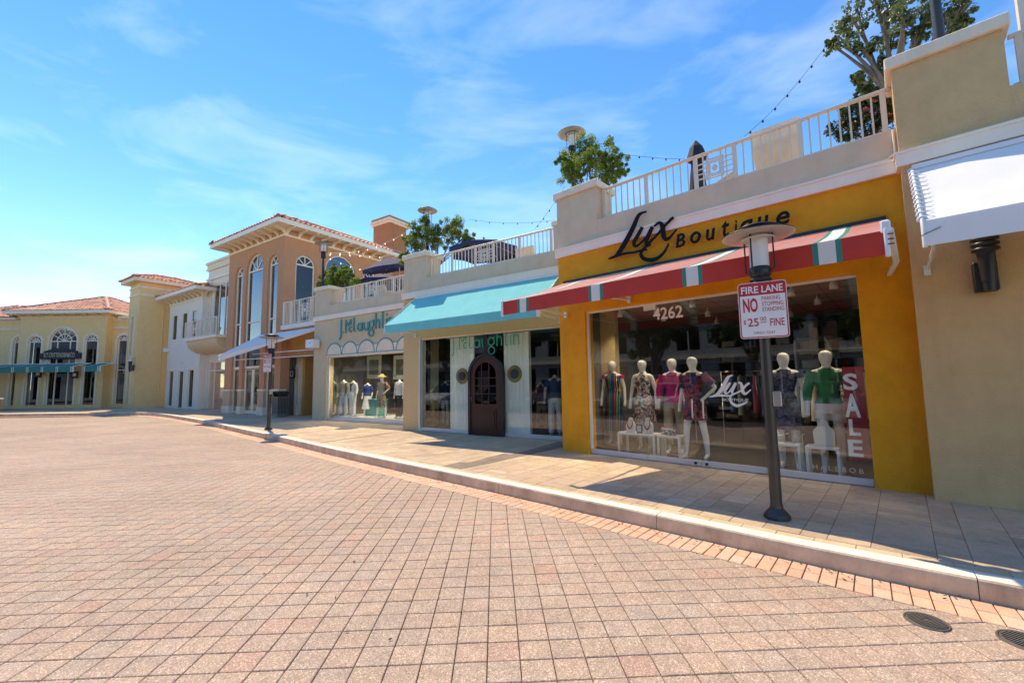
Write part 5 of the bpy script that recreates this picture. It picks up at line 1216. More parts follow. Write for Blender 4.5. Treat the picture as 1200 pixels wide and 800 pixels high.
def street_lamp(label, pos, sign_turn, hpole=2.42, sign=True, group='street lamps on the pavement'):
    t = thing('street_lamp', label, 'street lamp', (pos.x, pos.y, KS), sign_turn, group)
    mb = MB(); s = 8; mb.lathe([(.125, 0), (.125, .03), (.115, .05), (.085, .085), (.062, .11), (.058, .15)], seg=8, smooth=False); mb.build('base', 'pole_paint', t)
    mb = MB(); mb.lathe([(.056, .12), (.053, 1.2), (.05, hpole)], seg=20); mb.build('pole', 'pole_paint', t)
    mb = MB(); mb.cbox(.035, .115, -.055, .035, 1.17, 1.33, .008); mb.build('outlet_box', 'steel', t)
    lamp_head(t, hpole, .36)
    return t
lp1 = G(911, 607, HS); ST = R(60)-pi/2
l1 = street_lamp('bronze lamp post with a white disc head in front of the ochre shop', lp1, ST, 2.40)
lp2 = G(314.5, 503.4, HS)
l2 = street_lamp('bronze lamp post with a white disc head in front of the brown building', lp2, ST, 2.40)
def fire_sign(pos, rz, label):
    W, H = .457, .61; z0 = 1.90; t = thing('fire_lane_sign', label, 'sign', (pos.x, pos.y, KS), rz, 'fire lane signs'); y = -.118
    def rr(w, h, r, n=5):
        P = []
        for cx, cz, a0 in ((w/2-r, h/2-r, 0), (-w/2+r, h/2-r, 90), (-w/2+r, -h/2+r, 180), (w/2-r, -h/2+r, 270)): P += [(cx+r*cos(R(a0+90*i/n)), cz+r*sin(R(a0+90*i/n))) for i in range(n+1)]
        return P
    zc = z0+H/2; sh = lambda P: [(x, z+zc) for x, z in P]
    mb = MB(); mb.prism(sh(rr(W, H, .035)), y, y+.003); pl = mb.build('plate', 'sign_white', t)
    o = sh(rr(W-.012, H-.012, .03)); i = sh(rr(W-.034, H-.034, .022)); n = len(o); mb = MB()
    mb.add([(x, y-.0008, z) for x, z in o]+[(x, y-.0008, z) for x, z in i], [(k, (k+1) % n, n+(k+1) % n, n+k) for k in range(n)]); mb.build('border', 'sign_red', pl)
    top = z0+H-.017; mb = MB(); mb.add([(-W/2+.017, y-.0007, top-.125), (W/2-.017, y-.0007, top-.125), (W/2-.017, y-.0007, top-.012), (W/2-.03, y-.0007, top), (-W/2+.03, y-.0007, top), (-W/2+.017, y-.0007, top-.012)], [(0, 1, 2, 3, 4, 5)]); mb.build('red_band', 'sign_red', pl)
    def tx(body, x0, x1, za, zb, m='sign_red', b=.004): text_mesh(body, x0, x1, z0+za, z0+zb, y-.0016, 0, b).build('lettering', m, pl, fix=False)
    tx('FIRE', -.195, -.03, .492, .57, 'sign_white', .02); tx('LANE', .0, .195, .492, .57, 'sign_white', .02)
    tx('NO', -.185, -.045, .285, .44, b=.03)
    tx('PARKING', -.005, .165, .405, .45); tx('STOPPING', -.005, .19, .345, .39); tx('STANDING', -.005, .195, .285, .33)
    tx('$', -.19, -.165, .15, .205, b=.0); tx('25', -.15, -.045, .13, .22, b=.012); tx('00', -.03, .025, .185, .23, b=.0); tx('FINE', .06, .19, .125, .205, b=.012)
    mb = MB(); mb.box(-.032, .027, y-.0016, y-.0008, z0+.165, z0+.172); mb.build('underline', 'sign_red', pl)
    tx('ORD.  3247', -.10, .10, .045, .072, b=.0)
    for zz in (z0+.06, z0+H-.1):
        mb = MB(); mb.lathe([(0, -.004), (.009, -.003), (.009, .0)], seg=10); b = mb.build('bolt', 'steel', t); b.rotation_euler = (pi/2, 0, 0); b.location = (0, y-.001, zz)
        mb = MB(); mb.box(-.06, .06, y+.0035, -.045, zz-.015, zz+.015); mb.build('bracket', 'steel', t)
fire_sign(lp1, ST, 'red and white fire lane sign on the lamp post before the ochre shop')
fire_sign(lp2, ST, 'red and white fire lane sign on the lamp post before the brown building')
# black wall lantern at the right edge
x, z = FR.xz(1153, 275, -.18)
t = thing('wall_lantern', 'black ribbed wall lantern on the olive wall below the white awning', 'lamp', FR.w(x, -.16, 2.41), FR.rz)
mb = MB(); prof = []
for k in range(4): zz = .44+k*.06; prof += [(.075, zz), (.115, zz+.012), (.115, zz+.035), (.08, zz+.055)]
mb.lathe([(.06, .1), (.07, .3), (.075, .4)]+prof+[(.09, .72), (.09, .80)], seg=22); mb.build('lamp_body', 'black_paint', t)
mb = MB(); mb.lathe([(.05, .0), (.055, .1), (.055, .4)], seg=18); mb.build('stem', 'black_paint', t)
mb = MB(); mb.cbox(-.11, .08, .02, .158, .0, .34, .01); mb.build('wall_box', 'black_paint', t)
# litter bin
bx, by = FB.X(331, 488, -.08), -.1
t = thing('litter_bin', 'dark slatted litter bin with an arched hood beside the cream niche', 'litter bin', FB.w(bx+.0, by-.1, 0), FB.rz)
mb = MB(); mb.cbox(-.27, .27, -.27, .27, .06, .16, .01); mb.build('base', 'bin_grey', t)
mb = MB(); mb.prismz([(-.22, -.22), (.22, -.22), (.22, .22), (-.22, .22)], .16, .86); mb.build('liner', 'black_paint', t)
sl = MB(); sl.cbox(-.018, .018, -.008, .008, .16, .88, .003); sme = None
for s in range(4):
    for k in range(8):
        u = -.235+k*.067; p = ((u, -.24), (.24, u), (u, .24), (-.24, u))[s]
        o = sl.build('slat', 'bin_grey', t) if sme is None else link('slat', sme, t); sme = o.data; o.location = (p[0], p[1], 0); o.rotation_euler = (0, 0, s*pi/2)
mb = MB(); mb.box(-.27, .27, -.27, .27, .88, .93); mb.build('rim', 'bin_grey', t)
for x_ in (-.25, .25):
    mb = MB(); mb.box(x_-.015, x_+.015, -.2, .2, .93, 1.06); mb.build('hood_side', 'pole_paint', t)
mb = MB(); mb.ribbon([(-.3, 1.05)]+[(-.3+.6*i/12, 1.05+.12*sin(pi*i/12)) for i in range(1, 12)]+[(.3, 1.05)], .02, -.27, .27); mb.build('hood', 'pole_paint', t)
# ------------------------------------------------------------------ plants
def leaf_cloud(mb, centres, n, size, rnd, flat=.6):
    for _ in range(n):
        c, r = rnd.choice(centres); 
        d = Vector((rnd.gauss(0, 1), rnd.gauss(0, 1), rnd.gauss(0, 1))).normalized()*(rnd.random()**.45)*r
        p = c+d; nrm = (d.normalized()*.5+Vector((rnd.gauss(0, .6), rnd.gauss(0, .6), rnd.gauss(.5, .5)))).normalized()
        a = nrm.orthogonal().normalized(); a.rotate(Matrix.Rotation(rnd.uniform(0, 6.28), 3, nrm)); b = nrm.cross(a); l = size*rnd.uniform(.6, 1.25); w = l*flat*rnd.uniform(.7, 1.1)
        mb.add([p-a*l, p-b*w+nrm*l*.12, p+a*l, p+b*w+nrm*l*.12], [(0, 1, 2), (0, 2, 3)])
def tree(name, label, cat, loc, spec, leafmat, n, size, seed, trunk_r=.05, group=None, flowers=0, flat=.6, pot=None, spread=1.0):
    """spec: list of (x, y, z, r) clumps relative to the foot; limbs run to every clump"""
    rnd = random.Random(seed); t = thing(name, label, cat, loc, 0, group)
    zmin = min(c[2]-c[3] for c in spec); fork = Vector((0, 0, max(.15, zmin*.75)))
    mb = MB(); mb.tube([(0, 0, 0), fork*.5+Vector((.02, .01, 0)), fork], [trunk_r*1.25, trunk_r, trunk_r*.9], 8)
    for x, y, z, r in spec:
        e = Vector((x, y, z)); m = fork.lerp(e, .45)+Vector((rnd.gauss(0, .05), rnd.gauss(0, .05), rnd.uniform(.0, .12))); mb.tube([fork*.97, m, e], [trunk_r*.6, trunk_r*.38, trunk_r*.15], 6)
        for _ in range(4):
            d = Vector((rnd.gauss(0, 1), rnd.gauss(0, 1), rnd.gauss(.3, .8))).normalized()*r*.95; mb.tube([m.lerp(e, rnd.uniform(.3, 1)), e+d*.5+Vector((0, 0, .03)), e+d], [trunk_r*.2, trunk_r*.14, trunk_r*.06], 5)
    mb.build('trunk', 'bark', t)
    cl = []
    for x, y, z, r in spec:
        cl.append((Vector((x, y, z)), r*.75))
        for _ in range(11): d = Vector((rnd.gauss(0, 1), rnd.gauss(0, 1), rnd.gauss(0, 1))).normalized()*r*rnd.uniform(.55, 1.25); cl.append((Vector((x, y, z))+d, r*rnd.uniform(.22, .42)*spread))
    mb = MB(); leaf_cloud(mb, cl, n, size, rnd, flat); mb.build('crown', leafmat, t, fix=False)
    if flowers:
        mb = MB(); leaf_cloud(mb, cl, flowers, size*1.0, rnd, .8); mb.build('blossom', 'flower_pink', t, fix=False)
    if pot:
        r, h = pot; mb = MB(); mb.lathe([(r*.75, -h), (r, -.04), (r*1.08, -.04), (r*1.08, 0), (r*.9, 0), (r*.88, -.05), (0, -.05)], seg=20); mb.build('pot', 'terracotta', t)
    return t
TZ = 4.25
def clumps(fr, y, base, pts):
    """clump list from photograph pixels (px, py, radius px, depth offset)"""
    out = []
    for px_, py_, rp, dy in pts:
        x, z = fr.xz(px_, py_, y+dy); x2, z2 = fr.xz(px_, py_-rp, y+dy); out.append((x-base[0], y+dy-base[1], z-base[2], abs(z2-z)))
    return out
# tree behind the ochre shop's pier
y0 = 1.25; b0 = (FL.X(692, 250, y0), y0, TZ+.4)
def rot(fr, cl):
    c, s = cos(fr.rz), sin(fr.rz); return [(x*c-y*s, x*s+y*c, z, r) for x, y, z, r in cl]
sp = clumps(FL, y0, b0, [(690, 185, 20, .1), (676, 196, 14, .2), (708, 198, 15, .2), (660, 190, 8, 0), (728, 200, 8, 0), (672, 183, 15, 0), (690, 172, 13, .2), (708, 178, 15, 0), (722, 192, 11, .1), (667, 205, 13, -.1), (718, 207, 11, 0), (690, 196, 12, .3), (700, 190, 12, -.2), (680, 212, 11, .2)])
tree('potted_tree', 'round leafy tree behind the pier left of the black script sign', 'tree', FL.w(*b0), rot(FL, sp), 'leaf_green', 30000, .022, 11, .04, pot=(.3, .4))
# tree behind the aqua awning's pier
y0 = 1.3; b0 = (FT.X(512, 310, y0), y0, TZ+.4)
sp = clumps(FT, y0, b0, [(487, 268, 8, 0), (497, 263, 9, .2), (505, 274, 9, 0), (522, 266, 9, .1), (535, 264, 9, -.1), (545, 276, 9, 0), (540, 285, 8, .2), (482, 290, 9, 0), (476, 302, 7, -.2), (492, 296, 9, .2), (550, 281, 6, 0), (515, 285, 8, .3), (500, 282, 9, .1), (512, 272, 8, .2), (530, 276, 8, .2), (490, 280, 9, 0), (480, 279, 6, .1)])
tree('potted_tree', 'loose branched tree behind the pier of the aqua awning shop', 'tree', FT.w(*b0), rot(FT, sp), 'leaf_green', 30000, .026, 12, .05, spread=1.3, pot=(.3, .4))
# hedge bush on the tan shop's terrace
y0 = .75; b0 = (FN.X(395, 345, y0), y0, TZ+.6)
sp = clumps(FN, y0, b0, [(378, 331, 8, 0), (388, 325, 9, .1), (397, 321, 9, 0), (406, 326, 9, .1), (413, 331, 7, 0), (392, 334, 10, -.1), (404, 335, 9, .1), (383, 337, 8, .1), (391, 317, 6, 0), (400, 316, 6, .1), (384, 320, 6, 0), (409, 321, 6, .1), (395, 327, 10, 0)])
tree('potted_shrub', 'dense bright green shrub on the terrace of the tan shop', 'shrub', FN.w(*b0), rot(FN, sp), 'leaf_green', 20000, .030, 13, .05, pot=(.5, .55))
# pink flowered bush and the grey-green tree at the right
y0 = .75; b0 = (FL.X(1020, 170, y0), y0, TZ+.35)
sp = clumps(FL, y0, b0, [(992, 150, 14, 0), (1010, 135, 17, .1), (1030, 125, 16, 0), (1040, 140, 16, .15), (1015, 155, 16, 0), (1000, 125, 10, .1), (1035, 155, 14, .1), (1022, 112, 10, 0)])
tree('flowering_shrub', 'dark shrub with pink blossom behind the railing of the ochre shop', 'shrub', FL.w(*b0), rot(FL, sp), 'leaf_dark', 6500, .034, 14, .04, flowers=190, flat=.4, pot=(.35, .35))
y0 = 2.6; b0 = (FL.X(1052, 110, y0), y0, TZ+.2)
sp = clumps(FL, y0, b0, [(985, 45, 14, 0), (1005, 20, 18, .3), (1035, 10, 18, 0), (1060, 20, 16, -.3), (1085, 15, 18, .3), (1110, 25, 14, 0), (1130, 8, 12, .2), (1012, 60, 10, 0), (1040, 45, 14, .4), (1075, 38, 11, .1), (1128, 28, 9, -.2), (1028, 78, 9, .2), (1020, -25, 25, .2), (1060, -40, 30, -.2), (1105, -30, 25, .3), (975, 52, 6, .1), (1005, 92, 7, 0), (1015, 103, 8, .2)])
tree('terrace_tree', 'open grey green sea grape tree behind the tall olive pier', 'tree', FL.w(*b0), rot(FL, sp), 'leaf_seagrape', 8500, .036, 15, .09, flat=.8, spread=1.1)
# ------------------------------------------------------------------ lamps on the terraces
def terrace_lamp(label, fr, px_, py_disc, y, zb, size=.36):
    x, z = fr.xz(px_, py_disc, y); hp = z-zb-.66; t = thing('terrace_lamp', label, 'lamp', fr.w(x, y, zb), fr.rz, 'disc lamps on the terraces')
    mb = MB(); mb.lathe([(.10, 0), (.10, .04), (.05, .1), (.048, hp)], seg=16); mb.build('pole', 'black_paint', t); lamp_head(t, hp, size); return t
terrace_lamp('disc lamp rising behind the round leafy tree', FL, 670, 157, 1.6, TZ)
terrace_lamp('disc lamp rising behind the loose branched tree', FT, 501, 247, 1.6, TZ)
terrace_lamp('black disc lamp standing over the dense shrub against the brown wall', FN, 379.3, 285.5, .35, TZ)
# bare pole behind the olive pier
y = .38; x, z = FR.xz(1101, 45, y); t = thing('flag_pole', 'thick dark green pole standing on the olive pier', 'pole', FR.w(x, y, 5.60), FR.rz)
mb = MB(); mb.lathe([(.055, 0), (.052, 3.2)], seg=18); mb.build('shaft', 'pole_paint', t); mb = MB(); mb.lathe([(.11, 0), (.11, .03), (.07, .06)], seg=18); mb.build('foot', 'black_paint', t)
# ------------------------------------------------------------------ terrace furniture
def umbrella_closed(label, fr, px_, py_top, y):
    x, z = fr.xz(px_, py_top, y); h = z-TZ; t = thing('closed_umbrella', label, 'umbrella', fr.w(x, y, TZ), fr.rz)
    mb = MB(); mb.tube([(0, 0, 0), (0, 0, h)], .022, 8); mb.build('pole', 'steel', t)
    mb = MB(); seg = 16; vs = []; prof = [(.15, h-1.5), (.14, h-1.1), (.115, h-.75), (.085, h-.45), (.07, h-.36)]
    for r, zz in prof:
        for k in range(seg): a = 2*pi*k/seg; q = r*(1+.22*(k % 2)); vs.append((q*cos(a), q*sin(a), zz))
    mb.add(vs, [(i*seg+k, i*seg+(k+1) % seg, (i+1)*seg+(k+1) % seg, (i+1)*seg+k) for i in range(4) for k in range(seg)]); mb.build('folded_canopy', 'black_fabric', t)
    mb = MB(); mb.lathe([(.17, h-.44), (.21, h-.40), (.13, h-.16), (.05, h-.05), (.03, h-.02), (0, h)], seg=8, smooth=False); mb.build('cover_cap', 'black_fabric', t)
def umbrella_open(label, fr, x, y, ztop, r, mat, tilt=0):
    t = thing('open_umbrella', label, 'umbrella', fr.w(x, y, TZ), fr.rz); h = ztop-TZ
    mb = MB(); mb.tube([(0, 0, 0), (0, 0, h)], .022, 8); mb.build('pole', 'rail_paint', t); mb = MB(); mb.lathe([(.24, 0), (.24, .06), (.05, .1), (.04, .3)], seg=16); mb.build('base', 'black_paint', t)
    mb = MB(); n = 8; P = [(r*cos(2*pi*k/n+.2), r*sin(2*pi*k/n+.2), h-.42) for k in range(n)]
    for k in range(n):
        a, b = P[k], P[(k+1) % n]; m = ((a[0]+b[0])/2*.93, (a[1]+b[1])/2*.93, h-.40); mb.add([(0, 0, h), a, m, b], [(0, 1, 2), (0, 2, 3)]); mb.add([a, m, b, (b[0], b[1], b[2]-.16), (m[0], m[1], m[2]-.16), (a[0], a[1], a[2]-.16)], [(0, 1, 4, 5), (1, 2, 3, 4)])
    c = mb.build('canopy', mat, t, fix=False); c.rotation_euler = (tilt, 0, 0)
    for k in range(n):
        mb = MB(); mb.tube([(0, 0, h-.05), (P[k][0]*.97, P[k][1]*.97, P[k][2]-.01)], .010, 5); mb.build('rib', 'rail_paint', c)
    mb = MB(); mb.lathe([(.03, h-.02), (.035, h+.03), (.0, h+.09)], seg=10); mb.build('finial', 'black_paint', t)
umbrella_closed('closed black umbrella behind the ornament panel of the terrace railing', FL, 815, 165, 1.5)
x, z = FT.xz(567, 280, 2.2); umbrella_open('open dark umbrella behind the railing over the aqua awning', FT, x, 2.2, z, 1.25, 'navy_fabric')
x, z = FN.xz(468, 303, 1.8); umbrella_open('open navy umbrella beside the brown chimney tower', FN, x, 1.8, z, 1.1, 'navy_fabric', .25)
x, z = FN.xz(449, 321, 2.6); umbrella_open('lower navy umbrella in front of the small arched terrace window', FN, x, 2.6, z, 1.2, 'navy_fabric')
def terrace_chair(label, fr, x, y, face, mat='cream_trim', hb=1.0, wd=.62):
    t = thing('terrace_chair', label, 'chair', fr.w(x, y, TZ), fr.rz+face, 'white terrace chairs')
    mb = MB(); mb.cbox(-wd/2, wd/2, -.30, .30, .36, .42, .01); mb.build('seat', mat, t)
    b = MB(); b.add([(-wd/2*.85, .28, .40), (wd/2*.85, .28, .40), (wd/2, .50, hb+.08), (-wd/2, .50, hb+.08), (-wd/2*.85, .31, .40), (wd/2*.85, .31, .40), (wd/2, .53, hb+.08), (-wd/2, .53, hb+.08)], [(0,1,2,3),(5,4,7,6),(0,3,7,4),(1,5,6,2),(3,2,6,7),(0,4,5,1)]); b.build('backrest', mat, t)
    for sx_ in (-1, 1):
        mb = MB(); mb.cbox(sx_*wd/2-.05, sx_*wd/2+.05, -.34, .36, .58, .61, .006); mb.build('armrest', mat, t)
        for yy in (-.28, .30): mb = MB(); mb.box(sx_*(wd/2)-.025, sx_*(wd/2)+.025, yy-.025, yy+.025, 0, .58); mb.build('leg', mat, t)
x = FL.X(915, 170, 1.05); terrace_chair('tall backed white chair against the terrace railing by the flowering shrub', FL, x, 1.02, pi, hb=1.32, wd=.72)
x = FL.X(874, 190, 1.5); terrace_chair('tan wicker chair behind the railing next to the tall white chair', FL, x, 1.5, pi*.8, 'wicker', .95)
x = FT.X(625, 288, 1.2); terrace_chair('white chair behind the railing near the end of the aqua awning', FT, x, 1.2, pi, hb=.95)
x = FN.X(457, 338, 1.0); terrace_chair('white chair behind the railing of the tan shop', FN, x, 1.0, pi)
x = FL.X(762, 236, 1.1); t = thing('terrace_table', 'small round white table beside the closed black umbrella', 'table', FL.w(x+.05, 1.2, TZ), FL.rz)
mb = MB(); mb.lathe([(0, .74), (.45, .74), (.46, .76), (.46, .80), (.45, .81), (0, .81)], seg=28); mb.build('top', 'cream_trim', t); mb = MB(); mb.lathe([(.28, 0), (.28, .03), (.05, .08), (.045, .74)], seg=14); mb.build('pedestal', 'rail_paint', t)
# ------------------------------------------------------------------ string lights
def string(label, A, B, sag, n, lit=False):
    A, B = Vector(A), Vector(B); t = thing('string_lights', label, 'string lights', A, 0, 'string lights over the terraces')
    P = [A.lerp(B, i/24)-A-Vector((0, 0, sag*4*(i/24)*(1-i/24))) for i in range(25)]
    mb = MB(); mb.tube(P, .0045, 5); mb.build('cable', 'wire_black' if not lit else 'rail_paint', t)
    bm_ = MB(); bm_.lathe([(.0, -.06), (.014, -.05), (.02, -.032), (.012, -.012), (.011, 0)], seg=8); me = None
    for k in range(n):
        s = (k+.5)/n; p = A.lerp(B, s)-A-Vector((0, 0, sag*4*s*(1-s)))
        o = bm_.build('bulb', 'bulb' if lit else 'wire_black', t) if me is None else link('bulb', me, t); me = o.data; o.location = p
W3 = lambda fr, px_, py_, y: (lambda q: fr.w(q[0], y, q[1]))(fr.xz(px_, py_, y))
string('dark bulbs strung from the closed umbrella to the round tree', W3(FL, 726, 180, 1.6), W3(FL, 835, 186, 3.0), .06, 7)
string('dark bulbs rising steeply to the sea grape tree', W3(FL, 872, 160, 1.2), W3(FL, 972, 48, 2.2), .12, 7)
string('dark bulbs crossing the sky over the aqua awning', W3(FT, 550, 257, 2.5), W3(FT, 650, 258, 3.2), .12, 6)
string('dark bulbs climbing to the ochre shop pier', W3(FT, 627, 268, 1.2), W3(FT, 662, 218, .8), .05, 5)
string('lit bulbs strung along the brown wall to the chimney tower', W3(FN, 382, 296, .5), W3(FN, 476, 272, 3.5), .35, 9, True)
string('lit bulbs crossing below the brown eave', W3(FN, 381, 298, .5), W3(FN, 474, 304, 2.5), -.05, 8, True)
string('lit bulbs drooping behind the dense shrub', W3(FN, 381, 300, .5), W3(FN, 447, 319, 4), .15, 6, True)
# ------------------------------------------------------------------ shop window figures
def skin_body(name, joints, edges, root):
    """one continuous body grown round a skeleton: joints {key: (x, y, z, rx, ry)}"""
    keys = list(joints); me = bpy.data.meshes.new(name); me.from_pydata([joints[k][:3] for k in keys], [(keys.index(a), keys.index(b)) for a, b in edges], [])
    ob = bpy.data.objects.new(name, me); COL.objects.link(ob); md = ob.modifiers.new('skin', 'SKIN'); sv = me.skin_vertices[0].data
    for i, k in enumerate(keys): sv[i].radius = joints[k][3:5]; sv[i].use_root = (k == root)
    ob.modifiers.new('sub', 'SUBSURF').levels = 2; md.use_smooth_shade = True
    dg = bpy.context.evaluated_depsgraph_get(); out = bpy.data.meshes.new_from_object(ob.evaluated_get(dg)); bpy.data.objects.remove(ob)
    for p in out.polygons: p.use_smooth = True
    return out
def figure(pose='a', head=True, male=False):
    J = {}; E = []
    k = 1.06 if male else 1.0
    J['pel'] = (0, 0, .97, .125*k, .09); J['wai'] = (0, .0, 1.12, .095*k, .075); J['che'] = (0, -.01, 1.30, .125*k, .095); J['sho'] = (0, .0, 1.43, .10*k, .06); J['nec'] = (0, .005, 1.50, .045*k, .045)
    E += [('pel', 'wai'), ('wai', 'che'), ('che', 'sho'), ('sho', 'nec')]
    if head:
        J['jaw'] = (0, -.012, 1.57, .078, .084); J['hed'] = (0, -.01, 1.655, .098, .112); J['top'] = (0, .0, 1.73, .058, .068); E += [('nec', 'jaw'), ('jaw', 'hed'), ('hed', 'top')]
    else: J['cap'] = (0, .005, 1.56, .045*k, .045); E += [('nec', 'cap')]
    for s, n in ((-1, 'l'), (1, 'r')):
        J['a1'+n] = (s*.17*k, .0, 1.41, .047*k, .047*k)
        if pose == 'hip' and s == 1: J['a2'+n] = (s*.36, .05, 1.20, .036, .036); J['a3'+n] = (s*.22, -.06, 1.03, .026, .026); J['a4'+n] = (s*.16, -.09, .98, .024, .03)
        elif pose == 'walk': J['a2'+n] = (s*.24*k, .03*s, 1.15, .038*k, .038*k); J['a3'+n] = (s*.25*k, -.05, .92, .027, .027); J['a4'+n] = (s*.25*k, -.10, .80, .026, .034)
        else: J['a2'+n] = (s*.235*k, .02, 1.14, .038*k, .038*k); J['a3'+n] = (s*.255*k, -.03, .90, .027, .027); J['a4'+n] = (s*.255*k, -.06, .78, .026, .034)
        E += [('sho', 'a1'+n), ('a1'+n, 'a2'+n), ('a2'+n, 'a3'+n), ('a3'+n, 'a4'+n)]
        lx = s*.085; fy = (-.10 if s == -1 else .08) if pose in ('walk', 'hip') else 0
        J['h'+n] = (lx, 0, .88, .088*k, .088*k); J['k'+n] = (lx*1.15+(.03*s if pose == 'hip' else 0), fy*.5-.01, .50, .054*k, .056*k); J['c'+n] = (lx*1.1+(.04*s if pose == 'hip' else 0), fy*.8+.01, .36, .052*k, .054*k)
        J['f'+n] = (lx*1.1+(.05*s if pose == 'hip' else 0), fy, .08, .034, .036); J['t'+n] = (lx*1.2+(.06*s if pose == 'hip' else 0), fy-.13, .025, .032, .022)
        E += [('pel', 'h'+n), ('h'+n, 'k'+n), ('k'+n, 'c'+n), ('c'+n, 'f'+n), ('f'+n, 't'+n)]
    return skin_body('mannequin_body', J, E, 'pel'), J
BODY = {}
for key, a in {'a': ('a', True, False), 'hip': ('hip', True, False), 'walk': ('walk', True, False), 'na': ('a', False, False), 'nwalk': ('walk', False, False), 'nmale': ('walk', False, True)}.items(): BODY[key] = figure(*a)
def rings(mb, rs, seg=20, wave=0.0, m=0):
    """garment: open loft of elliptic rings (z, rx, ry, yc[, xc])"""
    vs = []
    for i, r in enumerate(rs):
        z, rx, ry, yc = r[:4]; xc = r[4] if len(r) > 4 else 0
        for k in range(seg): a = 2*pi*k/seg; f = 1+wave*(i/len(rs))*cos(a*6+i*.4); vs.append((xc+rx*f*cos(a), yc+ry*f*sin(a), z))
    mb.add(vs, [(i*seg+k, i*seg+(k+1) % seg, (i+1)*seg+(k+1) % seg, (i+1)*seg+k) for i in range(len(rs)-1) for k in range(seg)], m, True)
def sleeve(mb, J, n, upto, r=1.35, m=0):
    P = [Vector(J['a1'+n][:3])+Vector((0, 0, .015)), Vector(J['a2'+n][:3]), Vector(J['a3'+n][:3])]; R0 = [.05*r, .044*r, .034*r]
    if upto < 1: P = [P[0], P[0].lerp(P[1], upto)]; R0 = [R0[0], R0[0]*.98]
    elif upto < 2: P = [P[0], P[1], P[1].lerp(P[2], upto-1)]
    mb.tube(P, R0[:len(P)], 12, m, cap=False)
TORSO = [(1.475, .07, .06, 0), (1.45, .13, .075, 0), (1.42, .165, .085, 0), (1.36, .165, .105, -.005), (1.28, .155, .115, -.01), (1.20, .13, .10, 0), (1.12, .118, .092, 0)]
def mannequin(label, fr, x, y, z, key, turn=0, scale=1.0, skin='mannequin_white', wear=(), group='shop window mannequins', extra=None):
    t = thing('mannequin', label, 'mannequin', fr.w(x, y, z), fr.rz+turn, group); t.scale = (scale,)*3; me, J = BODY[key]; me2 = me.copy(); me2.materials.clear(); me2.materials.append(MATS[skin]); link('body', me2, t)
    mb = MB(); mb.lathe([(.18, 0.003), (.18, .012), (.17, .016), (0, .016)], seg=24); mb.build('base_plate', 'steel', t)
    for kind, mat, *p in wear:
        mb = MB()
        if kind == 'dress':
            hem, fl = p; n = 5; rings(mb, TORSO+[(1.02, .15, .115, 0), (.95, .165, .125, 0)]+[(.95+(hem-.95)*i/n, .165+fl*i/n, .125+fl*i/n*.9, 0) for i in range(1, n+1)], wave=.06)
        elif kind == 'top':
            rings(mb, TORSO+[(1.02, .155, .118, 0), (p[0], .172, .13, 0)], wave=.03)
        elif kind == 'halter': rings(mb, [(1.49, .055, .055, 0), (1.43, .08, .085, -.01)]+TORSO[3:]+[(1.02, .155, .118, 0)]+[(.95-.42*i/4, .168+.05*i/4, .128+.05*i/4, 0) for i in range(5)], wave=.06)
        elif kind == 'trousers':
            rings(mb, [(1.06, .135, .105, 0), (.98, .155, .122, 0), (.90, .172, .125, 0), (.84, .178, .12, 0)])
            for n in 'lr':
                P = [Vector(J['h'+n][:3]), Vector(J['k'+n][:3]), Vector(J['f'+n][:3])+Vector((0, 0, p[0]))]; mb.tube(P, [.10, .078, .075], 14, 0, cap=False)
        elif kind == 'shorts':
            rings(mb, [(1.06, .135, .105, 0), (.98, .155, .122, 0), (.90, .175, .127, 0), (.84, .18, .122, 0)])
            for n in 'lr': a, b = Vector(J['h'+n][:3]), Vector(J['k'+n][:3]); mb.tube([a, a.lerp(b, p[0])], [.102, .10], 14, 0, cap=False)
        elif kind == 'skirt': rings(mb, [(1.08, .13, .10, 0), (.98, .155, .12, 0), (.85, .175, .14, 0), (p[0], .17+p[1], .14+p[1], 0)], wave=.08)
        elif kind == 'sleeves':
            for n in 'lr': sleeve(mb, J, n, p[0], p[1] if len(p) > 1 else 1.35)
        elif kind == 'scarf': mb.tube([(-.10, -.03, 1.47), (-.05, -.11, 1.38), (0, -.13, 1.28), (.0, -.135, 1.08)], [.02, .03, .035, .03], 8); mb.tube([(.10, -.03, 1.47), (.05, -.11, 1.38), (0, -.13, 1.28)], [.02, .03, .03], 8)
        elif kind == 'necklace': mb.tube([(.085*cos(a), -.02+.09*sin(a)-.045*max(0, -sin(a)), 1.45+.05*min(0, sin(a))) for a in [2*pi*i/20 for i in range(21)]], p[0], 6, cap=False)
        elif kind == 'collar': rings(mb, [(1.50, .06, .055, 0), (1.47, .10, .075, -.005), (1.455, .135, .085, -.01)])
        elif kind == 'hat': mb.lathe([(.0, 1.80), (.08, 1.79), (.095, 1.72), (.20, 1.69), (.24, 1.67), (.20, 1.685), (.094, 1.705)], seg=24)
        elif kind == 'bag': mb.cbox(.2, .42, -.14, -.04, .55, .76, .02); mb.tube([(.24, -.09, .76), (.27, -.09, .90), (.35, -.09, .90), (.38, -.09, .76)], .008, 6)
        o = mb.build({'necklace': 'necklace', 'bag': 'handbag', 'collar': 'collar'}.get(kind, kind), mat, t, fix=False)
    return t
pattern('print_floral', [(.55,.5,.45), (.5,.1,.14), (.05,.05,.05), (.6,.3,.3), (.1,.25,.2), (.62,.58,.52), (.03,.03,.04)], 26)
pattern('print_red', [(.28,.02,.03), (.03,.02,.03), (.40,.04,.05), (.02,.02,.06), (.30,.06,.08), (.05,.06,.22)], 20)
pattern('print_navy', [(.035,.04,.09), (.10,.11,.16), (.02,.022,.05), (.06,.07,.13)], 24)
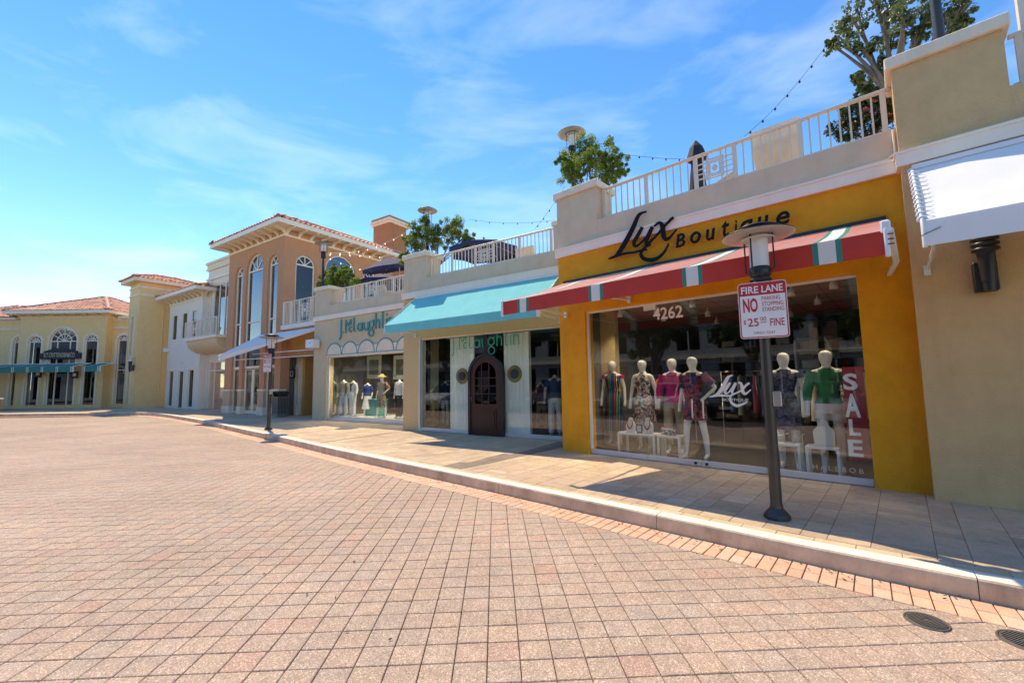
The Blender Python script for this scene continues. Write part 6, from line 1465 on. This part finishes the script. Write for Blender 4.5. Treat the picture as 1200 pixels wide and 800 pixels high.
pattern('print_stripes', [(.012,.012,.016), (.01,.06,.22), (.012,.012,.016), (.35,.05,.2), (.012,.012,.016), (.30,.32,.03), (.012,.012,.016), (.02,.25,.28)], 6.4, 'stripe')
pattern('print_brown', [(.16,.08,.06), (.42,.32,.28), (.05,.03,.03), (.3,.12,.1), (.5,.42,.38)], 30)
for nm, c in (('magenta', (.50, .012, .16)), ('beige_cloth', (.38, .31, .22)), ('green_cloth', (.012, .20, .07)), ('white_cloth', (.72, .72, .70)), ('navy_cloth', (.02, .045, .12)), ('jeans', (.42, .50, .60)), ('khaki_cloth', (.30, .27, .20)), ('sage_cloth', (.16, .18, .13)), ('black_cloth', (.012, .012, .014)), ('maroon_cloth', (.20, .02, .03)), ('straw', (.5, .36, .12)), ('teal_box', (.01, .30, .27)), ('blue_velvet', (.03, .06, .25)), ('rust_cloth', (.35, .09, .03)), ('cream_cloth', (.6, .54, .42)), ('red_bead', (.45, .02, .03))):
    plain(nm, c, .8, var=.12, vscale=6)
def foot(fr, px_, py_): return fr.g(px_, py_)
def spot(fr, px_, y): return fr.X(px_, 440, y)
# ochre shop, figures ordered from the ochre pillar inwards
FZ = .014
mannequin('white mannequin in a long black dress with coloured stripes beside the pillar', FL, spot(FL, 718, 1.25), 1.25, FZ+.02, 'a', .15, 1.08, wear=[('dress', 'print_stripes', .30, .06), ('sleeves', 'magenta', .25, 1.4)])
mannequin('white mannequin in a floral halter dress behind the low white table', FL, spot(FL, 753, 1.05), 1.05, FZ, 'a', .1, 1.08, wear=[('halter', 'print_floral')])
mannequin('white mannequin in a magenta blouse and beige trousers', FL, spot(FL, 788, .95), .95, FZ, 'walk', .1, 1.08, wear=[('top', 'magenta', .93), ('sleeves', 'magenta', 1.7, 1.5), ('trousers', 'beige_cloth', .1), ('necklace', 'black_cloth', .012)])
mannequin('white mannequin in a red and black print dress with its hand on the hip', FL, spot(FL, 812, .62), .62, FZ, 'hip', -.2, 1.08, wear=[('dress', 'print_red', .66, .03), ('sleeves', 'print_red', .8, 1.4), ('collar', 'shelf_white')])
mannequin('white mannequin in a dark blue print dress behind the lamp post', FL, spot(FL, 919, .72), .72, FZ, 'a', .1, 1.08, wear=[('dress', 'print_navy', .58, .04), ('sleeves', 'print_navy', .3, 1.3)])
mannequin('white mannequin in a green blouse and white shorts beside the sale banner', FL, spot(FL, 969, .62), .62, FZ, 'walk', .05, 1.08, wear=[('top', 'green_cloth', .98), ('sleeves', 'green_cloth', 1.6, 1.4), ('shorts', 'white_cloth', .35)])
def low_table(label, fr, x0, x1, y0, y1, h, tops=1):
    t = thing('display_table', label, 'table', fr.w((x0+x1)/2, (y0+y1)/2, FZ), fr.rz, 'low white display tables'); a, b = (x1-x0)/2, (y1-y0)/2
    mb = MB(); mb.cbox(-a, a, -b, b, h-.04, h, .005); mb.build('top', 'shelf_white', t)
    for sx_ in (-1, 1):
        for sy in (-1, 1): mb = MB(); mb.box(sx_*(a-.02)-.018, sx_*(a-.02)+.018, sy*(b-.02)-.018, sy*(b-.02)+.018, 0, h-.04); mb.build('leg', 'shelf_white', t)
    return t
tx0, tx1 = FL.X(727, 505, .45), FL.X(770, 508, .45); low_table('low white table with the necklace busts in front of the floral dress', FL, tx0, tx1, .32, .72, .42)
ux0, ux1 = FL.X(772, 508, .42), FL.X(799, 512, .42); low_table('low white table with a clutch bag in front of the magenta blouse', FL, ux0, ux1, .32, .66, .42)
vx0, vx1 = FL.X(945, 522, .4), FL.X(985, 525, .4); low_table('low white table with a white bust in front of the green blouse', FL, vx0, vx1, .26, .55, .44)
wx0_, wx1_ = FL.X(903, 516, .5), FL.X(940, 518, .5); low_table('low white table with chrome stands in front of the blue print dress', FL, wx0_, wx1_, .30, .62, .44)
def bust(label, fr, x, y, z, s=1.0, beads='red_bead'):
    t = thing('necklace_bust', label, 'bust', fr.w(x, y, z), fr.rz, 'necklace busts'); t.scale = (s,)*3
    mb = MB(); mb.prism([(-.09, 0), (.09, 0), (.10, .16), (.05, .22), (.035, .29), (-.035, .29), (-.05, .22), (-.10, .16)], -.03, .03); mb.build('form', 'shelf_white', t, bevel=.012)
    if beads: mb = MB(); mb.tube([(-.045, -.035, .25), (-.06, -.045, .18), (-.03, -.05, .10), (0, -.05, .075), (.03, -.05, .10), (.06, -.045, .18), (.045, -.035, .25)], [.006, .010, .013, .018, .013, .010, .006], 8); mb.build('beads', beads, t)
bust('white bust with a red bead necklace at the pillar end of the low table', FL, FL.X(739, 490, .45), .45, FZ+.42, 1.0)
bust('white bust with a long dark necklace next to the picture frame', FL, FL.X(759, 490, .45), .45, FZ+.42, 1.05, 'maroon_cloth')
bust('plain white bust below the green blouse', FL, FL.X(965, 500, .38), .38, FZ+.44, 1.35, None)
t = thing('picture_frame', 'small dark picture frame standing between the two necklace busts', 'frame', FL.w(FL.X(749, 495, .42), .42, FZ+.42), FL.rz); mb = MB(); mb.cbox(-.06, .06, -.008, .008, 0, .17, .003); mb.build('surround', 'black_paint', t); mb = MB(); mb.box(-.042, .042, -.0095, -.0085, .025, .145); mb.build('print', 'jeans', t)
t = thing('clutch_bag', 'pale patterned clutch bag on the second low table', 'bag', FL.w(FL.X(783, 498, .45), .45, FZ+.42), FL.rz); mb = MB(); mb.cbox(-.14, .14, -.025, .025, 0, .14, .012); mb.build('body', 'print_floral', t); mb = MB(); mb.box(-.1, .1, -.03, -.026, .10, .125); mb.build('flap', 'shelf_white', t)
for i in range(4):
    x = wx0_+.08+i*.12; t = thing('bracelet_stand', ['chrome bracelet stand at the script door end of the low table', 'second chrome bracelet stand from the script door', 'third chrome bracelet stand from the script door', 'chrome bracelet stand at the green blouse end of the low table'][i], 'stand', FL.w(x, .44, FZ+.44), FL.rz+.4*i, 'chrome bracelet stands'); mb = MB(); mb.tube([(0, 0, 0), (0, 0, .13+.02*(i % 2))], .007, 6); mb.build('stem', 'steel', t); mb = MB(); mb.tube([(-.06, 0, .10), (.07, 0, .15)], .009, 6); mb.build('bar', 'steel', t)
# clothes rail, shelves and ceiling spots of the ochre shop
t = thing('clothes_rail', 'chrome clothes rail with dark and red garments beside the ochre pillar', 'clothes rail', FL.w(.55, 2.3, FZ), FL.rz)
mb = MB(); mb.tube([(0, 0, 0), (0, 0, 1.55), (1.4, 0, 1.55), (1.4, 0, 0)], .014, 8); mb.build('frame', 'steel', t)
for i, m in enumerate(['black_cloth', 'white_cloth', 'black_cloth', 'rust_cloth', 'black_cloth', 'maroon_cloth', 'navy_cloth', 'cream_cloth']):
    mb = MB(); x = .12+i*.16; rings(mb, [(1.46, .02, .06, 0, x), (1.42, .03, .2, 0, x), (1.2, .045, .22, 0, x), (.75-.05*(i % 3), .06, .24, 0, x)], 12, .1); mb.build('garment', m, t, fix=False)
for rx_, ry_, lab, cs in ((2.35, 2.9, 'chrome clothes rail of dark garments behind the script door', ['black_cloth', 'navy_cloth', 'sage_cloth', 'black_cloth', 'maroon_cloth', 'navy_cloth', 'black_cloth', 'khaki_cloth']), (3.75, 2.2, 'chrome clothes rail of pale garments behind the green blouse', ['white_cloth', 'jeans', 'cream_cloth', 'sage_cloth', 'white_cloth', 'print_floral', 'maroon_cloth', 'khaki_cloth'])):
    t = thing('clothes_rail', lab, 'clothes rail', FL.w(rx_, ry_, FZ), FL.rz); mb = MB(); mb.tube([(0, 0, 0), (0, 0, 1.6), (1.25, 0, 1.6), (1.25, 0, 0)], .014, 8); mb.build('frame', 'steel', t)
    for i, m in enumerate(cs):
        mb = MB(); x = .1+i*.15; rings(mb, [(1.52, .02, .06, 0, x), (1.48, .03, .2, 0, x), (1.25, .05, .22, 0, x), (.78-.06*(i % 3), .06, .24, 0, x)], 12, .1); mb.build('garment', m, t, fix=False)
t = thing('wall_shelves', 'dark wall shelves with folded clothes behind the striped dress', 'shelves', FL.w(1.1, 5.6, FZ), FL.rz)
mb = MB(); mb.box(0, 3.2, .4, .45, 0, 2.4); mb.build('back', 'room_dark', t)
for k in range(6):
    mb = MB(); mb.box(0, 3.2, 0, .399, .3+k*.4, .33+k*.4); mb.build('shelf', 'room_wall', t)
    for j in range(7):
        mb = MB(); h = random.uniform(.06, .2); mb.cbox(.06+j*.45, .38+j*.45, .04, .34, .332+k*.4, .332+k*.4+h, .02); mb.build('folded_stack', random.choice(['cream_cloth', 'rust_cloth', 'white_cloth', 'navy_cloth', 'sage_cloth', 'khaki_cloth', 'maroon_cloth', 'jeans']), t)
t = thing('wall_shelves', 'pale shelf unit with handbags behind the green blouse', 'shelves', FL.w(3.6, 4.2, FZ), FL.rz)
for k in range(5):
    mb = MB(); mb.box(0, 1.6, 0, .35, .25+k*.45, .28+k*.45); mb.build('shelf', 'shelf_white', t)
    for j in range(3): mb = MB(); mb.cbox(.1+j*.5, .42+j*.5, .06, .26, .282+k*.45, .5+k*.45, .03); mb.build('handbag', random.choice(['cream_cloth', 'black_cloth', 'rust_cloth', 'navy_cloth', 'straw']), t)
for x in (0, 1.6): mb = MB(); mb.box(x-.02, x+.02, 0, .35, 0, 2.3); mb.build('side_panel', 'shelf_white', t)
t = thing('sales_counter', 'dark sales counter with a blue lit screen deep in the ochre shop', 'counter', FL.w(2.6, 3.4, FZ), FL.rz); mb = MB(); mb.cbox(0, 1.3, 0, .5, 0, 1.0, .01); mb.build('body', 'room_dark', t); mb = MB(); mb.box(.5, .95, .2, .23, 1.05, 1.36); mb.build('screen', 'screen_blue', t); mb = MB(); mb.box(.69, .76, .2, .23, 1.0, 1.05); mb.build('screen_foot', 'black_paint', t)
SPOTL = ['white ceiling spot over the '+s for s in ('striped long dress', 'floral halter dress', 'red print dress', 'script door glass', 'blue print dress', 'green blouse', 'clothes rail', 'door aisle', 'sales counter', 'pale handbag shelves', 'dark shelves of folded clothes', 'back end of the handbag shelves')]
for i, (x, y) in enumerate([(.9, 1.0), (1.7, 1.1), (2.5, .9), (3.3, 1.1), (4.1, 1.0), (4.7, .8), (1.3, 2.4), (2.3, 2.4), (3.3, 2.4), (4.3, 2.4), (2.0, 4), (3.6, 4)]):
    t = thing('ceiling_spot', SPOTL[i], 'spot lamp', FL.w(x, y, 3.04), FL.rz, 'ceiling spots of the ochre shop')
    mb = MB(); mb.tube([(0, 0, 0), (0, 0, -.07)], .012, 6); mb.build('stem', 'white_metal', t); mb = MB(); mb.lathe([(.03, -.07), (.055, -.12), (.06, -.20), (.052, -.20)], seg=14); mb.build('shade', 'white_metal', t)
    mb = MB(); mb.lathe([(0, -.195), (.05, -.196)], seg=14); mb.build('bulb', 'spot_glow', t)
    if i < 8:
        ld = bpy.data.lights.new('spot_light', 'SPOT'); ld.energy = 22; ld.color = (1, .93, .82); ld.spot_size = R(120); ld.spot_blend = .7; ld.shadow_soft_size = .05; lo = bpy.data.objects.new('spot_light', ld); COL.objects.link(lo); lo.parent = t; lo.location = (0, 0, -.21)
# aqua awning shop
mannequin('headless mannequin in a navy polo shirt and white trousers', FT, FT.X(650, 450, .75), .75, .03, 'nmale', .3, 1.03, 'mannequin_grey', wear=[('top', 'navy_cloth', .95), ('sleeves', 'navy_cloth', .7, 1.5), ('trousers', 'white_cloth', .0)])
mannequin('headless mannequin in a dark jacket deep behind the potted plant', FT, FT.X(522, 450, 1.2), 1.2, .03, 'na', .1, .95, 'mannequin_grey', wear=[('top', 'black_cloth', .9), ('sleeves', 'black_cloth', 1.8, 1.5)])
mannequin('headless mannequin in a maroon shirt standing back beside the polo shirt', FT, FT.X(634, 450, 2.2), 2.2, .03, 'nmale', .1, .9, 'mannequin_grey', wear=[('top', 'maroon_cloth', .9), ('sleeves', 'maroon_cloth', 1.8, 1.5), ('trousers', 'khaki_cloth', 0)])
x = FT.X(506, 470, .55); t = thing('potted_plant', 'dry grassy plant in a tan pot behind the shop glass', 'plant', FT.w(x, .62, .014), FT.rz)
mb = MB(); mb.lathe([(.13, 0), (.19, .34), (.2, .34), (.2, .38), (.17, .38), (.16, .33), (0, .33)], seg=20); mb.build('pot', 'terracotta', t); rnd = random.Random(3); mb = MB()
for _ in range(110):
    a = rnd.uniform(0, 6.28); l = rnd.uniform(.25, .6); o_ = rnd.uniform(.1, .34); d = Vector((cos(a), sin(a), 0)); e = Vector((-d.y, d.x, 0))*.008; b0 = Vector((0, 0, .34)); m = b0+d*o_*.45+Vector((0, 0, l*.7)); tp_ = b0+d*o_+Vector((0, 0, l)); mb.add([b0-e, b0+e, m+e, m-e, tp_], [(0, 1, 2, 3), (3, 2, 4)])
mb.build('foliage', 'straw', t, fix=False)
# tan shop window: platform, six dressed figures, a teal chest, framed prints
t = thing('display_platform', 'low white display platform along the tan shop window', 'platform', FN.w(1.1, .25, 0), FN.rz); mb = MB(); mb.cbox(0, 5.4, 0, 1.5, .012, .16, .01); mb.build('top', 'shelf_white', t)
PZ = .16
mannequin('headless mannequin in a sage green dress at the corner of the tan shop window', FN, FN.X(391, 450, .7), .7, PZ, 'na', .2, .93, 'mannequin_grey', wear=[('dress', 'sage_cloth', .5, .02), ('sleeves', 'sage_cloth', 1.5)])
mannequin('headless mannequin in a khaki shirt and pale jeans', FN, FN.X(403, 450, .55), .55, PZ, 'nmale', .1, .95, 'mannequin_white', wear=[('top', 'khaki_cloth', .88), ('sleeves', 'khaki_cloth', 1.8, 1.5), ('trousers', 'jeans', .0)])
mannequin('headless mannequin all in white with a black scarf', FN, FN.X(414, 450, .5), .5, PZ, 'na', .0, .93, 'mannequin_white', wear=[('top', 'white_cloth', .9), ('sleeves', 'white_cloth', 1.7, 1.4), ('trousers', 'white_cloth', .0), ('scarf', 'black_cloth')])
mannequin('headless mannequin in a blue velvet top and a pale skirt by the teal chest', FN, FN.X(431, 450, .95), .95, PZ-.03, 'nwalk', .3, .88, 'mannequin_white', wear=[('top', 'blue_velvet', .95), ('sleeves', 'blue_velvet', 1.2, 1.6), ('skirt', 'white_cloth', .35, .10), ('bag', 'maroon_cloth')])
mannequin('mannequin in a brown print dress and straw hat', FN, FN.X(447.5, 450, .55), .55, PZ, 'hip', .1, .93, 'mannequin_white', wear=[('top', 'khaki_cloth', .95), ('sleeves', 'print_brown', 1.0, 1.6), ('skirt', 'print_brown', .42, .03), ('hat', 'straw')])
mannequin('headless mannequin in a white shirt and black trousers by the tan pillar', FN, FN.X(468, 450, .6), .6, PZ, 'na', .0, .93, 'mannequin_white', wear=[('top', 'white_cloth', .92), ('sleeves', 'white_cloth', 1.7, 1.4), ('trousers', 'black_cloth', .0)])
t = thing('display_chest', 'teal painted chest in the middle of the tan shop window', 'chest', FN.w(FN.X(437, 475, 1.0), .9, PZ), FN.rz); mb = MB(); mb.cbox(-.35, .45, 0, .45, 0, .62, .012); mb.build('body', 'teal_box', t); mb = MB(); mb.cbox(-.38, .48, -.03, .48, .62, .67, .008); mb.build('lid', 'teal_box', t)
for px_, lab in ((438, 'framed grey print hanging behind the teal chest'), (470, 'framed grey print hanging behind the black trousers')):
    x, z = FN.xz(px_, 432, 2.4); t = thing('framed_print', lab, 'picture', FN.w(x, 2.4, z-.45), FN.rz, 'framed prints'); mb = MB(); mb.cbox(-.5, .5, 0, .03, 0, 1.05, .01); mb.build('frame', 'shelf_white', t); mb = MB(); mb.box(-.33, .33, -.004, -.001, .18, .87); mb.build('print', 'sage_cloth', t)
for i, x in enumerate((1.6, 2.9, 4.2, 5.4)):
    t = thing('ceiling_spot', ['white ceiling spot over the sage green dress', 'white ceiling spot over the white outfit', 'white ceiling spot over the teal chest', 'white ceiling spot over the black trousers'][i], 'spot lamp', FN.w(x, .8, 2.89), FN.rz, 'ceiling spots of the tan shop'); mb = MB(); mb.lathe([(.03, 0), (.05, -.05), (.055, -.13), (.048, -.13)], seg=14); mb.build('shade', 'white_metal', t); mb = MB(); mb.lathe([(0, -.125), (.046, -.126)], seg=14); mb.build('bulb', 'spot_glow', t)
    ld = bpy.data.lights.new('spot_light', 'SPOT'); ld.energy = 70; ld.color = (1, .94, .84); ld.spot_size = R(130); ld.spot_blend = .7; ld.shadow_soft_size = .05; lo = bpy.data.objects.new('spot_light', ld); COL.objects.link(lo); lo.parent = t; lo.location = (0, 0, -.14)
t = thing('display_screen', 'pale wall screen standing behind the figures of the tan shop', 'screen wall', FN.w(3.0, 2.44, 0), FN.rz); mb = MB(); mb.box(0, 3.4, 0, .05, .014, 2.6); mb.build('panel', 'cream_trim', t)
# figure in the far shop window
mannequin('mannequin in a maroon dress in the white house shop window', F2, 1.9, .9, .02, 'a', .2, 1.0, wear=[('dress', 'maroon_cloth', .55, .03), ('sleeves', 'maroon_cloth', .6)])
# ------------------------------------------------------------------ the other side of the street (seen in the shop glass)
def car(label, loc, rz, paint, suv=False):
    t = thing('parked_car', label, 'car', loc, rz, 'cars parked across the street')
    L_, Wd = 4.5, 1.78; h = 1.68 if suv else 1.42; hb = .98 if suv else .88
    # body side outline (x along the car, front at -x)
    low = [(-2.2, .32), (-2.25, .55), (-2.2, .72), (-1.95, .82), (-1.05, hb), (1.55, hb+.03), (2.15, hb-.02 if not suv else hb+.05), (2.25, .6), (2.2, .32)]
    mb = MB(); n = len(low); secs = [(-.89, .0, .93), (-.80, .03, 1.0), (.80, .03, 1.0), (.89, .0, .93)]; vs = []
    for yy, dz, s in secs:
        for x, z in low: vs.append((x*(.985 if abs(yy) > .85 else 1), yy, .32+(z-.32)*s))
    fs = [(i*n+k, i*n+(k+1) % n, (i+1)*n+(k+1) % n, (i+1)*n+k) for i in range(3) for k in range(n)]+[tuple(range(n)), tuple(range(4*n-1, 3*n-1, -1))]; mb.add(vs, fs, 0, False); b = mb.build('body', paint, t, bevel=.04)
    cab = [(-1.1, hb-.02), (-.35, h-.03), (.1, h), (1.2, h-.02), (1.75 if not suv else 2.1, hb)] if not suv else [(-1.0, hb-.02), (-.45, h-.03), (0, h), (1.7, h-.03), (2.1, hb)]
    mb = MB(); n = len(cab); vs = [(x, s*(.80 if z < hb+.05 else .64), z) for s in (-1, 1) for x, z in cab]; mb.add(vs, [(k, k+1, n+k+1, n+k) for k in range(n-1)]+[tuple(range(n)), tuple(range(2*n-1, n-1, -1))]); mb.build('cabin_glass', 'car_glass', t, bevel=.02)
    mb = MB(); vs = [(x, s*.655, z+.015) for s in (-1, 1) for x, z in cab[1:-1]]; m_ = len(cab)-2; mb.add(vs+[(x, y, z-.05) for x, y, z in vs], [(k, k+1, m_+k+1, m_+k) for k in range(m_-1)]+[(k, k+1, 2*m_+k+1, 2*m_+k) for k in range(m_-1)]+[(m_+k, m_+k+1, 3*m_+k+1, 3*m_+k) for k in range(m_-1)]); mb.build('roof_panel', paint, t)
    for s in (-1, 1):
        for (a, c) in ((0, 1), (m_+1, m_+1)):
            p = cab[0] if a == 0 else cab[-1]; q = cab[1] if a == 0 else cab[-2]; mb = MB(); mb.tube([(p[0], s*.80, p[1]), (q[0], s*.645, q[1])], .035, 6); mb.build('pillar', paint, t)
        mb = MB(); mb.tube([(.35, s*.81, hb), (.35, s*.65, h-.02)], .03, 6); mb.build('pillar', paint, t)
        for wx in (-1.38, 1.38):
            mb = MB(); mb.lathe([(.19, -.11), (.31, -.11), (.33, -.08), (.33, .08), (.31, .11), (.19, .11)], seg=24); w = mb.build('wheel', 'black_paint', t); w.rotation_euler = (pi/2, 0, 0); w.location = (wx, s*.80, .33)
            mb = MB(); mb.lathe([(0, -.10), (.19, -.105), (.2, -.09), (.2, .09), (.19, .105), (0, .10)], seg=20); mb.build('rim', 'steel', w)
        mb = MB(); mb.cbox(-2.24, -2.05, s*.74-.16, s*.74+.10, .60, .74, .02); mb.build('headlight', 'lamp_white', t); mb = MB(); mb.cbox(2.08, 2.255, s*.74-.12, s*.74+.10, .66, .80, .02); mb.build('tail_light', 'sign_red', t)
        mb = MB(); mb.cbox(-.75, -.58, s*.98-.09, s*.98+.09, hb+.02, hb+.14, .02); mb.build('mirror', paint, t)
    mb = MB(); mb.cbox(-2.275, -2.2, -.5, .5, .42, .58, .01); mb.build('grille', 'black_paint', t); mb = MB(); mb.box(-2.285, -2.276, -.25, .25, .44, .55); mb.build('number_plate', 'sign_white', t)
    return t
glassmat('car_glass', (.05, .06, .06), 1.6)
plain('car_white', (.75, .75, .74), .2, var=.02); plain('car_black', (.012, .012, .014), .18, var=.1); plain('car_silver', (.45, .46, .47), .25, metal=.6, var=.03); plain('car_grey', (.09, .095, .10), .22, metal=.3, var=.05)
def opp(x, d): q = FL.w(x, -d, 0); return (q.x, q.y, 0.0)
for x, d, m, suv, lab in ((-12.5, 11.6, 'car_white', True, 'white estate car parked across the street'), (-8.8, 11.8, 'car_black', False, 'black car parked beside the white estate car'), (-5.6, 11.8, 'car_grey', True, 'dark grey estate car parked across the street'), (-2.6, 11.6, 'car_white', False, 'white saloon car parked across the street'), (.4, 12.0, 'car_black', True, 'black estate car parked beside the white saloon'), (3.4, 11.8, 'car_silver', False, 'silver saloon car parked across the street'), (6.4, 11.8, 'car_grey', False, 'dark grey saloon car parked beside the silver saloon')):
    car(lab, opp(x, d), FL.rz+pi/2+pi, m, suv)
# hedge bank and trees behind the cars
for i, x in enumerate((-16, -10.5, -5.2, -.4, 4.5, 10, -23, -31)):
    q = opp(x, 16.5+(i % 2)*1.2); s = [(0, 0, 5.2, 1.5), (1.4, .4, 4.6, 1.3), (-1.4, -.3, 4.7, 1.3), (.4, 1.2, 4.3, 1.2), (-.3, -1.2, 5.0, 1.2), (.3, .2, 6.3, 1.1), (1.0, -1, 5.6, 1.0), (-1.1, .9, 5.7, 1.0)]
    tree('street_tree', ['broad dark street tree behind the white estate car', 'broad dark street tree behind the black car', 'broad dark street tree behind the dark grey estate car', 'broad dark street tree behind the white saloon', 'broad dark street tree behind the silver saloon', 'broad dark street tree past the last parked car', 'broad dark street tree standing apart from the parked cars', 'broad dark street tree at the far end of the opposite building'][i], 'tree', q, s, 'leaf_dark', 9000, .13, 40+i, .14, 'street trees across the road')
rnd = random.Random(9); mb = MB(); cl = []
for k in range(60): q = opp(-22+k*.65, 15.2); cl.append((Vector((q[0], q[1], .35)), .42))
leaf_cloud(mb, cl, 5000, .07, rnd); tag(mb.build('low_hedge', 'leaf_green', fix=False), 'long low clipped hedge behind the parked cars', 'hedge')
# building opposite
FO = Frame(FL.w(-75, -30, 0).to_2d(), 47.7)
ob_ = thing('opposite_building', 'long pale two storey building with grey windows across the street', 'building', FO.w(0, 0), FO.rz)
hol = []
for k in range(28):
    for z0, z1 in ((.3, 2.7), (3.9, 5.9)): hol.append((1.2+k*3.4, 3.2+k*3.4, z0, z1))
mb = MB(); wall(mb, 0, 97, 0, 7.4, -.4, 0, hol); mb.build('wall', 'far_facade', ob_)
for h in hol:
    mb = MB(); mb.box(h[0], h[1], -.2, -.18, h[2], h[3]); w = mb.build('window', 'dark_glass', ob_); mb = MB(); mb.box((h[0]+h[1])/2-.05, (h[0]+h[1])/2+.05, -.17, -.1, h[2], h[3]); mb.build('mullion', 'white_trim', w)
mb = MB(); mb.box(0, 97, -6, -.41, 0, 7.4); mb.build('core', 'dark_room', ob_); mb = MB(); mb.box(-.3, 97.3, -6.3, .3, 7.4, 7.9); mb.build('cornice', 'cream_trim', ob_); mb = MB(); mb.box(0, 97, .0, .2, 3.1, 3.4); mb.build('string_course', 'cream_trim', ob_)
# ------------------------------------------------------------------ small fittings
mb = MB(); P = [FL.xz(a, b, -.02) for a, b in ((1046, 152), (1047.5, 166), (1048.5, 180), (1040, 187), (1012, 195), (985, 203), (965, 209))]
mb.tube([(x, -.02, z) for x, z in P], .013, 6); mb.build('conduit', 'white_trim', lux)
mb = MB(); x, z = FW.xz(190, 365, .3); mb.tube([(TWW+.05, 1.35, 7.2), (TWW+.06, 1.38, 6.8), (TWW+.06, 1.38, .15), (TWW+.2, 1.3, .06)], .045, 8); mb.build('drain_pipe', 'yellow_stucco', tw)
for fr_, root_, x_ in ((FL, lux, .3), (FT, teal, .33)):
    mb = MB(); mb.cbox(x_-.03, x_+.03, -.045, -.001, 3.28, 3.36, .006); mb.build('junction_box', 'white_metal', root_)
